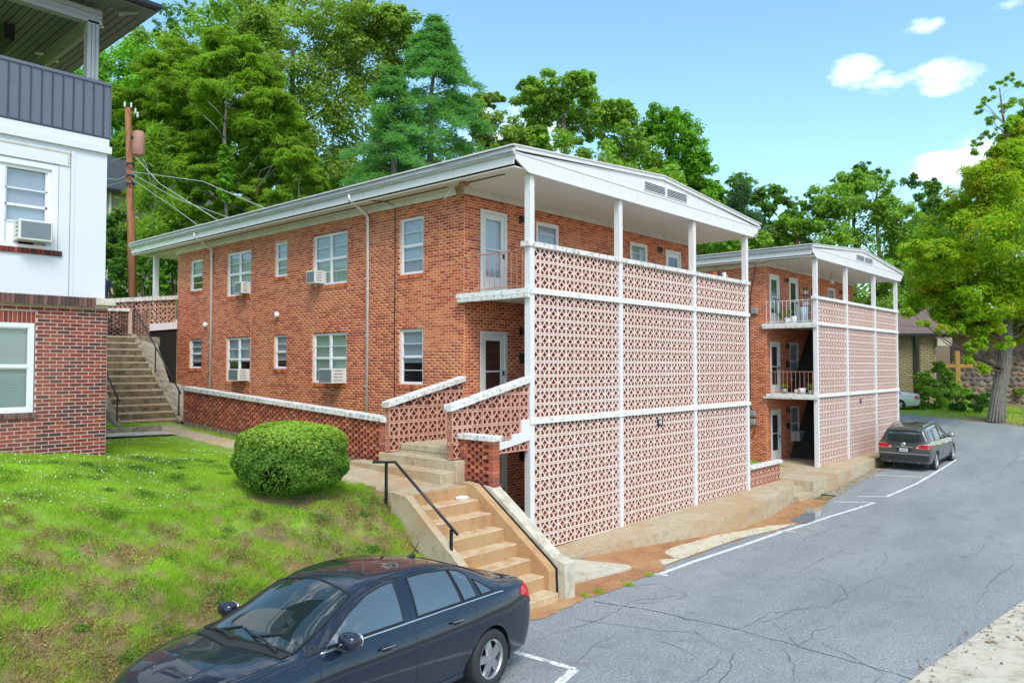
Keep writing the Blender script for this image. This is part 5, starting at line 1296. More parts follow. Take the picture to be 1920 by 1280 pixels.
def wire(pts, r, mat, lab, grp=None, sag=0):
    P = []
    for (u0, v0, d0), (u1, v1, d1) in zip(pts[:-1], pts[1:]):
        a, b = W(u0, v0, d0), W(u1, v1, d1)
        for i in range(12): t = i/12; q = a+(b-a)*t; q[2] -= sag*4*t*(1-t); P.append(tuple(q))
    P.append(tuple(W(*pts[-1]))); o = MB().tube(P, r*.62, 5, False).build('wire', mat, None, True)
    return tag(o, lab, 'wire', grp)
WR = [([(246, 322, 30), (380, 340, 28), (500, 392, 24)], .02, 'wire_pale', 'thick pale service wire from the pole band to the nearer roof'),
      ([(246, 325, 30), (330, 372, 28), (440, 412, 25)], .016, 'wire_pale', 'middle service wire from the pole dropping to the nearer roof'),
      ([(246, 335, 30), (320, 385, 28), (382, 430, 26.5)], .016, 'wire_pale', 'lowest service wire from the pole to the roof edge'),
      ([(250, 290, 30), (300, 345, 29), (420, 420, 26)], .022, 'wire_pale', 'twisted pale cable looping down from the transformer'),
      ([(262, 300, 30), (330, 335, 29), (480, 405, 25)], .014, 'wire_black', 'thin dark wire from the transformer to the roof'),
      ([(198, 335, 32), (222, 337, 31), (240, 328, 30)], .02, 'wire_pale', 'short looped wire left of the pole above the siding'),
      ([(198, 350, 32), (225, 342, 31), (240, 336, 30)], .016, 'wire_pale', 'lower short looped wire left of the pole'),
      ([(208, 302, 34), (240, 293, 30)], .018, 'wire_pale', 'short wire above the dark roof left of the pole'),
      ([(262, 285, 30), (275, 310, 30), (282, 345, 30)], .012, 'wire_pale', 'drooping tap wire under the transformer')]
for p_, r, m_, l in WR: wire(p_, r, m_, l, None)
wire([(1560, 584, 60), (1800, 594, 48), (1945, 601, 42)], .035, 'wire_pale', 'upper pale power line crossing in front of the locust tree')
wire([(1560, 600, 60), (1800, 618, 48), (1945, 622, 42)], .018, 'wire_black', 'lower thin power line crossing in front of the locust tree')
wire([(1795, 596, 47.5), (1822, 598, 47)], .09, 'wire_black', 'black splice sleeve on the upper power line')
p2 = W(1495, 700, 62); p3 = W(1495, 424, 62); tag(MB().tube([tuple(p2), tuple(p3)], [.19, .15], 10).build('utility_pole', 'pole_wood', None, True), 'distant pole top rising behind the roof of the farther building', 'pole')

# ------------------------------------------------------------ dark roofed house on the hill behind the pole
H = thing('hill_house', 'tan sided house with a dark roof behind the utility pole', 'house')
def WQ(l, d): return [tuple(W(u, v, dd if dd else d)) for u, v, dd in l]
a = W(150, 452, 44); b = W(395, 470, 50)
ux = (b-a); ux[2] = 0; Lh = np.linalg.norm(ux); ux = ux/Lh; nx_ = np.array([ux[1], -ux[0], 0]); 
if nx_@(CAM-a) < 0: nx_ = -nx_
zb_ = W(210, 470, 45)[2]; ze = W(210, 352, 45)[2]; zr_ = W(210, 288, 49)[2]
MB().obox(a, ux, nx_, 0, Lh+2, -8, 0, zb_-3, ze).f
wall = MB().obox((a[0], a[1], 0), ux, nx_, 0, Lh, -8, 0, zb_-4, ze).build('wall', 'siding', H)
nb = int((ze-zb_)/.16); mb = MB()
for i in range(nb): mb.obox((a[0], a[1], 0), ux, nx_, 0, Lh, .0, .012+.012, ze-.16*(i+1), ze-.16*(i+1)+.05)
stuff(mb.build('siding_board', 'siding', H))
A = np.array([a[0], a[1], 0])
P = [A+ux*(-.6)+nx_*.6+np.array([0, 0, ze-.1]), A+ux*(Lh+.6)+nx_*.6+np.array([0, 0, ze-.1]), A+ux*(Lh-1)-nx_*4+np.array([0, 0, zr_+.4]), A+ux*1-nx_*4+np.array([0, 0, zr_+.4]), A+ux*(Lh+.6)-nx_*8.6+np.array([0, 0, ze-.1])]
MB().add(P, [(0, 1, 2, 3), (1, 4, 2)]).build('roof', 'shingle_dark', H)
MB().obox(A, ux, nx_, -.6, Lh+.6, .5, .62, ze-.28, ze-.08).build('fascia', 'wire_black', H)
def hwin(u, v, w, h):
    c = W(u, v, 45.5); t = (c-a)@ux; z = c[2]; MB().obox(A, ux, nx_, t-w/2, t+w/2, .0, .05, z-h/2, z+h/2).build('window', 'white_frame', H)
    MB().obox(A, ux, nx_, t-w/2+.08, t+w/2-.08, .05, .055, z-h/2+.08, z+h/2-.08).build('pane', 'auto_glass', H)
hwin(263, 362, .7, .9); hwin(290, 425, 1.5, 1.5)
c = W(210, 400, 45); t = (c-a)@ux; MB().obox(A, ux, nx_, t-.04, t+.06, .03, .12, zb_-1, ze-.2).build('downspout', 'white_frame', H)
ch = W(400, 305, 49); tag(MB().box((ch[0]-.35, ch[1]-.35, ch[2]-3), (ch[0]+.35, ch[1]+.35, ch[2]+.5)).build('chimney', 'siding'), 'pale chimney glimpsed between the pines above the roof', 'chimney')

# ------------------------------------------------------------ church hall at the far right
CH = thing('church_hall', 'buff brick church hall with brown shingle roof beyond the street bend', 'church')
c0 = W(1600, 800, 57); c1 = W(1716, 780, 56.0)
ux = c1-c0; ux[2] = 0; ux /= np.linalg.norm(ux); nx_ = np.array([ux[1], -ux[0], 0])
if nx_@(CAM-c1) < 0: nx_ = -nx_
zf = W(1716, 775, 56)[2]-.3; ze = W(1700, 626, 56)[2]
A = np.array([c1[0], c1[1], 0])-ux*14
LW = 14
brick_wall(CH, (A[0], A[1], 0), ux, nx_, LW, zf-.5, ze, [(LW-3.75, LW-2.45, zf+2.45, zf+4.85)], 'brick_buff', 'mortar_buff', 0, course=.135, pitch=.42, joint=.02, name='side_wall')
def U_(u): return LW-u
window(CH, A, ux, nx_, LW-3.75, LW-2.45, zf+2.45, zf+4.85, False, cover='blind', sill=None, lights=2, fw=.1, rec=.02)
# brick pier, downpipe, glazed slot, fieldstone wall
MB().obox(A, ux, nx_, LW+.28, LW+1.35, -.5, .33, zf-.5, ze-.07).build('brick_pier', 'mortar_buff', CH); brick_wall(CH, pt(A, ux, nx_, LW+.28, .35, 0), ux, nx_, 1.07, zf-.5, ze-.07, [], 'brick_buff', 'mortar_buff', 0, course=.135, pitch=.42, joint=.02, name='pier_face')
MB().obox(A, ux, nx_, LW-.05, LW+.12, .0, .12, zf-.3, ze-.1).build('downpipe', 'wire_black', CH)
MB().obox(A, ux, nx_, LW+1.35, LW+2.5, -.6, -.5, zf-.5, ze-.065).build('tall_glazing', 'auto_glass', CH)
MB().obox(A, ux, nx_, LW+2.5, LW+9.6, -.9, -.55, zf-.8, ze-.065).build('fieldstone_wall', 'fieldstone', CH)
sw_ = CH.children[-1]; rs = random.Random(4); mb = MB()
for r in range(15):
    u = LW+2.5
    while u < LW+9.5:
        w = rs.uniform(.3, .75); h = rs.uniform(.25, .4); z = zf-.6+r*.38+rs.uniform(-.06, .06); n = 7; ctr = pt(A, ux, nx_, u+w/2, -.55, z); rad = []
        V = []; 
        for k in range(n):
            th = 2*math.pi*k/n+rs.uniform(-.2, .2); V.append(ctr+ux*math.cos(th)*w*.5*rs.uniform(.8, 1.05)+np.array([0, 0, math.sin(th)*h*.55]))
        V2 = [ctr+(q-ctr)*.6+nx_*rs.uniform(.06, .14) for q in V]
        mb.add(V+V2, [(k, (k+1) % n, (k+1) % n+n, k+n) for k in range(n)]+[tuple(range(n, 2*n))]); u += w*.92
stuff(mb.build('field_stone', 'stones', sw_))
MB().obox(A, ux, nx_, LW+9.6, LW+10.5, -.7, .2, zf-1.4, ze-.065).build('brick_pier', 'brick_buff', CH)
MB().obox(A, ux, nx_, LW+10.5, LW+14, -1, .1, zf-2, ze-.065).build('pale_wall', 'concrete_pale', CH)
MB().obox(A, ux, nx_, LW+11.3, LW+12.0, .1, .13, zf+1.2, zf+3.6).build('window', 'auto_glass', CH)
MB().obox(A, ux, nx_, LW+7.9, LW+9.4, -.3, .3, zf+.9, zf+2.0).build('planter_box', 'siding', CH)
MB().obox(A, ux, nx_, LW+1.35, LW+2.3, -.2, .8, ze-.9, ze-.3).build('beam_end', 'concrete_pale', CH)
Z3 = lambda z: np.array([0, 0, z])
zr_ = W(1700, 575, 60)[2]
P = [A+ux*(-2)+nx_*.9+Z3(ze), A+ux*(LW+16)+nx_*.9+Z3(ze), A+ux*(LW+8)-nx_*7+Z3(zr_+.3), A+ux*(-2)-nx_*7+Z3(zr_+1.2), A+ux*(LW+16)-nx_*12+Z3(ze)]
P = [A+ux*(-2)+nx_*.9+Z3(ze), A+ux*(LW+16)+nx_*.9+Z3(ze), A+ux*(LW+7)-nx_*9+Z3(zr_-.2), A+ux*(LW-1)-nx_*9+Z3(zr_+1.2), A+ux*(-2)-nx_*9+Z3(zr_+1.3), A+ux*(LW+16)-nx_*14+Z3(ze)]
MB().add(P, [(0, 1, 2, 3, 4), (1, 5, 2)]).build('roof', 'shingle_brown', CH)
mb = MB(); mb.obox(A, ux, nx_, -2, LW+16, .8, .95, ze-.16, ze+.02); mb.build('gutter', 'wire_black', CH)
MB().obox(A, ux, nx_, -2, LW+16, -.0, .8, ze-.06, ze-.04).build('eave_soffit', 'wire_black', CH)
# cross
cx = W(1796, 747, 52.5); ct = W(1796, 658, 52.5); zc = W(1796, 686, 52.5)[2]
CR_ = thing('wooden_cross', 'tall yellow wooden cross in front of the fieldstone wall', 'cross')
MB().obox(cx*[1, 1, 0], ux, nx_, -.15, .15, -.12, .12, cx[2]-1, ct[2]).build('upright', 'yellow_wood', CR_, bevel=.02)
MB().obox(cx*[1, 1, 0], ux, nx_, -.95, .95, -.10, .10, zc-.12, zc+.12).build('crossbar', 'yellow_wood', CR_, bevel=.02)
# bright street and verge seen at the right edge, beyond the tree
fs = MB(); 
q = [W(1880, 722, 80), W(1960, 735, 70), W(1960, 700, 95), W(1880, 706, 100)]
struct(fs.add(q, [(0, 1, 2, 3)]).build('far_street', 'concrete_pale', fix=False))
gb = MB().add([tuple(q) for q in (W(1840, 830, 42)+[0, 0, -.5], W(2100, 830, 38)+[0, 0, -.5], W(2100, 720, 75), W(1840, 712, 90))], [(0, 1, 2, 3)])
struct(gb.build('far_lawn', 'turf_soil', fix=False))
# ------------------------------------------------------------ foliage
def leafquads(C_, nrm, size, aspect=.55, rg=rng):
    """pointed leaf-like quads at C_, roughly facing nrm with random roll"""
    n = len(C_); r = rg.normal(size=(n, 3)); a = r-(np.sum(r*nrm, 1)/np.maximum(np.sum(nrm*nrm, 1), 1e-9))[:, None]*nrm
    a /= np.linalg.norm(a, axis=1)[:, None]+1e-9; b = np.cross(nrm, a); b /= np.linalg.norm(b, axis=1)[:, None]+1e-9
    s = size[:, None] if isinstance(size, np.ndarray) else size
    V = np.stack([C_+a*s, C_+b*s*aspect+nrm*s*.12, C_-a*s, C_-b*s*aspect+nrm*s*.12], 1).reshape(-1, 3)
    return V, np.arange(4*n).reshape(n, 4)
def puffs(blobs, per, rsub, squash=.75):
    """sub-clumps spread in each blob: returns centres, radii"""
    cs, rs = [], []
    for (c, r) in blobs:
        k = max(3, int(per*(r[0]*r[1]*r[2])**(1/3)**1)) if False else per
        d = rng.normal(size=(k, 3)); d /= np.linalg.norm(d, axis=1)[:, None]
        q = c+d*np.array(r)*(rng.uniform(.35, 1.0, (k, 1))**.6); cs.append(q); rs.append(np.full(k, min(r))*rng.uniform(.7, 1.35, k)*rsub)
    return np.concatenate(cs), np.concatenate(rs)
def crown(name, parent, blobs, mat, per=14, leaves=60, lsize=.16, rsub=.36, aspect=.6, droop=0, edge=.0, squash=.72):
    C0, R0 = puffs(blobs, per, rsub)
    if parent is not None and len(blobs) > 2 and lsize > .13: C0, R0 = puffs(blobs, int(per*1.5), rsub*1.22); leaves = int(leaves*1.25); lsize *= .78
    n = len(C0)*leaves; idx = np.repeat(np.arange(len(C0)), leaves)
    d = rng.normal(size=(n, 3)); d /= np.linalg.norm(d, axis=1)[:, None]; rr = R0[idx]*(rng.uniform(0, 1, n)**.45)
    P = C0[idx]+d*rr[:, None]*np.array([1, 1, squash]); P[:, 2] -= droop*rr
    nrm = d*.7+np.array([0, 0, .8])+rng.normal(size=(n, 3))*.45; nrm /= np.linalg.norm(nrm, axis=1)[:, None]
    sz = lsize*rng.uniform(.6, 1.35, n)
    V, Fq = leafquads(P, nrm, sz, aspect)
    o = npmesh(name, V, Fq, mat, parent); return o, C0
def branch_to(lm, path, q, r, lo=.3, n=6):
    # leave the trunk well below the target and curve up to it
    path = [np.array(p_, float) for p_ in path]; z0_, z1_ = path[0][2], path[-1][2]; i_ = None
    best = None
    for k in range(40):
        f = lo+(.97-lo)*k/39; t = f*(len(path)-1); a = int(min(t, len(path)-2)); s = path[a]+(path[a+1]-path[a])*(t-a)
        hd = math.hypot(q[0]-s[0], q[1]-s[1]); e = abs((q[2]-s[2])-.75*hd-.2)
        if best is None or e < best[0]: best = (e, s, f)
    _, s, f = best; rr = r*(1.1-f); L_ = np.linalg.norm(q-s); m1 = s+(q-s)*.35+np.array([0, 0, -.05*L_])+rng.normal(size=3)*.04*L_; m2 = s+(q-s)*.7+np.array([0, 0, .02*L_])+rng.normal(size=3)*.04*L_
    lm.tube([tuple(s), tuple(m1), tuple(m2), tuple(q)], [rr, rr*.7, rr*.4, .012], n)
def limbs(parent, base, top, r0, targets, mat, nb=12):
    base = np.array(base, float); top = np.array(top, float); mb = MB()
    pts_ = []; k = 6
    for i in range(k+1):
        t = i/k; q = base+(top-base)*t; q[:2] += rng.normal(size=2)*r0*.35*(0 < i < k); pts_.append(q)
    mb.tube([tuple(q) for q in pts_], [r0*(1.25 if i == 0 else 1)*(1-.75*i/k) for i in range(k+1)], 9)
    tr = mb.build('trunk', mat, parent, True)
    lm = MB(); T = targets[rng.permutation(len(targets))[:nb]]
    for q in T: branch_to(lm, [base, base+(top-base)*.5, top], q, r0*.36, .22)
    stuff(lm.build('limb', mat, parent, True))
    return tr
def tree(label, blobs, d, base, mat, bark='bark', r0=.3, per=14, leaves=60, lsize=.16, rsub=.36, cat='tree', name='broadleaf_tree', group=None, depthr=1.0, nb=14, aspect=.6, basez=None, zdrop=0, squash=.72):
    """blobs: (u, v, ru, rv[, dd]) seen in the photograph at distance d"""
    B = []
    for q in blobs:
        u, v, ru, rv = q[:4]; dd = d+(q[4] if len(q) > 4 else rng.uniform(-.1, .1)*d*.3)
        rx = ru*dd/F; rz = rv*dd/F; B.append((W(u, v, dd), (rx, rx*depthr, rz)))
    bs = W(base[0], base[1], d); 
    if basez is not None: bs[2] = basez
    t = thing(name, label, cat, tuple(bs), 0, group)
    off = np.array(bs); B2_ = [(c-off, r) for c, r in B]
    cr, C0 = crown('crown', t, B2_, mat, per, leaves, lsize, rsub, aspect, squash=squash)
    topi = max(B2_, key=lambda q: q[0][2]); tp = topi[0]*[.6, .6, .9]
    limbs(t, (0, 0, -.6), tp, r0, C0, bark, nb)
    return t
# broadleaf trees behind the buildings, left to right
tree('leafy tree filling the gap behind the grey balcony post', [(205, 190, 40, 60), (250, 150, 60, 60), (225, 260, 50, 50), (300, 200, 60, 80), (190, 330, 40, 40), (150, 120, 60, 80), (260, 330, 60, 40)], 52, (225, 560), 'leaf_bright', per=20, leaves=70, lsize=.2, basez=3)
tree('very tall broadleaf tree with olive crown in the middle of the wood', [(560, 60, 90, 60), (640, 50, 80, 60), (500, 30, 70, 50), (700, 120, 60, 50), (620, 150, 90, 70), (540, 160, 80, 60), (690, 40, 60, 40), (600, 260, 80, 70), (680, 220, 70, 60), (530, 270, 60, 60), (480, 90, 50, 60), (760, 100, 40, 50), (640, 330, 60, 50), (740, 40, 40, 30)], 50, (620, 520), 'leaf_olive', r0=.5, per=20, leaves=90, lsize=.17, nb=22, basez=3)
tree('darker broadleaf tree behind the pines at the left', [(420, 60, 60, 50), (340, 100, 60, 50), (440, 160, 60, 70), (370, 200, 70, 70), (310, 160, 50, 60), (455, 280, 50, 60), (280, 100, 50, 40), (380, 330, 70, 60)], 58, (400, 520), 'leaf_mid', per=18, leaves=70, lsize=.19, basez=3)
tree('thin topped tree whose bare twigs stand against the sky above the pines', [(330, 30, 25, 25), (360, 20, 20, 25), (415, 45, 20, 25), (350, 60, 40, 25), (425, 25, 12, 20), (310, 55, 25, 20)], 60, (360, 500), 'leaf_dark', per=9, leaves=22, lsize=.16, rsub=.3, nb=20, basez=3)
tree('broad oak with open crown just right of the cedar', [(905, 215, 35, 35), (930, 250, 45, 40), (890, 280, 40, 35), (960, 280, 40, 30), (900, 320, 50, 35), (925, 190, 20, 15)], 46, (915, 520), 'leaf_olive', per=13, leaves=55, lsize=.17, rsub=.3, nb=18, basez=2)
tree('large oak with round crown directly behind the gable', [(990, 175, 35, 25), (1040, 165, 45, 30), (1090, 160, 30, 25), (1080, 200, 60, 40), (1020, 220, 50, 35), (1120, 230, 60, 40), (1160, 205, 35, 25), (985, 265, 40, 30), (1050, 280, 60, 40), (1180, 260, 50, 40), (1130, 310, 60, 40), (1200, 320, 50, 40), (1240, 350, 50, 35), (1000, 300, 50, 30)], 48, (1080, 560), 'leaf_mid', r0=.45, per=18, leaves=75, lsize=.17, rsub=.33, nb=26, basez=1)
tree('olive tinted tree top low behind the roof ridge', [(1130, 330, 60, 28), (1060, 320, 50, 25), (1200, 345, 50, 28), (1000, 330, 50, 25), (1250, 370, 40, 25), (960, 320, 40, 20)], 40, (1130, 560), 'leaf_olive', per=18, leaves=70, lsize=.14, basez=1)
tree('bright green maple leaning right of the gable', [(1240, 225, 35, 28), (1275, 250, 40, 35), (1220, 250, 30, 25), (1290, 290, 40, 35), (1310, 320, 28, 30), (1260, 310, 50, 40), (1320, 360, 28, 25), (1290, 370, 45, 30), (1240, 350, 40, 30), (1300, 420, 45, 35), (1340, 455, 35, 20), (1270, 430, 50, 40), (1310, 390, 40, 40)], 50, (1280, 560), 'leaf_bright', r0=.35, per=20, leaves=85, lsize=.15, rsub=.32, basez=1)
tree('dark leafy tree seen between the corner posts of the nearer porch', [(1340, 460, 50, 25), (1310, 470, 50, 22), (1380, 465, 40, 22), (1420, 455, 30, 25)], 60, (1350, 600), 'leaf_mid', per=18, leaves=60, lsize=.17, basez=0)
tree('rounded hardwood behind the farther building', [(1600, 345, 35, 25), (1560, 375, 45, 35), (1640, 370, 45, 35), (1510, 410, 40, 30), (1600, 410, 70, 45), (1680, 410, 40, 35), (1540, 450, 60, 40), (1640, 470, 70, 50), (1700, 460, 40, 40), (1480, 430, 30, 25), (1450, 445, 28, 20), (1625, 540, 70, 50), (1580, 520, 60, 40), (1690, 540, 40, 40)], 62, (1610, 700), 'leaf_mid', r0=.4, per=19, leaves=80, lsize=.18, rsub=.33, nb=20)
tree('wispy young tree top poking above the hardwood', [(1620, 318, 16, 14), (1650, 325, 18, 14), (1700, 335, 16, 16), (1580, 335, 22, 14), (1720, 360, 14, 20), (1530, 370, 18, 14)], 66, (1640, 600), 'leaf_dark', per=9, leaves=24, lsize=.17, rsub=.36, nb=16)
tree('dark green thicket tree behind the church roof', [(1700, 500, 50, 40), (1740, 530, 50, 45), (1660, 560, 50, 30), (1780, 560, 50, 40), (1730, 440, 40, 40), (1440, 470, 50, 22), (1400, 480, 50, 20)], 78, (1720, 720), 'leaf_dark', per=20, leaves=60, lsize=.26)
tree('small faraway tree in the gap left of the locust', [(1745, 350, 16, 20), (1750, 385, 22, 20), (1735, 400, 20, 18), (1760, 430, 30, 25)], 85, (1750, 600), 'leaf_dark', per=14, leaves=40, lsize=.25)
tree('green tree line beyond the street at the far right edge', [(1900, 560, 40, 40), (1930, 620, 40, 40), (1890, 640, 30, 25), (1940, 520, 60, 60), (1910, 660, 30, 20)], 90, (1900, 720), 'leaf_bright', per=20, leaves=60, lsize=.28)
# locust at the right: yellow-green feathery crown, heavy trunk, thin top against the sky
def locust():
    d = 43; bs = W(1868, 782, d); t = thing('locust_tree', 'big yellow green locust tree with furrowed trunk standing on the verge at the right', 'tree', tuple(bs))
    bl = [(1860, 560, 70, 40), (1800, 540, 60, 40), (1760, 500, 50, 40), (1740, 470, 40, 25), (1780, 430, 50, 40), (1840, 440, 70, 50), (1900, 460, 60, 60), (1820, 370, 45, 35), (1870, 340, 45, 40), (1900, 380, 60, 50), (1790, 480, 50, 30), (1890, 290, 30, 30), (1840, 330, 30, 30), (1910, 540, 50, 50), (1950, 400, 60, 80), (1960, 520, 60, 60), (1830, 600, 40, 24), (1780, 590, 30, 20), (1730, 505, 30, 14), (1900, 610, 40, 30), (1905, 250, 25, 25), (1955, 300, 50, 60), (1930, 220, 30, 40), (1750, 560, 50, 30), (1880, 420, 50, 50), (1920, 330, 40, 40), (1860, 500, 60, 40), (1820, 480, 50, 40), (1800, 400, 40, 30), (1930, 600, 40, 40), (1870, 380, 40, 40), (1770, 540, 40, 30)]
    B = [(W(u, v, d+rng.uniform(-2.5, 2.5))-bs, (ru*d/F, ru*d/F*1.1, rv*d/F)) for u, v, ru, rv in bl]
    cr, C0 = crown('crown', t, B, 'leaf_yellow', 28, 80, .15, .34, .36, .35)
    bl = [(1850, 190, 16, 9), (1870, 160, 14, 8), (1895, 145, 12, 7), (1880, 200, 16, 10), (1840, 205, 14, 7), (1905, 190, 14, 9), (1860, 225, 14, 9), (1885, 240, 14, 9), (1835, 265, 12, 8), (1855, 250, 12, 8), (1912, 160, 10, 7), (1825, 285, 8, 7), (1900, 225, 12, 8)]
    B2_ = [(W(u, v, d)-bs, (ru*d/F, ru*d/F, rv*d/F)) for u, v, ru, rv in bl]
    cr2, C2 = crown('upper_crown', t, B2_, 'leaf_mid', 7, 22, .12, .5, .4, .2)
    bl = [(1790, 616, 16, 10), (1765, 618, 14, 8), (1822, 648, 12, 12), (1818, 672, 10, 9), (1838, 640, 12, 12), (1845, 690, 10, 10), (1880, 640, 20, 14), (1860, 620, 24, 12), (1700, 585, 10, 10), (1735, 605, 12, 6)]
    B3_ = [(W(u, v, d-2)-bs, (ru*d/F, ru*d/F, rv*d/F)) for u, v, ru, rv in bl]
    cr3, C3 = crown('lower_sprays', t, B3_, 'leaf_yellow', 9, 34, .13, .5, .4, .2)
    mb = MB(); P = [W(1868, 790, d), W(1872, 740, d), W(1884, 680, d), W(1886, 620, d), W(1890, 520, d), W(1900, 440, d), W(1898, 360, d)]
    mb.tube([tuple(p_-bs) for p_ in P], [.44, .35, .32, .31, .28, .23, .15], 16)
    # bark ridges
    tr = mb.build('trunk', 'bark_grey', t, True)
    rg = MB()
    for k in range(17):
        th = 2*math.pi*k/17; q = []
        for i, p_ in enumerate(P[:5]):
            r = [.44, .35, .32, .31, .28][i]; q.append(tuple(p_-bs+np.array([math.cos(th+.1*i+.05*math.sin(i*5+k)), math.sin(th+.1*i), 0])*r))
        rg.tube(q, [.055, .05, .045, .04, .03], 4, False)
    rg.build('bark_ridge', 'bark_grey', tr)
    lm = MB()
    Q = [p_-bs for p_ in P]; top_ = [P[-1]-bs, W(1893, 280, d)-bs, W(1880, 215, d)-bs, W(1874, 165, d)-bs]
    for q in C0[rng.permutation(len(C0))[:30]]: branch_to(lm, Q, q, .2, .45)
    for q in C2[::5]: branch_to(lm, top_, q, .05, .15, 4)
    for q in C3[::12]: branch_to(lm, Q, q, .08, .3, 4)
    lm.tube([tuple(P[-1]-bs), tuple(W(1893, 280, d)-bs), tuple(W(1880, 215, d)-bs), tuple(W(1874, 165, d)-bs)], [.16, .1, .06, .02], 6)
    stuff(lm.build('limb', 'bark', t, True))
locust()
# conifers: whorled branches carrying needle tufts
def conifer(label, u, d, vtop, vbase, spread, mat, nwh, tuft, needle, droop, side=0, r0=.22, bark='bark_grey', skip=.0, name='pine_tree', tufts=12, hang=0., zb=3, jit=.25, wid=.035, vcrown=None, shape=1.0, flat=1.0):
    bs = W(u, vbase, d); tp = W(u+side, vtop, d); t = thing(name, label, 'tree', tuple(bs)); H_ = tp-bs; H_[2] = tp[2]-bs[2]
    vc = vcrown or vbase; hc = (W(u, vc, d)[2]-bs[2])/H_[2]
    mb = MB(); mb.tube([(0, 0, -1)]+[tuple(H_*k/5+np.array([rng.normal()*.06, rng.normal()*.06, 0])*(k < 5)) for k in range(1, 6)], [r0*1.15]+[r0*(1-.85*k/5) for k in range(1, 6)], 9); mb.build('trunk', bark, t, True)
    br = MB(); PT = []; DR = []
    smax = spread*d/F
    for w in range(nwh):
        f = hc+(1-hc)*(w/(nwh-1))**.95; nb_ = rng.integers(4, 7)
        prof = (1-(f-hc)/(1-hc))**(.75*shape)
        L_ = smax*max(.06, prof)*rng.uniform(.75, 1.1)
        for b in range(nb_):
            if rng.uniform() < skip: continue
            th = rng.uniform(0, 2*math.pi); Lb = L_*rng.uniform(.6, 1.15); dr = np.array([math.cos(th), math.sin(th), 0]); s = H_*f
            P = []
            for k in range(5):
                q = k/4; P.append(s+dr*Lb*q+np.array([0, 0, Lb*(.22*q-droop*q*q)])+rng.normal(size=3)*.05*Lb*q*jit)
            br.tube([tuple(p_) for p_ in P], [max(.014, .035*Lb/ max(smax, 1)*1.6*(1-.8*k/4)+.008) for k in range(5)], 4, False)
            for q in np.linspace(.3, 1, tufts):
                k = min(3, int(q*4)); p_ = P[k]+(P[k+1]-P[k])*(q*4-k)
                sd = np.cross(dr, [0, 0, 1])
                for s2 in (-1, 0, 1):
                    wdt = Lb*.28*(1.15-q)*rng.uniform(.5, 1.2)
                    pp = p_+sd*s2*wdt+rng.normal(size=3)*.05; pp[2] -= hang*rng.uniform(0, 1)+abs(s2)*wdt*.25
                    PT.append(pp); DR.append(dr*.5+sd*s2*.7+np.array([0, 0, -hang*1.2+.15]))
    stuff(br.build('branch', bark, t, True))
    PT = np.array(PT); DR = np.array(DR); n = len(PT); fl = np.array([1, 1, flat]); idx = np.repeat(np.arange(n), needle)
    ax = rng.normal(size=(n*needle, 3))*.62*fl+DR[idx]; ax /= np.linalg.norm(ax, axis=1)[:, None]
    r = rng.normal(size=(n*needle, 3)); sdv = np.cross(ax, r); sdv /= np.linalg.norm(sdv, axis=1)[:, None]; ln = tuft*rng.uniform(.6, 1.3, (n*needle, 1)); c = PT[idx]+rng.normal(size=(n*needle, 3))*tuft*.5*fl
    V = np.stack([c, c+ax*ln*.5+sdv*wid, c+ax*ln, c+ax*ln*.5-sdv*wid], 1).reshape(-1, 3)
    npmesh('crown', V, np.arange(4*n*needle).reshape(-1, 4), mat, t)
    return t
def pine(label, u, d, blobs, vb=540, vt=None, r0=.2, bark='bark_grey'):
    t = tree(label, blobs, d, (u, vb), 'needle_lime', bark, r0, per=30, leaves=95, lsize=.26, rsub=.34, name='pine_tree', aspect=.13, basez=3, squash=.5, nb=30, depthr=.9)
    return t
pine('tall lime green pine behind the utility pole', 338, 42, [(340, 110, 40, 35), (300, 140, 45, 35), (370, 150, 45, 40), (330, 190, 70, 40), (280, 220, 50, 35), (380, 220, 50, 40), (320, 260, 75, 35), (270, 290, 35, 25), (370, 290, 60, 35), (330, 330, 60, 28), (300, 370, 55, 25), (380, 380, 50, 28), (345, 420, 55, 25), (290, 430, 40, 22), (240, 200, 35, 30), (235, 270, 30, 30)])
pine('tall lime green pine with pale trunk above the long eave', 424, 40, [(420, 85, 35, 35), (450, 110, 50, 35), (410, 140, 50, 35), (480, 150, 50, 35), (440, 190, 70, 40), (510, 200, 45, 35), (540, 240, 35, 30), (480, 250, 60, 35), (420, 240, 50, 35), (540, 290, 40, 30), (480, 310, 60, 35), (570, 330, 35, 25), (520, 360, 60, 30), (460, 370, 40, 28), (500, 410, 50, 22), (400, 330, 40, 25), (430, 400, 40, 22)])
pine('low lime green pine boughs over the eave', 560, 37, [(560, 300, 35, 22), (590, 345, 30, 20), (550, 370, 50, 22), (590, 385, 30, 16), (530, 400, 50, 16), (480, 430, 50, 14), (400, 440, 40, 16)], r0=.13)
tp = thing('pine_tree', 'bare pale grey pine trunk showing through the needles above the long eave', 'tree', tuple(W(424, 440, 38.6)))
_b = W(424, 440, 38.6); MB().tube([tuple(W(425, 440, 38.6)-_b), tuple(W(424, 330, 38.6)-_b), tuple(W(421, 250, 38.6)-_b), tuple(W(427, 165, 38.6)-_b)], [.11, .095, .08, .03], 8).build('trunk', 'bark_grey', tp, True)
st_ = MB()
for (a, b, c_, d_) in ((424, 205, 470, 170), (422, 260, 380, 215), (423, 300, 465, 275), (424, 230, 390, 190)): st_.tube([tuple(W(a, b, 38.6)-_b), tuple(W((a+c_)/2, (b+d_)/2-3, 37.4)-_b), tuple(W(c_, d_, 37.2)-_b)], [.04, .03, .012], 5)
stuff(st_.build('dead_branch', 'bark_grey', tp, True))
conifer('scraggly dark pine beside the hill house', 290, 37, 250, 480, 70, 'needle_lime', 11, .35, 12, .2, skip=.3, tufts=6, wid=.035, vcrown=450)
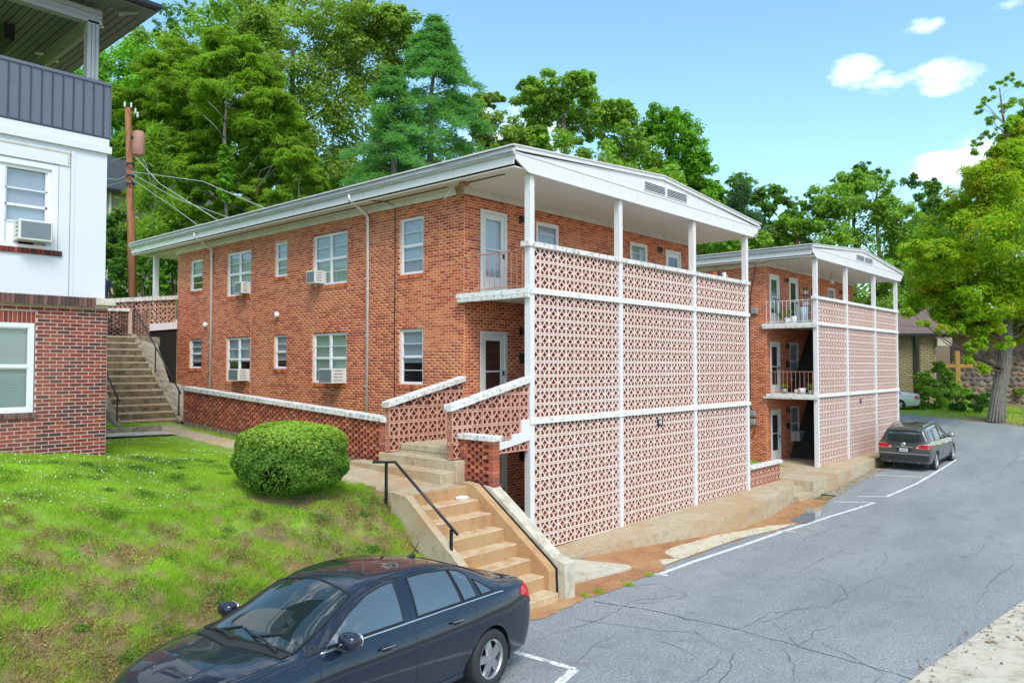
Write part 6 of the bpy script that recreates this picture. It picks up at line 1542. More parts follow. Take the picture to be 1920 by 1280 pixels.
conifer('blue green cedar with drooping boughs above the roof', 800, 36, 38, 430, 175, 'needle_blue', 21, .26, 15, .52, side=18, tufts=14, hang=.16, wid=.024, name='cedar_tree', vcrown=400, shape=.8, skip=.2, flat=.4)
conifer('smaller blue green cedar in front with drooping boughs', 735, 34, 135, 410, 125, 'needle_blue', 15, .25, 15, .50, tufts=13, hang=.16, wid=.024, name='cedar_tree', vcrown=395, shape=.75, skip=.15, flat=.4)
conifer('small distant pine right of the nearer gable', 1392, 62, 352, 520, 60, 'needle_dark', 14, .4, 11, .0, tufts=6, wid=.045, skip=.15, vcrown=470)
# ivy on the pine trunk
c = W(424, 330, 38.3); iv, _ = crown('ivy', None, [(W(424, v, 38.4), (.32, .32, .5)) for v in (290, 312, 335, 358)], 'leaf_bright', 14, 40, .09, .6); tag(iv, 'bright ivy climbing the pale pine trunk', 'ivy')
# shrubs behind the stairs and along the rear
def shrub(label, blobs, d, mat, leaves=70, per=16, ls=.09, name='shrub', rsub=.4, group=None):
    B = [(W(u, v, d+rng.uniform(-.6, .6)), (ru*d/F, ru*d/F, rv*d/F)) for u, v, ru, rv in blobs]
    b = B[0][0].copy(); t = thing(name, label, 'shrub', tuple(b), 0, group); cr, C0 = crown('foliage', t, [(c-b, r) for c, r in B], mat, per, leaves, ls, rsub)
    lo = min(c[2]-r[2] for c, r in B)-b[2]-.5; st = MB()
    for q in C0[::max(1, len(C0)//8)]: st.tube([(q[0]*.3, q[1]*.3, lo), (q[0]*.6, q[1]*.6, (lo+q[2])/2), tuple(q)], [.04, .03, .01], 5, False)
    st.build('stem', 'bark', t, True); return t
shrub('dark leafy hedge between the white house and the pole', [(215, 430, 30, 35), (215, 490, 35, 40), (225, 530, 35, 25), (200, 460, 20, 50), (230, 455, 20, 30)], 33, 'leaf_dark', ls=.1)
shrub('bright green bush between the pole and the rear post', [(278, 510, 22, 35), (290, 480, 20, 15), (275, 540, 22, 15), (300, 530, 18, 20)], 32, 'leaf_bright', ls=.09)
shrub('bright green bush right of the rear post', [(322, 505, 18, 32), (318, 540, 16, 14), (330, 490, 15, 15)], 33, 'leaf_bright', ls=.09)
shrub('greyish bush low behind the hedge top', [(250, 470, 30, 30), (290, 455, 40, 20), (340, 440, 40, 20)], 38, 'leaf_dark', ls=.12)
shrub('loose grey green shrub in front of the church wall', [(1745, 745, 28, 30), (1770, 730, 24, 28), (1740, 710, 16, 14), (1790, 755, 24, 22), (1760, 690, 12, 12), (1735, 765, 20, 12), (1785, 728, 18, 22), (1775, 705, 12, 12), (1812, 742, 16, 14), (1728, 735, 12, 24)], 51, 'leaf_mid', 50, 14, .13)
shrub('dark low evergreen shrub left of the locust trunk', [(1815, 757, 34, 18), (1845, 750, 18, 14), (1795, 765, 20, 10)], 48, 'leaf_dark', 90, 16, .09)
shrub('yellow flowering bush behind the locust trunk', [(1900, 728, 12, 7), (1912, 733, 8, 6)], 55, 'leaf_yellow', 40, 9, .1)
shrub('thin yellow green sapling at the church corner pier', [(1722, 735, 9, 22), (1722, 705, 9, 10)], 52, 'leaf_yellow', 26, 8, .1)
# wood behind the hill: one mass filling the low gaps
wb = []
for u in range(180, 1500, 46):
    for v in (330, 400, 470, 540): wb.append((W(u+rng.uniform(-15, 15), v+(40 if u > 900 else 0)+rng.uniform(-10, 10), 72), (2.2, 1.6, 1.9)))
wm, _ = crown('background_wood', None, wb, 'leaf_dark', 9, 45, .34, .5); stuff(tag(wm, 'dark mass of woodland on the hill behind the trees', 'wood'))

# clipped round bush on the lawn
def bush():
    c = np.array([-5.24, .82, 0]); gz = float(G(c[0], c[1])); t = thing('clipped_bush', 'large rounded clipped boxwood bush on the lawn', 'bush', (c[0], c[1], gz-.17))
    n = 60000; d = rng.normal(size=(n, 3)); d /= np.linalg.norm(d, axis=1)[:, None]
    e = 2.7; s = (np.abs(d[:, 0])**e+np.abs(d[:, 1])**e+np.abs(d[:, 2])**e)**(-1/e)
    lump = 1+.035*np.sin(d[:, 0]*7+1)*np.sin(d[:, 1]*6+2)+.03*np.sin(d[:, 2]*9+d[:, 0]*5)+.02*np.sin(d[:, 1]*17)*np.sin(d[:, 2]*15)
    dep = rng.uniform(0, 1, n)**2.2*.22; R_ = np.array([.87, .87, .60]); P = d*s[:, None]*(lump-dep)[:, None]*R_
    # hollow bare patch low at the left front, undercut at the base
    P[:, 2] += .72; low = np.clip((.35-P[:, 2])/.5, 0, 1); P[:, :2] *= (1-.42*low)[:, None]
    vd = (CAM-np.array([c[0], c[1], 0]))[:2]; vd /= np.linalg.norm(vd); sd = np.array([vd[1], -vd[0]])
    a = P[:, :2]@vd; b = P[:, :2]@(-sd)
    hol = (a > .2) & (((b+.22)/.24)**2+((P[:, 2]-.34)/.36)**2 < 1) & (rng.uniform(size=n) < .8)
    keep = ~hol & (P[:, 2] > .03); P = P[keep]; d2 = d[keep]
    nrm = d2*.8+rng.normal(size=P.shape)*.55+np.array([0, 0, .3]); nrm /= np.linalg.norm(nrm, axis=1)[:, None]
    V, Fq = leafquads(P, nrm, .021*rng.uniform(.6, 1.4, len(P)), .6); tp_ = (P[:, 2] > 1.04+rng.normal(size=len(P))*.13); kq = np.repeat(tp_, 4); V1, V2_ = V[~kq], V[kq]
    npmesh('foliage', V1, np.arange(len(V1)).reshape(-1, 4), 'boxwood', t); npmesh('lit_top', V2_, np.arange(len(V2_)).reshape(-1, 4), 'boxwood_lit', t)  # leaves near the top take the painted sunlit colour
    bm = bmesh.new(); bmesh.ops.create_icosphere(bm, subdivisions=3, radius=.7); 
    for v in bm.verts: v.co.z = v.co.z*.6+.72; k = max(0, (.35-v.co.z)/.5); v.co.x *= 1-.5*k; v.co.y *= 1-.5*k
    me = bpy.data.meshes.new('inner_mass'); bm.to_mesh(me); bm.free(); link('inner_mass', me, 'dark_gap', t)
    mb = MB()
    for k in range(9): th = k*.7; mb.tube([(.08*math.cos(th), .08*math.sin(th), -.1), (.2*math.cos(th), .2*math.sin(th), .2), (.5*math.cos(th), .5*math.sin(th), .55)], [.03, .022, .01], 5, False)
    mb.build('stem', 'bark', t)
bush()

# ------------------------------------------------------------ grass
def blades(name, label, X, Y, h, w, mat, zoff=0., lean=.5):
    n = len(X); Z = Gn(X, Y)+zoff; th = rng.uniform(0, 2*math.pi, n); hh = h*rng.uniform(.5, 1.4, n)
    dx, dy = np.cos(th), np.sin(th); lx = rng.normal(size=n)*lean*hh; ly = rng.normal(size=n)*lean*hh
    V = np.stack([np.stack([X-dx*w, Y-dy*w, Z-.01], 1), np.stack([X+dx*w, Y+dy*w, Z-.01], 1), np.stack([X+lx, Y+ly, Z+hh], 1)], 1).reshape(-1, 3)
    o = npmesh(name, V, np.arange(3*n).reshape(-1, 3), mat); return stuff(tag(o, label, 'grass'))
def pn(X, Y, s, k):      # cheap smooth noise
    return (np.sin(X*s+k)+np.sin(Y*s*1.3+2*k)+np.sin((X+Y)*s*.7+3*k)+np.sin((X-Y)*s*1.7+5*k)+.6*np.sin(X*s*3.1+Y*s*2.3+k))/4.6
def lawnmask(X, Y):
    m_ = (X < -3.0) & ~((X > -3.85) & (Y > -.9)) & (Y > -2.75)
    m_ &= ~((X > -7.0) & (Y > 9.1) & (Y < 10.35)); m_ &= ~((X < -6.6) & (Y > 4.5)); m_ &= ~((X > -3.95) & (Y < -.1)); return m_
def scatter(n, x0, x1, y0, y1): return rng.uniform(x0, x1, n), rng.uniform(y0, y1, n)
X, Y = scatter(560000, -12, -3, -2.8, 9.3); 
bare_ = pn(X, Y, 2.6, 1)*.42+pn(X, Y, 8.3, 2)*.55+rng.normal(size=len(X))*.14; thr = np.interp(Y, [-2.8, -1, .3, 1.2, 9], [-.06, .07, .36, 1.1, 1.6])
k = lawnmask(X, Y) & (bare_ < thr) & (np.hypot(X+5.24, Y-.82) > .62); blades('lawn_grass', 'bright green grass of the lawn and the bank above the black sedan', X[k], Y[k], .03, .0065, 'grass_blade')
X2, Y2 = X[k], Y[k]
# taller tufts on the bank
X, Y = scatter(500, -11, -3.2, -2.7, .9); cX, cY = X, Y; m_ = (pn(cX, cY, 2.1, 1) < -.05)
cX, cY = cX[m_], cY[m_]; idx = np.repeat(np.arange(len(cX)), 170); X = cX[idx]+rng.normal(size=len(idx))*.09; Y = cY[idx]+rng.normal(size=len(idx))*.08; q = lawnmask(X, Y)
blades('bank_tufts', 'taller grass tufts growing on the bank', X[q], Y[q], .06, .0055, 'grass_blade', lean=.7)
X, Y = scatter(210000, -12, -3.9, -2.75, 1.6); q = lawnmask(X, Y) & (pn(X, Y, 2.6, 1)*.42+pn(X, Y, 8.3, 2)*.55+rng.normal(size=len(X))*.15 > np.interp(Y, [-2.8, 1.6], [-.25, .35]))
blades('dry_grass', 'straw coloured dead grass in bare patches of the bank', X[q], Y[q], .034, .005, 'grass_dry', lean=1.5)
# white clover in the near lawn
k = rng.permutation(len(X2)); X, Y = X2[k], Y2[k]; q = (Y > 1.0) & (Y+.25*X*0 > 1.0) & (pn(X, Y, 1.1, 4) > -.1); X, Y = X[q][:1500], Y[q][:1500]
mb_v, mb_f = leafquads(np.stack([X, Y, Gn(X, Y)+.055], 1), np.tile([0, 0, 1.], (len(X), 1))+rng.normal(size=(len(X), 3))*.3, .011*np.ones(len(X)), .9)
stuff(tag(npmesh('clover_flowers', mb_v, mb_f, 'clover'), 'tiny white clover flowers dotted over the near lawn', 'clover'))
# grass by the garden wall foot and back patch, verge by the church
X, Y = scatter(9000, -2.75, -2.28, 3.0, 11.3); blades('wall_foot_grass', 'strip of grass along the foot of the lattice garden wall', X, Y, .05, .006, 'grass_blade')
X, Y = scatter(12000, -6.6, -3.35, 10.4, 11.8); blades('stair_foot_grass', 'small grass patch left of the back stair foot', X, Y, .06, .007, 'grass_blade')
X, Y = scatter(60000, 34, 60, -10, 22); q = (X > np.array([vergeX(y) for y in Y])) & (X < np.array([vergeX(y) for y in Y])+9); X, Y = X[q], Y[q]
blades('verge_grass', 'yellow green grass verge beyond the street in front of the church', X, Y, .12, .03, 'grass_blade')
# weeds at the asphalt edge
cs = [h2(1075, 1122), h2(1092, 1118), h2(1122, 1112), h2(1218, 1080), h2(1180, 1098)]
X = np.concatenate([rng.normal(c[0], .05, 90) for c in cs]); Y = np.concatenate([rng.normal(c[1], .04, 90) for c in cs]); blades('edge_weeds', 'little weeds growing out of the asphalt edge by the clay', X, Y, .05, .008, 'grass_blade', .05)

cx_, cy_ = scatter(170, -11.5, -3.8, -2.5, 4.2); w_ = rng.uniform(.04, .16, 170); idx = np.repeat(np.arange(170), 260)
X = cx_[idx]+rng.normal(size=len(idx))*w_[idx]; Y = cy_[idx]+rng.normal(size=len(idx))*w_[idx]*.8; q = lawnmask(X, Y) & (np.hypot(X+5.24, Y-.82) > .6); X, Y = X[q], Y[q]
wv, wf_ = leafquads(np.stack([X, Y, Gn(X, Y)+rng.uniform(.005, .045, len(X))], 1), np.tile([0, 0, 1.], (len(X), 1))+rng.normal(size=(len(X), 3))*.5, .012*rng.uniform(.6, 1.4, len(X)), .7)
stuff(tag(npmesh('low_weeds', wv, wf_, 'boxwood'), 'patches of darker low weeds in the lawn and bank', 'weeds'))
n_ = 60000; X, Y = scatter(n_, -12, -3.8, -2.75, 1.2); q = lawnmask(X, Y) & (pn(X, Y, 2.6, 1)*.42+pn(X, Y, 8.3, 2)*.55 > np.interp(Y, [-2.8, 1.2], [-.2, .25])); X, Y = X[q], Y[q]
lv, lf = leafquads(np.stack([X, Y, Gn(X, Y)+rng.uniform(.002, .02, len(X))], 1), np.tile([0, 0, 1.], (len(X), 1))+rng.normal(size=(len(X), 3))*.6, .014*rng.uniform(.5, 1.5, len(X)), .5)
stuff(tag(npmesh('dead_leaves', lv, lf, 'grass_dry'), 'brown dead leaves and thatch on the bare parts of the bank', 'leaf litter'))
# ------------------------------------------------------------ vehicles
def catmull(P, n):
    """P: (k, dim) control values -> n samples between each pair"""
    P = np.array(P, float); k = len(P); out_ = []
    for i in range(k-1):
        p0 = P[max(0, i-1)]; p1 = P[i]; p2 = P[i+1]; p3 = P[min(k-1, i+2)]
        if i == 0: p0 = 2*p1-p2
        if i == k-2: p3 = 2*p2-p1
        for j in range(n):
            t = j/n; out_.append(.5*((2*p1)+(-p0+p2)*t+(2*p0-5*p1+4*p2-p3)*t*t+(-p0+3*p1-3*p2+p3)*t**3))
    out_.append(P[-1]); return np.array(out_)
def car_body(st, nx=9, nv=(3, 5, 6, 6, 8, 5, 5)):
    """st rows: x, zb, wl, wm, zc, wb, zbelt, wr, zre, zt ; returns V grid (full width), section size"""
    A = catmull(st, nx); secs = []
    for x, zb, wl, wm, zc, wb, zbt, wr, zre, zt in A:
        cp = np.array([(0, zb), (wl*.9, zb), (wl, zb+.07), (wm, zc), (wb, zbt), (wr, zre), (wr*.6, zre+(zt-zre)*.75), (0, zt)])
        s = []
        for i in range(7):
            p0 = cp[max(0, i-1)]; p1 = cp[i]; p2 = cp[i+1]; p3 = cp[min(7, i+2)]
            if i == 4 and zre-zbt > .15:      # glass: nearly straight
                for j in range(nv[i]): t = j/nv[i]; q = p1+(p2-p1)*t; q = q+np.array([.022*math.sin(math.pi*t), 0]); s.append(q)
                continue
            m1 = (p2-p0)*.5; m2 = (p3-p1)*.5
            ln = np.linalg.norm(p2-p1)+1e-6; m1 = m1*min(1, ln/(np.linalg.norm(m1)+1e-6)); m2 = m2*min(1, ln/(np.linalg.norm(m2)+1e-6))
            if i == 6: m2 = np.array([-ln, 0])
            if i in (0,): m1 = p2-p1; m2 = p2-p1
            for j in range(nv[i]):
                t = j/nv[i]; h00 = 2*t**3-3*t*t+1; h10 = t**3-2*t*t+t; h01 = -2*t**3+3*t*t; h11 = t**3-t*t
                s.append(h00*p1+h10*m1+h01*p2+h11*m2)
        s.append(cp[7]); s = np.array(s)
        full = [(x, -y, z) for y, z in s]+[(x, y, z) for y, z in s[::-1][1:-1]]
        secs.append(full)
    return np.array(secs)
class Car:
    def __init__(s, st, wheels, R_, mat, label, name, loc, heading, pitch=0, roll=0, group=None, arch=.055, nx=9):
        s.t = thing(name, label, 'car', tuple(loc), 0, group); s.t.rotation_euler = (roll, -pitch, heading)
        g = car_body(st, nx); n, m_ = g.shape[:2]; bm = bmesh.new()
        vs = [[bm.verts.new(tuple(g[i, j])) for j in range(m_)] for i in range(n)]
        Ra = R_+arch; hw = abs(g[:, :, 1]).max()
        for i in range(n-1):
            for j in range(m_):
                q = [vs[i][j], vs[i+1][j], vs[i+1][(j+1) % m_], vs[i][(j+1) % m_]]
                c = sum((v.co for v in q), Vector())/4
                if abs(c.y) > hw*.55 and any(math.hypot(c.x-wx, c.z-R_) < Ra for wx in wheels): continue
                bm.faces.new(q)
        for i, rev in ((0, False), (n-1, True)):
            f = vs[i] if not rev else vs[i][::-1]
            half = m_//2
            try: bm.faces.new(f)
            except Exception: pass
        # snap the jagged wheel openings to circles
        for e in [e for e in bm.edges if len(e.link_faces) == 1]:
            for v in e.verts:
                for wx in wheels:
                    d = Vector((v.co.x-wx, 0, v.co.z-R_)); l = d.length
                    if abs(l-Ra) < .12 and abs(v.co.y) > hw*.5 and v.co.z > .12: v.co.x = wx+d.x/l*Ra; v.co.z = max(R_+d.z/l*Ra, .13)
        bmesh.ops.recalc_face_normals(bm, faces=bm.faces)
        me = bpy.data.meshes.new('body'); bm.to_mesh(me)
        s.bvh = BVHTree.FromBMesh(bm); bm.free(); s.body = link('body', me, mat, s.t, True); s.mat = mat; s.R = R_; s.hw = hw
        # wheel-well liners and arch lips
        for wx in wheels:
            for sd in (-1, 1):
                mb = MB(); k = 20; V = []
                for i in range(k+1):
                    th = math.pi*(-.08+1.16*i/k); 
                    for y in (hw*.5, hw*1.0-.03): V.append((wx+Ra*1.005*math.cos(th), sd*y, R_+Ra*1.005*math.sin(th)))
                mb.add(V, [(2*i, 2*i+1, 2*i+3, 2*i+2) for i in range(k)]); mb.box((wx-Ra, sd*hw*.48, .14), (wx+Ra, sd*hw*.5, R_+Ra))
                mb.build('wheel_well', 'rubber', s.body, fix=False)
                lip = []
                for i in range(41):
                    th = math.pi*(-.12+1.24*i/40); x = wx+Ra*math.cos(th); z = R_+Ra*math.sin(th)
                    if z < .2: continue
                    h = s.cast_y(x+.012*math.cos(th), z+.012*math.sin(th), sd)
                    if h is not None: lip.append((x, h.y-sd*.012, z))
                if len(lip) > 4: MB().tube(lip, .014, 6).build('arch_lip', mat, s.body, True)
    def cast_y(s, x, z, sd):
        r = s.bvh.ray_cast(Vector((x, sd*3, z)), Vector((0, -sd, 0))); return r[0]
    def cast(s, o, d): return s.bvh.ray_cast(Vector(o), Vector(d))[0]
    def patch(s, name, poly, mode, mat, off=.004, step=.05, parent=None, smooth=True):
        """polygon projected on the body. mode: ('y',sd) poly in (x,z); ('z',) poly in (x,y); ('x',sign) poly in (y,z)"""
        P = [Vector(q) for q in poly]; xs_ = [q.x for q in P]; ys_ = [q.y for q in P]
        # densify the outline
        D_ = []
        for a, b in zip(P, P[1:]+P[:1]):
            k = max(1, int((b-a).length/step)); D_ += [a+(b-a)*i/k for i in range(k)]
        ne = len(D_); I_ = []
        def inside(p_):
            c = False
            for a, b in zip(D_, D_[1:]+D_[:1]):
                if (a.y > p_.y) != (b.y > p_.y) and p_.x < (b.x-a.x)*(p_.y-a.y)/(b.y-a.y)+a.x: c = not c
            return c
        x = min(xs_)+step/2
        while x < max(xs_):
            y = min(ys_)+step/2
            while y < max(ys_):
                q = Vector((x, y))
                if inside(q) and min((q-e).length for e in D_) > step*.45: I_.append(q)
                y += step
            x += step
        vo, eo, fo, *_ = delaunay_2d_cdt(D_+I_, [(i, (i+1) % ne) for i in range(ne)], [list(range(ne))], 1, 1e-5)
        V = []; ok = []
        for q in vo:
            if mode[0] == 'y': o, d = (q.x, mode[1]*3, q.y), (0, -mode[1], 0)
            elif mode[0] == 'z': o, d = (q.x, q.y, 4), (0, 0, -1)
            else: o, d = (mode[1]*8, q.x, q.y), (-mode[1], 0, 0)
            r = s.bvh.ray_cast(Vector(o), Vector(d))
            if r[0] is None: V.append((0, 0, 0)); ok.append(False); continue
            n_ = r[1] if r[1].dot(Vector(d)) < 0 else -r[1]; V.append(tuple(r[0]+n_*off)); ok.append(True)
        fs = [tuple(f) for f in fo if all(ok[i] for i in f)]
        o = MB().add(V, fs).build(name, mat, parent or s.t, smooth, fix=True)
        outline = [V[i] for i in range(ne) if i < len(ok) and ok[i]]
        return o, outline
    def trim(s, name, pts, mat, r=.008, parent=None, closed=True):
        P = list(pts)+([pts[0]] if closed else []); return MB().tube(P, r, 6, not closed).build(name, mat, parent or s.t, True)
    def window(s, name, poly, mode, mat, tr='rubber', off=.004, r=.009, step=.05):
        o, ol = s.patch(name, poly, mode, mat, off, step)
        if len(ol) > 3: s.trim('window_seal', ol, tr, r, o)
        return o
    def line(s, name, pts, sd, mat='rubber', r=.004, off=0.0, parent=None):
        P = []
        for (x0, z0_), (x1, z1_) in zip(pts[:-1], pts[1:]):
            k = max(1, int(math.hypot(x1-x0, z1_-z0_)/.04))
            for i in range(k):
                h = s.cast_y(x0+(x1-x0)*i/k, z0_+(z1_-z0_)*i/k, sd)
                if h is not None: P.append((h.x, h.y+sd*off, h.z))
        h = s.cast_y(*pts[-1], sd)
        if h is not None: P.append((h.x, h.y+sd*off, h.z))
        if len(P) > 1: return MB().tube(P, r, 5).build(name, mat, parent or s.body, True)
    def wheel(s, x, sd, y, style=5, w=.2, rimr=None):
        r = s.R; rr = rimr or r*.66; ax = (0, sd, 0); o = (x, sd*(y-w/2), r)
        t = MB().lathe([(rr*.98, -w*.5), (r*.93, -w*.5), (r*.985, -w*.42), (r, -w*.25), (r, w*.25), (r*.985, w*.4), (r*.93, w*.5), (rr*1.04, w*.5), (rr*1.0, w*.42)], o, ax, 48).build('tyre', 'tyre', s.t, True, fix=False)
        g = MB()
        for k in (-.12, 0, .12): g.lathe([(r+.001, w*(k-.012)), (r+.0015, w*k), (r+.001, w*(k+.012))], o, ax, 40)
        g.build('tread_groove', 'dark_gap', t, fix=False)
        rim = MB().lathe([(rr*1.02, w*.40), (rr*1.02, w*.47), (rr*.95, w*.46), (rr*.90, w*.30), (rr*.90, -.4*w)], o, ax, 48)
        f = rim.build('rim', 'alloy', s.t, True, fix=False)
        MB().lathe([(rr*.9, w*.02), (0, w*.02)], o, ax, 30).build('brake_disc', 'rubber', f, fix=False)
        sp = MB(); a0 = .3 if sd < 0 else .1
        for k in range(style):
            th = 2*math.pi*k/style+a0; u = np.array([math.cos(th), 0, math.sin(th)]); v = np.array([-math.sin(th), 0, math.cos(th)]); c = np.array(o)+np.array([0, sd, 0])*w*.3
            w0, w1 = (.055, .042) if style == 5 else (.035, .03)
            V = []
            for (q, ww, dy) in ((.15*rr, w0*.9, .03), (.55*rr, w0*.85, .028), (.93*rr, w1*1.25, .012)):
                for sg in (-1, 1): V += [c+u*q+v*ww*sg+np.array([0, sd, 0])*(dy-.03), c+u*q+v*ww*sg*.8+np.array([0, sd, 0])*dy]
            fs = []
            for i in (0, 4):
                fs += [(i, i+4, i+5, i+1), (i+1, i+5, i+7, i+3), (i+3, i+7, i+6, i+2)]
            sp.add(V, fs)
        sp.lathe([(0, w*.3+.034), (rr*.14, w*.3+.032), (rr*.2, w*.3+.02), (rr*.24, w*.3-.02)], o, ax, 20)
        for k in range(5):
            th = 2*math.pi*k/5+a0+.6; c = np.array(o)+np.array([math.cos(th)*rr*.2, 0, math.sin(th)*rr*.2]); sp.lathe([(.013, w*.3+.01), (.013, w*.3+.03), (0, w*.3+.032)], tuple(c), ax, 6)
        sp.build('spokes', 'alloy', f, fix=True)
    def ellip(s, name, c, r, mat, parent=None, seg=16, squar=1.0, rot=0):
        V = []; F_ = []; n, m_ = 10, seg
        for i in range(n+1):
            ph = math.pi*i/n
            for j in range(m_):
                th = 2*math.pi*j/m_; f = lambda q: math.copysign(abs(q)**squar, q)
                V.append((c[0]+r[0]*f(math.sin(ph)*math.cos(th)), c[1]+r[1]*f(math.sin(ph)*math.sin(th)), c[2]+r[2]*f(math.cos(ph))))
        for i in range(n):
            for j in range(m_): F_.append((i*m_+j, i*m_+(j+1) % m_, (i+1)*m_+(j+1) % m_, (i+1)*m_+j))
        return MB().add(V, F_).build(name, mat, parent or s.t, True)

# x forward from the rear axle. rows: x, zb, wl, wm, zc, wb, zbelt, wr, zre, zt
SED = [(-.955, .40, .50, .56, .62, .54, .74, .42, .80, .82), (-.93, .30, .68, .74, .62, .70, .90, .55, 1.0, 1.02), (-.80, .24, .78, .84, .66, .79, .96, .66, 1.065, 1.10), (-.55, .22, .81, .875, .70, .82, .985, .70, 1.085, 1.125), (-.30, .21, .82, .89, .72, .825, .995, .66, 1.13, 1.175),
       (0.05, .20, .82, .895, .73, .825, .995, .60, 1.26, 1.31), (.45, .19, .82, .895, .73, .82, .985, .565, 1.365, 1.42), (.9, .19, .82, .895, .72, .82, .972, .56, 1.405, 1.468), (1.4, .19, .82, .895, .71, .82, .958, .56, 1.395, 1.465), (1.80, .19, .82, .895, .70, .82, .945, .575, 1.31, 1.39), (2.25, .19, .82, .895, .69, .82, .93, .635, 1.10, 1.185),
       (2.60, .19, .82, .895, .68, .815, .915, .68, .965, 1.015), (2.85, .19, .815, .89, .66, .80, .885, .66, .935, .975), (3.2, .20, .80, .87, .63, .76, .83, .60, .885, .925), (3.45, .22, .74, .80, .58, .68, .74, .5, .80, .83), (3.60, .28, .55, .62, .52, .52, .62, .35, .66, .68)]
def sedan(loc, hd, pi, ro, mat, label, detail=True, scale=1.0):
    c = Car(SED, [0, 2.685], .325, mat, label, 'sedan', loc, hd, pi, ro, nx=10); c.t.scale = (scale,)*3
    for x in (0, 2.685):
        for sd in (-1, 1): c.wheel(x, sd, .885)
    for sd in (-1, 1):
        c.window('rear_quarter_glass', [(-.12, 1.045), (.10, 1.045), (.12, 1.20), (.03, 1.155)], ('y', sd), 'auto_glass_side')
        c.window('rear_door_glass', [(.185, 1.04), (.41, 1.032), (.45, 1.345), (.30, 1.315), (.20, 1.26)], ('y', sd), 'auto_glass_side')
        c.window('rear_door_glass', [(.455, 1.03), (1.16, 1.012), (1.12, 1.37), (.85, 1.375), (.49, 1.35)], ('y', sd), 'auto_glass_side')
        c.window('front_door_glass', [(1.36, 1.008), (2.36, .975), (2.18, 1.06), (1.95, 1.19), (1.70, 1.30), (1.50, 1.345), (1.33, 1.362)], ('y', sd), 'auto_glass_side')
        if not detail: continue
        c.line('chrome_strip', [(-.30, 1.02), (-.1, 1.022), (.45, 1.008), (1.3, .985), (2.0, .965), (2.42, .945)], sd, 'chrome', .011, .004)
        # door gaps
        c.line('door_gap', [(.20, 1.02), (.24, .95), (.30, .80), (.36, .66), (.42, .50), (.5, .36)], sd)
        c.line('door_gap', [(1.24, 1.37), (1.26, 1.0), (1.235, .7), (1.22, .3)], sd)
        c.line('door_gap', [(2.45, .94), (2.47, .8), (2.46, .6), (2.43, .3)], sd)
        c.line('door_gap', [(.5, .30), (1.22, .27), (2.43, .27)], sd)
        c.line('door_gap', [(.2, 1.25), (.45, 1.375), (.9, 1.405), (1.4, 1.39), (1.8, 1.30), (2.25, 1.09), (2.47, .955)], sd, r=.004)
        c.line('fender_gap', [(2.62, .93), (2.60, .86), (2.55, .82)], sd)
        c.line('crease', [(-.5, .925), (.3, .915), (1.3, .885), (2.4, .84), (3.2, .78)], sd, mat, .006, -.002)
        c.line('sill_moulding', [(.42, .26), (2.3, .25)], sd, mat, .03, -.01)
        for x, z in ((.62, .86), (1.66, .83)):
            h = c.cast_y(x, z, sd)
            c.ellip('handle_recess', (x, h.y-sd*.002, z-.004), (.075, .012, .03), 'rubber', squar=.8)
            c.ellip('door_handle', (x+.0, h.y+sd*.022, z+.012), (.105, .014, .014), mat, squar=.6)
            c.ellip('handle_trim', (x, h.y+sd*.036, z+.018), (.09, .003, .004), 'chrome', squar=.6)
        h = c.cast_y(2.18, .97, sd)
        c.ellip('door_mirror', (2.20, h.y+sd*.14, 1.03), (.085, .115, .075), mat, squar=.75)
        c.ellip('mirror_base', (2.20, h.y+sd*.09, .955), (.07, .10, .025), 'plastic_dark', squar=.8)
        c.ellip('mirror_glass', (2.125, h.y+sd*.145, 1.03), (.012, .095, .06), 'chrome', squar=.7)
        c.window('mirror_corner', [(2.40, .962), (2.56, .945), (2.47, 1.005), (2.42, 1.0)], ('y', sd), 'plastic_dark', r=.004)
        # tail lamp wrapping the rear corner
        c.patch('tail_lamp', [(-.90, .82), (-.60, .93), (-.66, 1.0), (-.80, 1.035), (-.92, 1.02)], ('y', sd), 'lens_red', .008)
        c.patch('tail_lamp', [(sd*.42, .86), (sd*.74, .83), (sd*.76, 1.0), (sd*.45, .98)], ('x', -1), 'lens_red', .008)
        c.patch('reverse_lamp', [(-.93, .77), (-.84, .80), (-.83, .84), (-.92, .82)], ('y', sd), 'lens_white', .010)
    c.window('windscreen', [(2.62, -.66), (2.70, 0), (2.62, .66), (2.2, .60), (1.86, .545), (1.80, 0), (1.86, -.545), (2.2, -.60)], ('z',), 'auto_glass', r=.012, step=.08)
    c.window('rear_window', [(-.24, -.56), (-.30, 0), (-.24, .56), (.16, .50), (.22, 0), (.16, -.50)], ('z',), 'auto_glass', r=.01, step=.08)
    if detail:
        def zl(name, pts, mat_, r, off=0):
            P = []
            for (x0, y0), (x1, y1) in zip(pts[:-1], pts[1:]):
                for i in range(10):
                    q = c.cast((x0+(x1-x0)*i/10, y0+(y1-y0)*i/10, 4), (0, 0, -1)); P.append((q.x, q.y, q.z+off))
            return MB().tube(P, r, 6).build(name, mat_, c.t, True)
        c.patch('cowl', [(2.64, -.66), (2.72, 0), (2.64, .66), (2.74, .66), (2.86, 0), (2.74, -.66)], ('z',), 'plastic_dark', .006, .06)
        zl('bonnet_gap', [(2.74, .70), (3.0, .68), (3.4, .56)], 'rubber', .005); zl('bonnet_gap', [(2.74, -.70), (3.0, -.68), (3.4, -.56)], 'rubber', .005)
        zl('bonnet_gap', [(2.75, -.7), (2.87, 0), (2.75, .7)], 'rubber', .006)
        zl('bonnet_crease', [(2.85, .35), (3.45, .25)], mat, .01, -.002); zl('bonnet_crease', [(2.85, -.35), (3.45, -.25)], mat, .01, -.002)
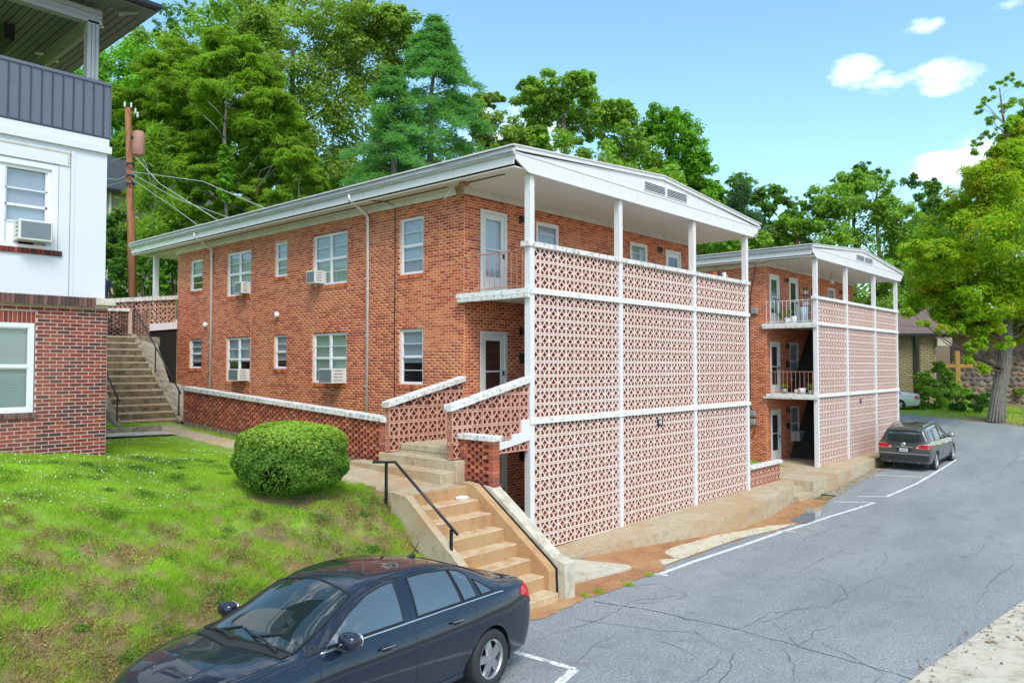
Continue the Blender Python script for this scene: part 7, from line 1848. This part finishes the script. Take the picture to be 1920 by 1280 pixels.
        zl('roof_gap', [(.1, .535), (.6, .53), (1.2, .53), (1.75, .545)], 'rubber', .004); zl('roof_gap', [(.1, -.535), (.6, -.53), (1.2, -.53), (1.75, -.545)], 'rubber', .004)
        zl('boot_gap', [(-.34, -.62), (-.38, 0), (-.34, .62)], 'rubber', .005); zl('boot_gap', [(-.34, .62), (-.85, .66)], 'rubber', .004)
        for a, b, e in (((2.70, .55), (2.62, .1), (2.55, -.02)), ((2.74, -.05), (2.66, -.45), (2.60, -.6))):
            q = [c.cast((x, y, 4), (0, 0, -1)) for x, y in (a, b, e)]
            MB().tube([(q[0].x, q[0].y, q[0].z+.02), ((q[0].x+q[1].x)/2, (q[0].y+q[1].y)/2, (q[0].z+q[1].z)/2+.045), (q[1].x, q[1].y, q[1].z+.03)], [.014, .012, .008], 6).build('wiper_arm', 'plastic_dark', c.t)
            MB().tube([(q[1].x-.12, q[1].y+.26, c.cast((q[1].x-.12, q[1].y+.26, 4), (0, 0, -1)).z+.012), (q[1].x, q[1].y, q[1].z+.014), (q[2].x, q[2].y-.12, c.cast((q[2].x, q[2].y-.12, 4), (0, 0, -1)).z+.012)], .009, 5).build('wiper_blade', 'rubber', c.t)
        q = c.cast((.42, 0, 4), (0, 0, -1)); c.ellip('antenna_base', (q.x, 0, q.z+.012), (.07, .025, .025), 'plastic_dark')
        MB().tube([(q.x, 0, q.z+.02), (q.x-.13, 0, q.z+.16)], [.007, .004], 6).build('antenna', 'rubber', c.t)
    return c
CAR1 = sedan((-5.948, -3.538, -2.642), R(185.76), .056, .029, 'paint_black_blue', 'black blue sedan parked on the street below the lawn, front towards the left', True, 1.03)
# distant pale car beyond the farther building: rear corner and lamp show
SED2 = [(r[0]*(1.35 if r[0] < 0 else 1.02), r[1]+.04, r[2]*1.05, r[3]*1.05, r[4], r[5]*1.05, r[6], r[7]*1.05, r[8], r[9]) for r in SED]
def white_car():
    p_ = hit(1690, 768); h = math.atan2(*(np.array([P1[1]-P2[1], P1[0]-P2[0]])))
    global SED; keep = SED; SED = SED2
    SEDl = [list(r) for r in SED2]
    for r in SEDl:
        if r[0] < 0: r[5] = max(r[5], .86 if r[0] > -1.15 else r[5])
    c = Car(SEDl, [0, 2.9], .33, 'paint_white', 'pale white sedan parked beyond the street bend, only its tail showing past the farther building', 'sedan', (0, 0, 0), 0, 0, 0, nx=8)
    SED = keep
    for x in (0, 2.9):
        for sd in (-1, 1): c.wheel(x, sd, .9)
    for sd in (-1, 1):
        c.window('rear_quarter_glass', [(-.18, 1.06), (.10, 1.055), (.12, 1.22), (.0, 1.17)], ('y', sd), 'auto_glass'); c.window('side_glass', [(.2, 1.05), (1.2, 1.03), (1.2, 1.36), (.4, 1.33)], ('y', sd), 'auto_glass'); c.window('side_glass', [(1.3, 1.03), (2.3, .99), (1.8, 1.27), (1.32, 1.36)], ('y', sd), 'auto_glass')
        c.patch('tail_lamp', [(-1.2, .72), (-.86, .72), (-.98, .93), (-1.06, .965), (-1.14, .92)], ('y', sd), 'lens_dark_red', .01)
        c.patch('tail_lamp', [(sd*.4, .74), (sd*.8, .74), (sd*.8, .93), (sd*.42, .9)], ('x', -1), 'plastic_dark', .01)
    c.window('rear_window', [(-.32, -.56), (-.38, 0), (-.32, .56), (.16, .50), (.22, 0), (.16, -.50)], ('z',), 'auto_glass', step=.1)
    c.window('windscreen', [(2.62, -.66), (2.70, 0), (2.62, .66), (1.9, .545), (1.84, 0), (1.9, -.545)], ('z',), 'auto_glass', step=.1)
    q = hit(1676, 768); f = hit(1640, 764)
    dv = np.array([P1[0]-P2[0], P1[1]-P2[1]]); dv /= np.linalg.norm(dv)
    hw_ = R(112); q = hit(1686, 769); lf = (-math.sin(hw_), math.cos(hw_))
    c.t.location = (float(q[0])-lf[0]*.9, float(q[1])-lf[1]*.9, float(q[2])+.03); c.t.rotation_euler = (0, 0, hw_)
white_car()
# grey crossover
SUV = [(-1.035, .48, .62, .70, .62, .66, .78, .50, .86, .88), (-1.02, .38, .86, .92, .68, .89, .95, .70, 1.12, 1.14), (-.97, .33, .90, .955, .72, .93, 1.10, .74, 1.30, 1.33), (-.86, .31, .92, .975, .74, .94, 1.12, .70, 1.56, 1.60), (-.72, .30, .93, .985, .75, .945, 1.12, .67, 1.68, 1.735), (-.45, .27, .93, .995, .77, .945, 1.115, .68, 1.715, 1.785),
       (.1, .25, .93, 1.0, .78, .94, 1.105, .69, 1.73, 1.81), (.8, .25, .93, 1.0, .78, .935, 1.09, .695, 1.725, 1.815), (1.5, .25, .93, 1.0, .77, .93, 1.075, .69, 1.685, 1.785), (2.0, .25, .93, 1.0, .77, .93, 1.065, .70, 1.57, 1.68), (2.5, .25, .93, 1.0, .76, .93, 1.055, .75, 1.31, 1.42), (2.95, .25, .93, 1.0, .75, .925, 1.04, .80, 1.12, 1.18),
       (3.3, .26, .92, .98, .73, .89, .99, .74, 1.06, 1.10), (3.7, .28, .86, .92, .68, .80, .90, .62, .97, 1.0), (3.98, .35, .66, .74, .6, .62, .74, .42, .80, .82)]
def suv():
    rr = hit(1755, 881); fr = hit(1791, 861); rl = hit(1664, 893)
    print('suv', rr, fr, rl)
    dv = fr-rr; dv /= np.linalg.norm(dv); hd = math.atan2(dv[1], dv[0]); left = np.array([-math.sin(hd), math.cos(hd)])
    loc = (rr[0]+left[0]*.93, rr[1]+left[1]*.93, rr[2]+.01)
    c = Car(SUV, [0, 3.02], .375, 'paint_grey_brown', 'grey brown crossover parked by the farther building, seen from behind', 'crossover', loc, hd, math.asin(dv[2]), 0, arch=.06, nx=9)
    for x in (0, 3.02):
        for sd in (-1, 1): c.wheel(x, sd, .98, 7, .235, .27)
    for sd in (-1, 1):
        c.window('quarter_glass', [(-.72, 1.22), (-.10, 1.19), (-.02, 1.60), (-.30, 1.62), (-.58, 1.56)], ('y', sd), 'auto_glass')
        c.window('rear_door_glass', [(.06, 1.18), (.95, 1.155), (.93, 1.66), (.14, 1.64)], ('y', sd), 'auto_glass')
        c.window('front_door_glass', [(1.06, 1.15), (2.28, 1.12), (2.0, 1.32), (1.72, 1.52), (1.4, 1.635), (1.05, 1.66)], ('y', sd), 'auto_glass')
        c.line('door_gap', [(.0, 1.64), (.0, 1.15), (.12, .9), (.38, .72), (.42, .45)], sd); c.line('door_gap', [(1.0, 1.68), (1.0, .4)], sd); c.line('door_gap', [(2.2, 1.10), (2.22, .4)], sd)
        for x, z in ((.3, .98), (1.3, .97)):
            h = c.cast_y(x, z, sd); c.ellip('door_handle', (x, h.y+sd*.02, z), (.11, .016, .016), 'paint_grey_brown', squar=.6); c.ellip('handle_trim', (x, h.y+sd*.034, z+.005), (.09, .004, .006), 'chrome')
        h = c.cast_y(2.15, 1.14, sd)
        c.ellip('door_mirror', (2.18, h.y+sd*.17, 1.24), (.08, .135, .09), 'paint_grey_brown', squar=.75); c.ellip('mirror_base', (2.18, h.y+sd*.08, 1.15), (.06, .09, .03), 'plastic_dark')
        c.ellip('mirror_glass', (2.105, h.y+sd*.17, 1.24), (.012, .115, .075), 'chrome')
        # roof rail
        P = []
        for x in np.linspace(-.45, 1.7, 12):
            q = c.cast((x, sd*.60, 4), (0, 0, -1)); P.append((x, sd*.60, q.z+(.055 if -.4 < x < 1.65 else .0)))
        MB().tube(P, .018, 6).build('roof_rail', 'alloy' if sd < 0 else 'plastic_dark', c.t, True)
        c.line('sill_moulding', [(.42, .33), (2.6, .33)], sd, 'plastic_dark', .03, -.01)
        # tail lamps: bright rim then red lens wrapping the corner
        c.patch('lamp_rim', [(sd*.44, .96), (sd*.50, .93), (sd*.93, .93), (sd*.93, 1.13), (sd*.62, 1.11), (sd*.46, 1.02)], ('x', -1), 'chrome', .004, .03)
        c.patch('tail_lamp', [(sd*.48, .965), (sd*.53, .945), (sd*.925, .945), (sd*.925, 1.115), (sd*.64, 1.095), (sd*.49, 1.015)], ('x', -1), 'lens_red', .012, .03)
        c.patch('lamp_rim', [(-1.0, .93), (-.68, .98), (-.66, 1.06), (-.74, 1.13), (-.95, 1.13)], ('y', sd), 'chrome', .004, .03)
        c.patch('tail_lamp', [(-1.0, .945), (-.70, .99), (-.68, 1.055), (-.76, 1.115), (-.94, 1.115)], ('y', sd), 'lens_red', .012, .03)
        c.patch('reverse_lamp', [(sd*.49, .975), (sd*.53, .955), (sd*.56, .99), (sd*.51, 1.01)], ('x', -1), 'lens_white', .016, .03)
    c.window('rear_window', [(-.74, 1.24), (-.4, 1.19), (.4, 1.19), (.74, 1.24), (.66, 1.52), (.6, 1.58), (-.6, 1.58), (-.66, 1.52)], ('x', -1), 'auto_glass', step=.08)
    c.window('windscreen', [(2.85, -.78), (2.98, 0), (2.85, .78), (1.98, .66), (1.9, 0), (1.98, -.66)], ('z',), 'auto_glass', step=.1)
    c.patch('roof_glass', [(.0, -.42), (.0, .42), (1.5, .42), (1.5, -.42)], ('z',), 'auto_glass', .004, .1)
    c.patch('bumper', [(-.9, .44), (.9, .44), (.93, .66), (-.93, .66)], ('x', -1), 'plastic_dark', .006, .08)
    c.patch('bumper_strip', [(-.92, .70), (.92, .70), (.92, .74), (-.92, .74)], ('x', -1), 'alloy', .010, .08)
    c.patch('plate_recess', [(-.26, .80), (.26, .80), (.30, .95), (-.30, .95)], ('x', -1), 'plastic_dark', .004, .04)
    q = c.cast((-8, 0, .87), (1, 0, 0)).x
    lp = MB().box((q-.022, -.155, .80), (q-.012, .155, .93)).build('licence_plate', 'plate_white', c.t)
    mb = MB()
    for k in range(7): mb.box((q-.024, -.115+.034*k, .835), (q-.0225, -.095+.034*k, .895))
    mb.build('plate_print', 'plate_print', lp)
    c.ellip('handle_bar', (c.cast((-8, 0, .985), (1, 0, 0)).x-.012, 0, .985), (.018, .34, .02), 'alloy', squar=.6)
    e = c.cast((-8, 0, 1.08), (1, 0, 0)); P = [(e.x-.018+.16*0, .075*math.cos(a), 1.09+.075*math.sin(a)) for a in np.linspace(0, 2*math.pi, 25)]
    em = MB().tube(P, .012, 6, False); 
    for k in (-.03, 0, .03): em.tube([(e.x-.018, -.03+k, 1.13+k*.6), (e.x-.018, .03+k, 1.05+k*.6)], .013, 5)
    em.build('badge', 'chrome', c.t, True)
    MB().tube([(c.cast((-8, -.05, 1.2), (1, 0, 0)).x-.02, -.05, 1.2), (c.cast((-8, -.42, 1.27), (1, 0, 0)).x-.02, -.42, 1.27)], [.022, .01], 6).build('rear_wiper', 'rubber', c.t)
    for sd in (-1, 1): MB().lathe([(.045, 0), (.06, .0), (.06, .12)], (-1.01, sd*.55, .40), (1, 0, 0), 14).build('exhaust_tip', 'chrome', c.t)
    # spoiler lip over the rear window
    q = [c.cast((-8, y, 1.62), (1, 0, 0)) for y in np.linspace(-.62, .62, 9)]
    MB().tube([(p_.x-.05, p_.y, 1.63+.03*(1-(p_.y/.62)**2)) for p_ in q], .03, 6).build('spoiler', 'paint_grey_brown', c.t, True)
suv()
# ------------------------------------------------------------ balcony clutter of the farther building
def b2(x, y, z): return (17.36+x, .3+y, z+.02)
def pot(lab, x, y, z, r, h, mat, plant=None, nm='plant_pot'):
    t = thing(nm, lab, 'plant pot' if plant else 'container', b2(x, y, z))
    MB().lathe([(0, 0), (r*.75, 0), (r, h), (r*.9, h), (r*.8, h*.8), (0, h*.8)], (0, 0, 0), (0, 0, 1), 14).build('pot', mat, t, True)
    if plant: crown('foliage', t, [(np.array([0, 0, h+plant*.6]), (plant*.6, plant*.6, plant*.6))], 'leaf_mid', 8, 30, .035, .5)
pot('small white plant pot at the outer edge of the middle balcony', .15, .85, 0, .09, .18, 'pot_white')
pot('white tapered planter standing by the middle balcony railing', .12, .62, 0, .15, .24, 'pot_white', None)
pot('small blue pot with a plant on the middle balcony', .22, .3, 0, .09, .16, 'pot_blue', .22)
pot('grey pot by the door end of the middle balcony', .18, 1.35, 0, .12, .2, 'meter_grey', .15)
pot('large pale blue tub on the top balcony', .3, .55, ZS, .19, .62, 'pot_blue', None, 'tub')
pot('white bucket behind the top balcony railing', .25, .95, ZS, .12, .28, 'pot_white', None, 'bucket')
pot('white pot with a leafy plant on the top balcony', .2, 1.2, ZS, .12, .22, 'pot_white', .3)
pot('clay pot with a plant near the top balcony door', .25, 1.5, ZS, .11, .2, 'pot_clay', .25)
def rack():
    t = thing('plant_rack', 'dark metal rack crowded with white pots on the top balcony', 'rack', b2(1.6, 1.0, ZS))
    f = MB()
    for x in (-.25, .25):
        for y in (-.15, .15): f.box((x-.012, y-.012, 0), (x+.012, y+.012, 1.5))
    for z in (.3, .75, 1.2): f.box((-.26, -.16, z), (.26, .16, z+.015))
    f.build('frame', 'item_dark', t)
    for i, (x, z) in enumerate([(-.15, .315), (.12, .315), (-.1, .765), (.14, .765), (0, 1.215)]):
        MB().lathe([(0, 0), (.07, 0), (.1, .17), (.09, .17), (.0, .12)], (x, 0, z), (0, 0, 1), 10).build('pot', ['pot_white', 'pot_clay', 'pot_white', 'pot_blue', 'pot_white'][i], t)
        crown('foliage', t, [(np.array([x, 0, z+.25]), (.1, .1, .1))], 'leaf_dark', 5, 20, .03, .5)
rack()
def chair(lab, x, y, z, mat):
    t = thing('patio_chair', lab, 'chair', b2(x, y, z), R(20))
    MB().box((-.22, -.22, .4), (.22, .22, .43)).build('seat', mat, t); MB().box((-.22, .19, .45), (.22, .22, .85)).build('backrest', mat, t)
    for a in (-.2, .2):
        for b in (-.2, .2): MB().box((a-.015, b-.015, 0), (a+.015, b+.015, .4)).build('leg', mat, t)
chair('pale patio chair on the top balcony beside the corner post', .7, .45, ZS, 'pot_white'); chair('dark patio chair on the middle balcony', .75, .5, 0, 'item_dark')
t = thing('wind_chime', 'white bell shaped lamp hanging from the porch ceiling of the farther building', 'hanging lamp', b2(4.9, 1.1, 4.75))
MB().lathe([(.11, 0), (.10, .03), (.04, .12), (.02, .2), (0, .2)], (0, 0, 0), (0, 0, 1), 14).build('shade', 'pot_white', t, True); MB().tube([(0, 0, .2), (0, 0, .55)], .008, 5).build('cord', 'wire_black', t)
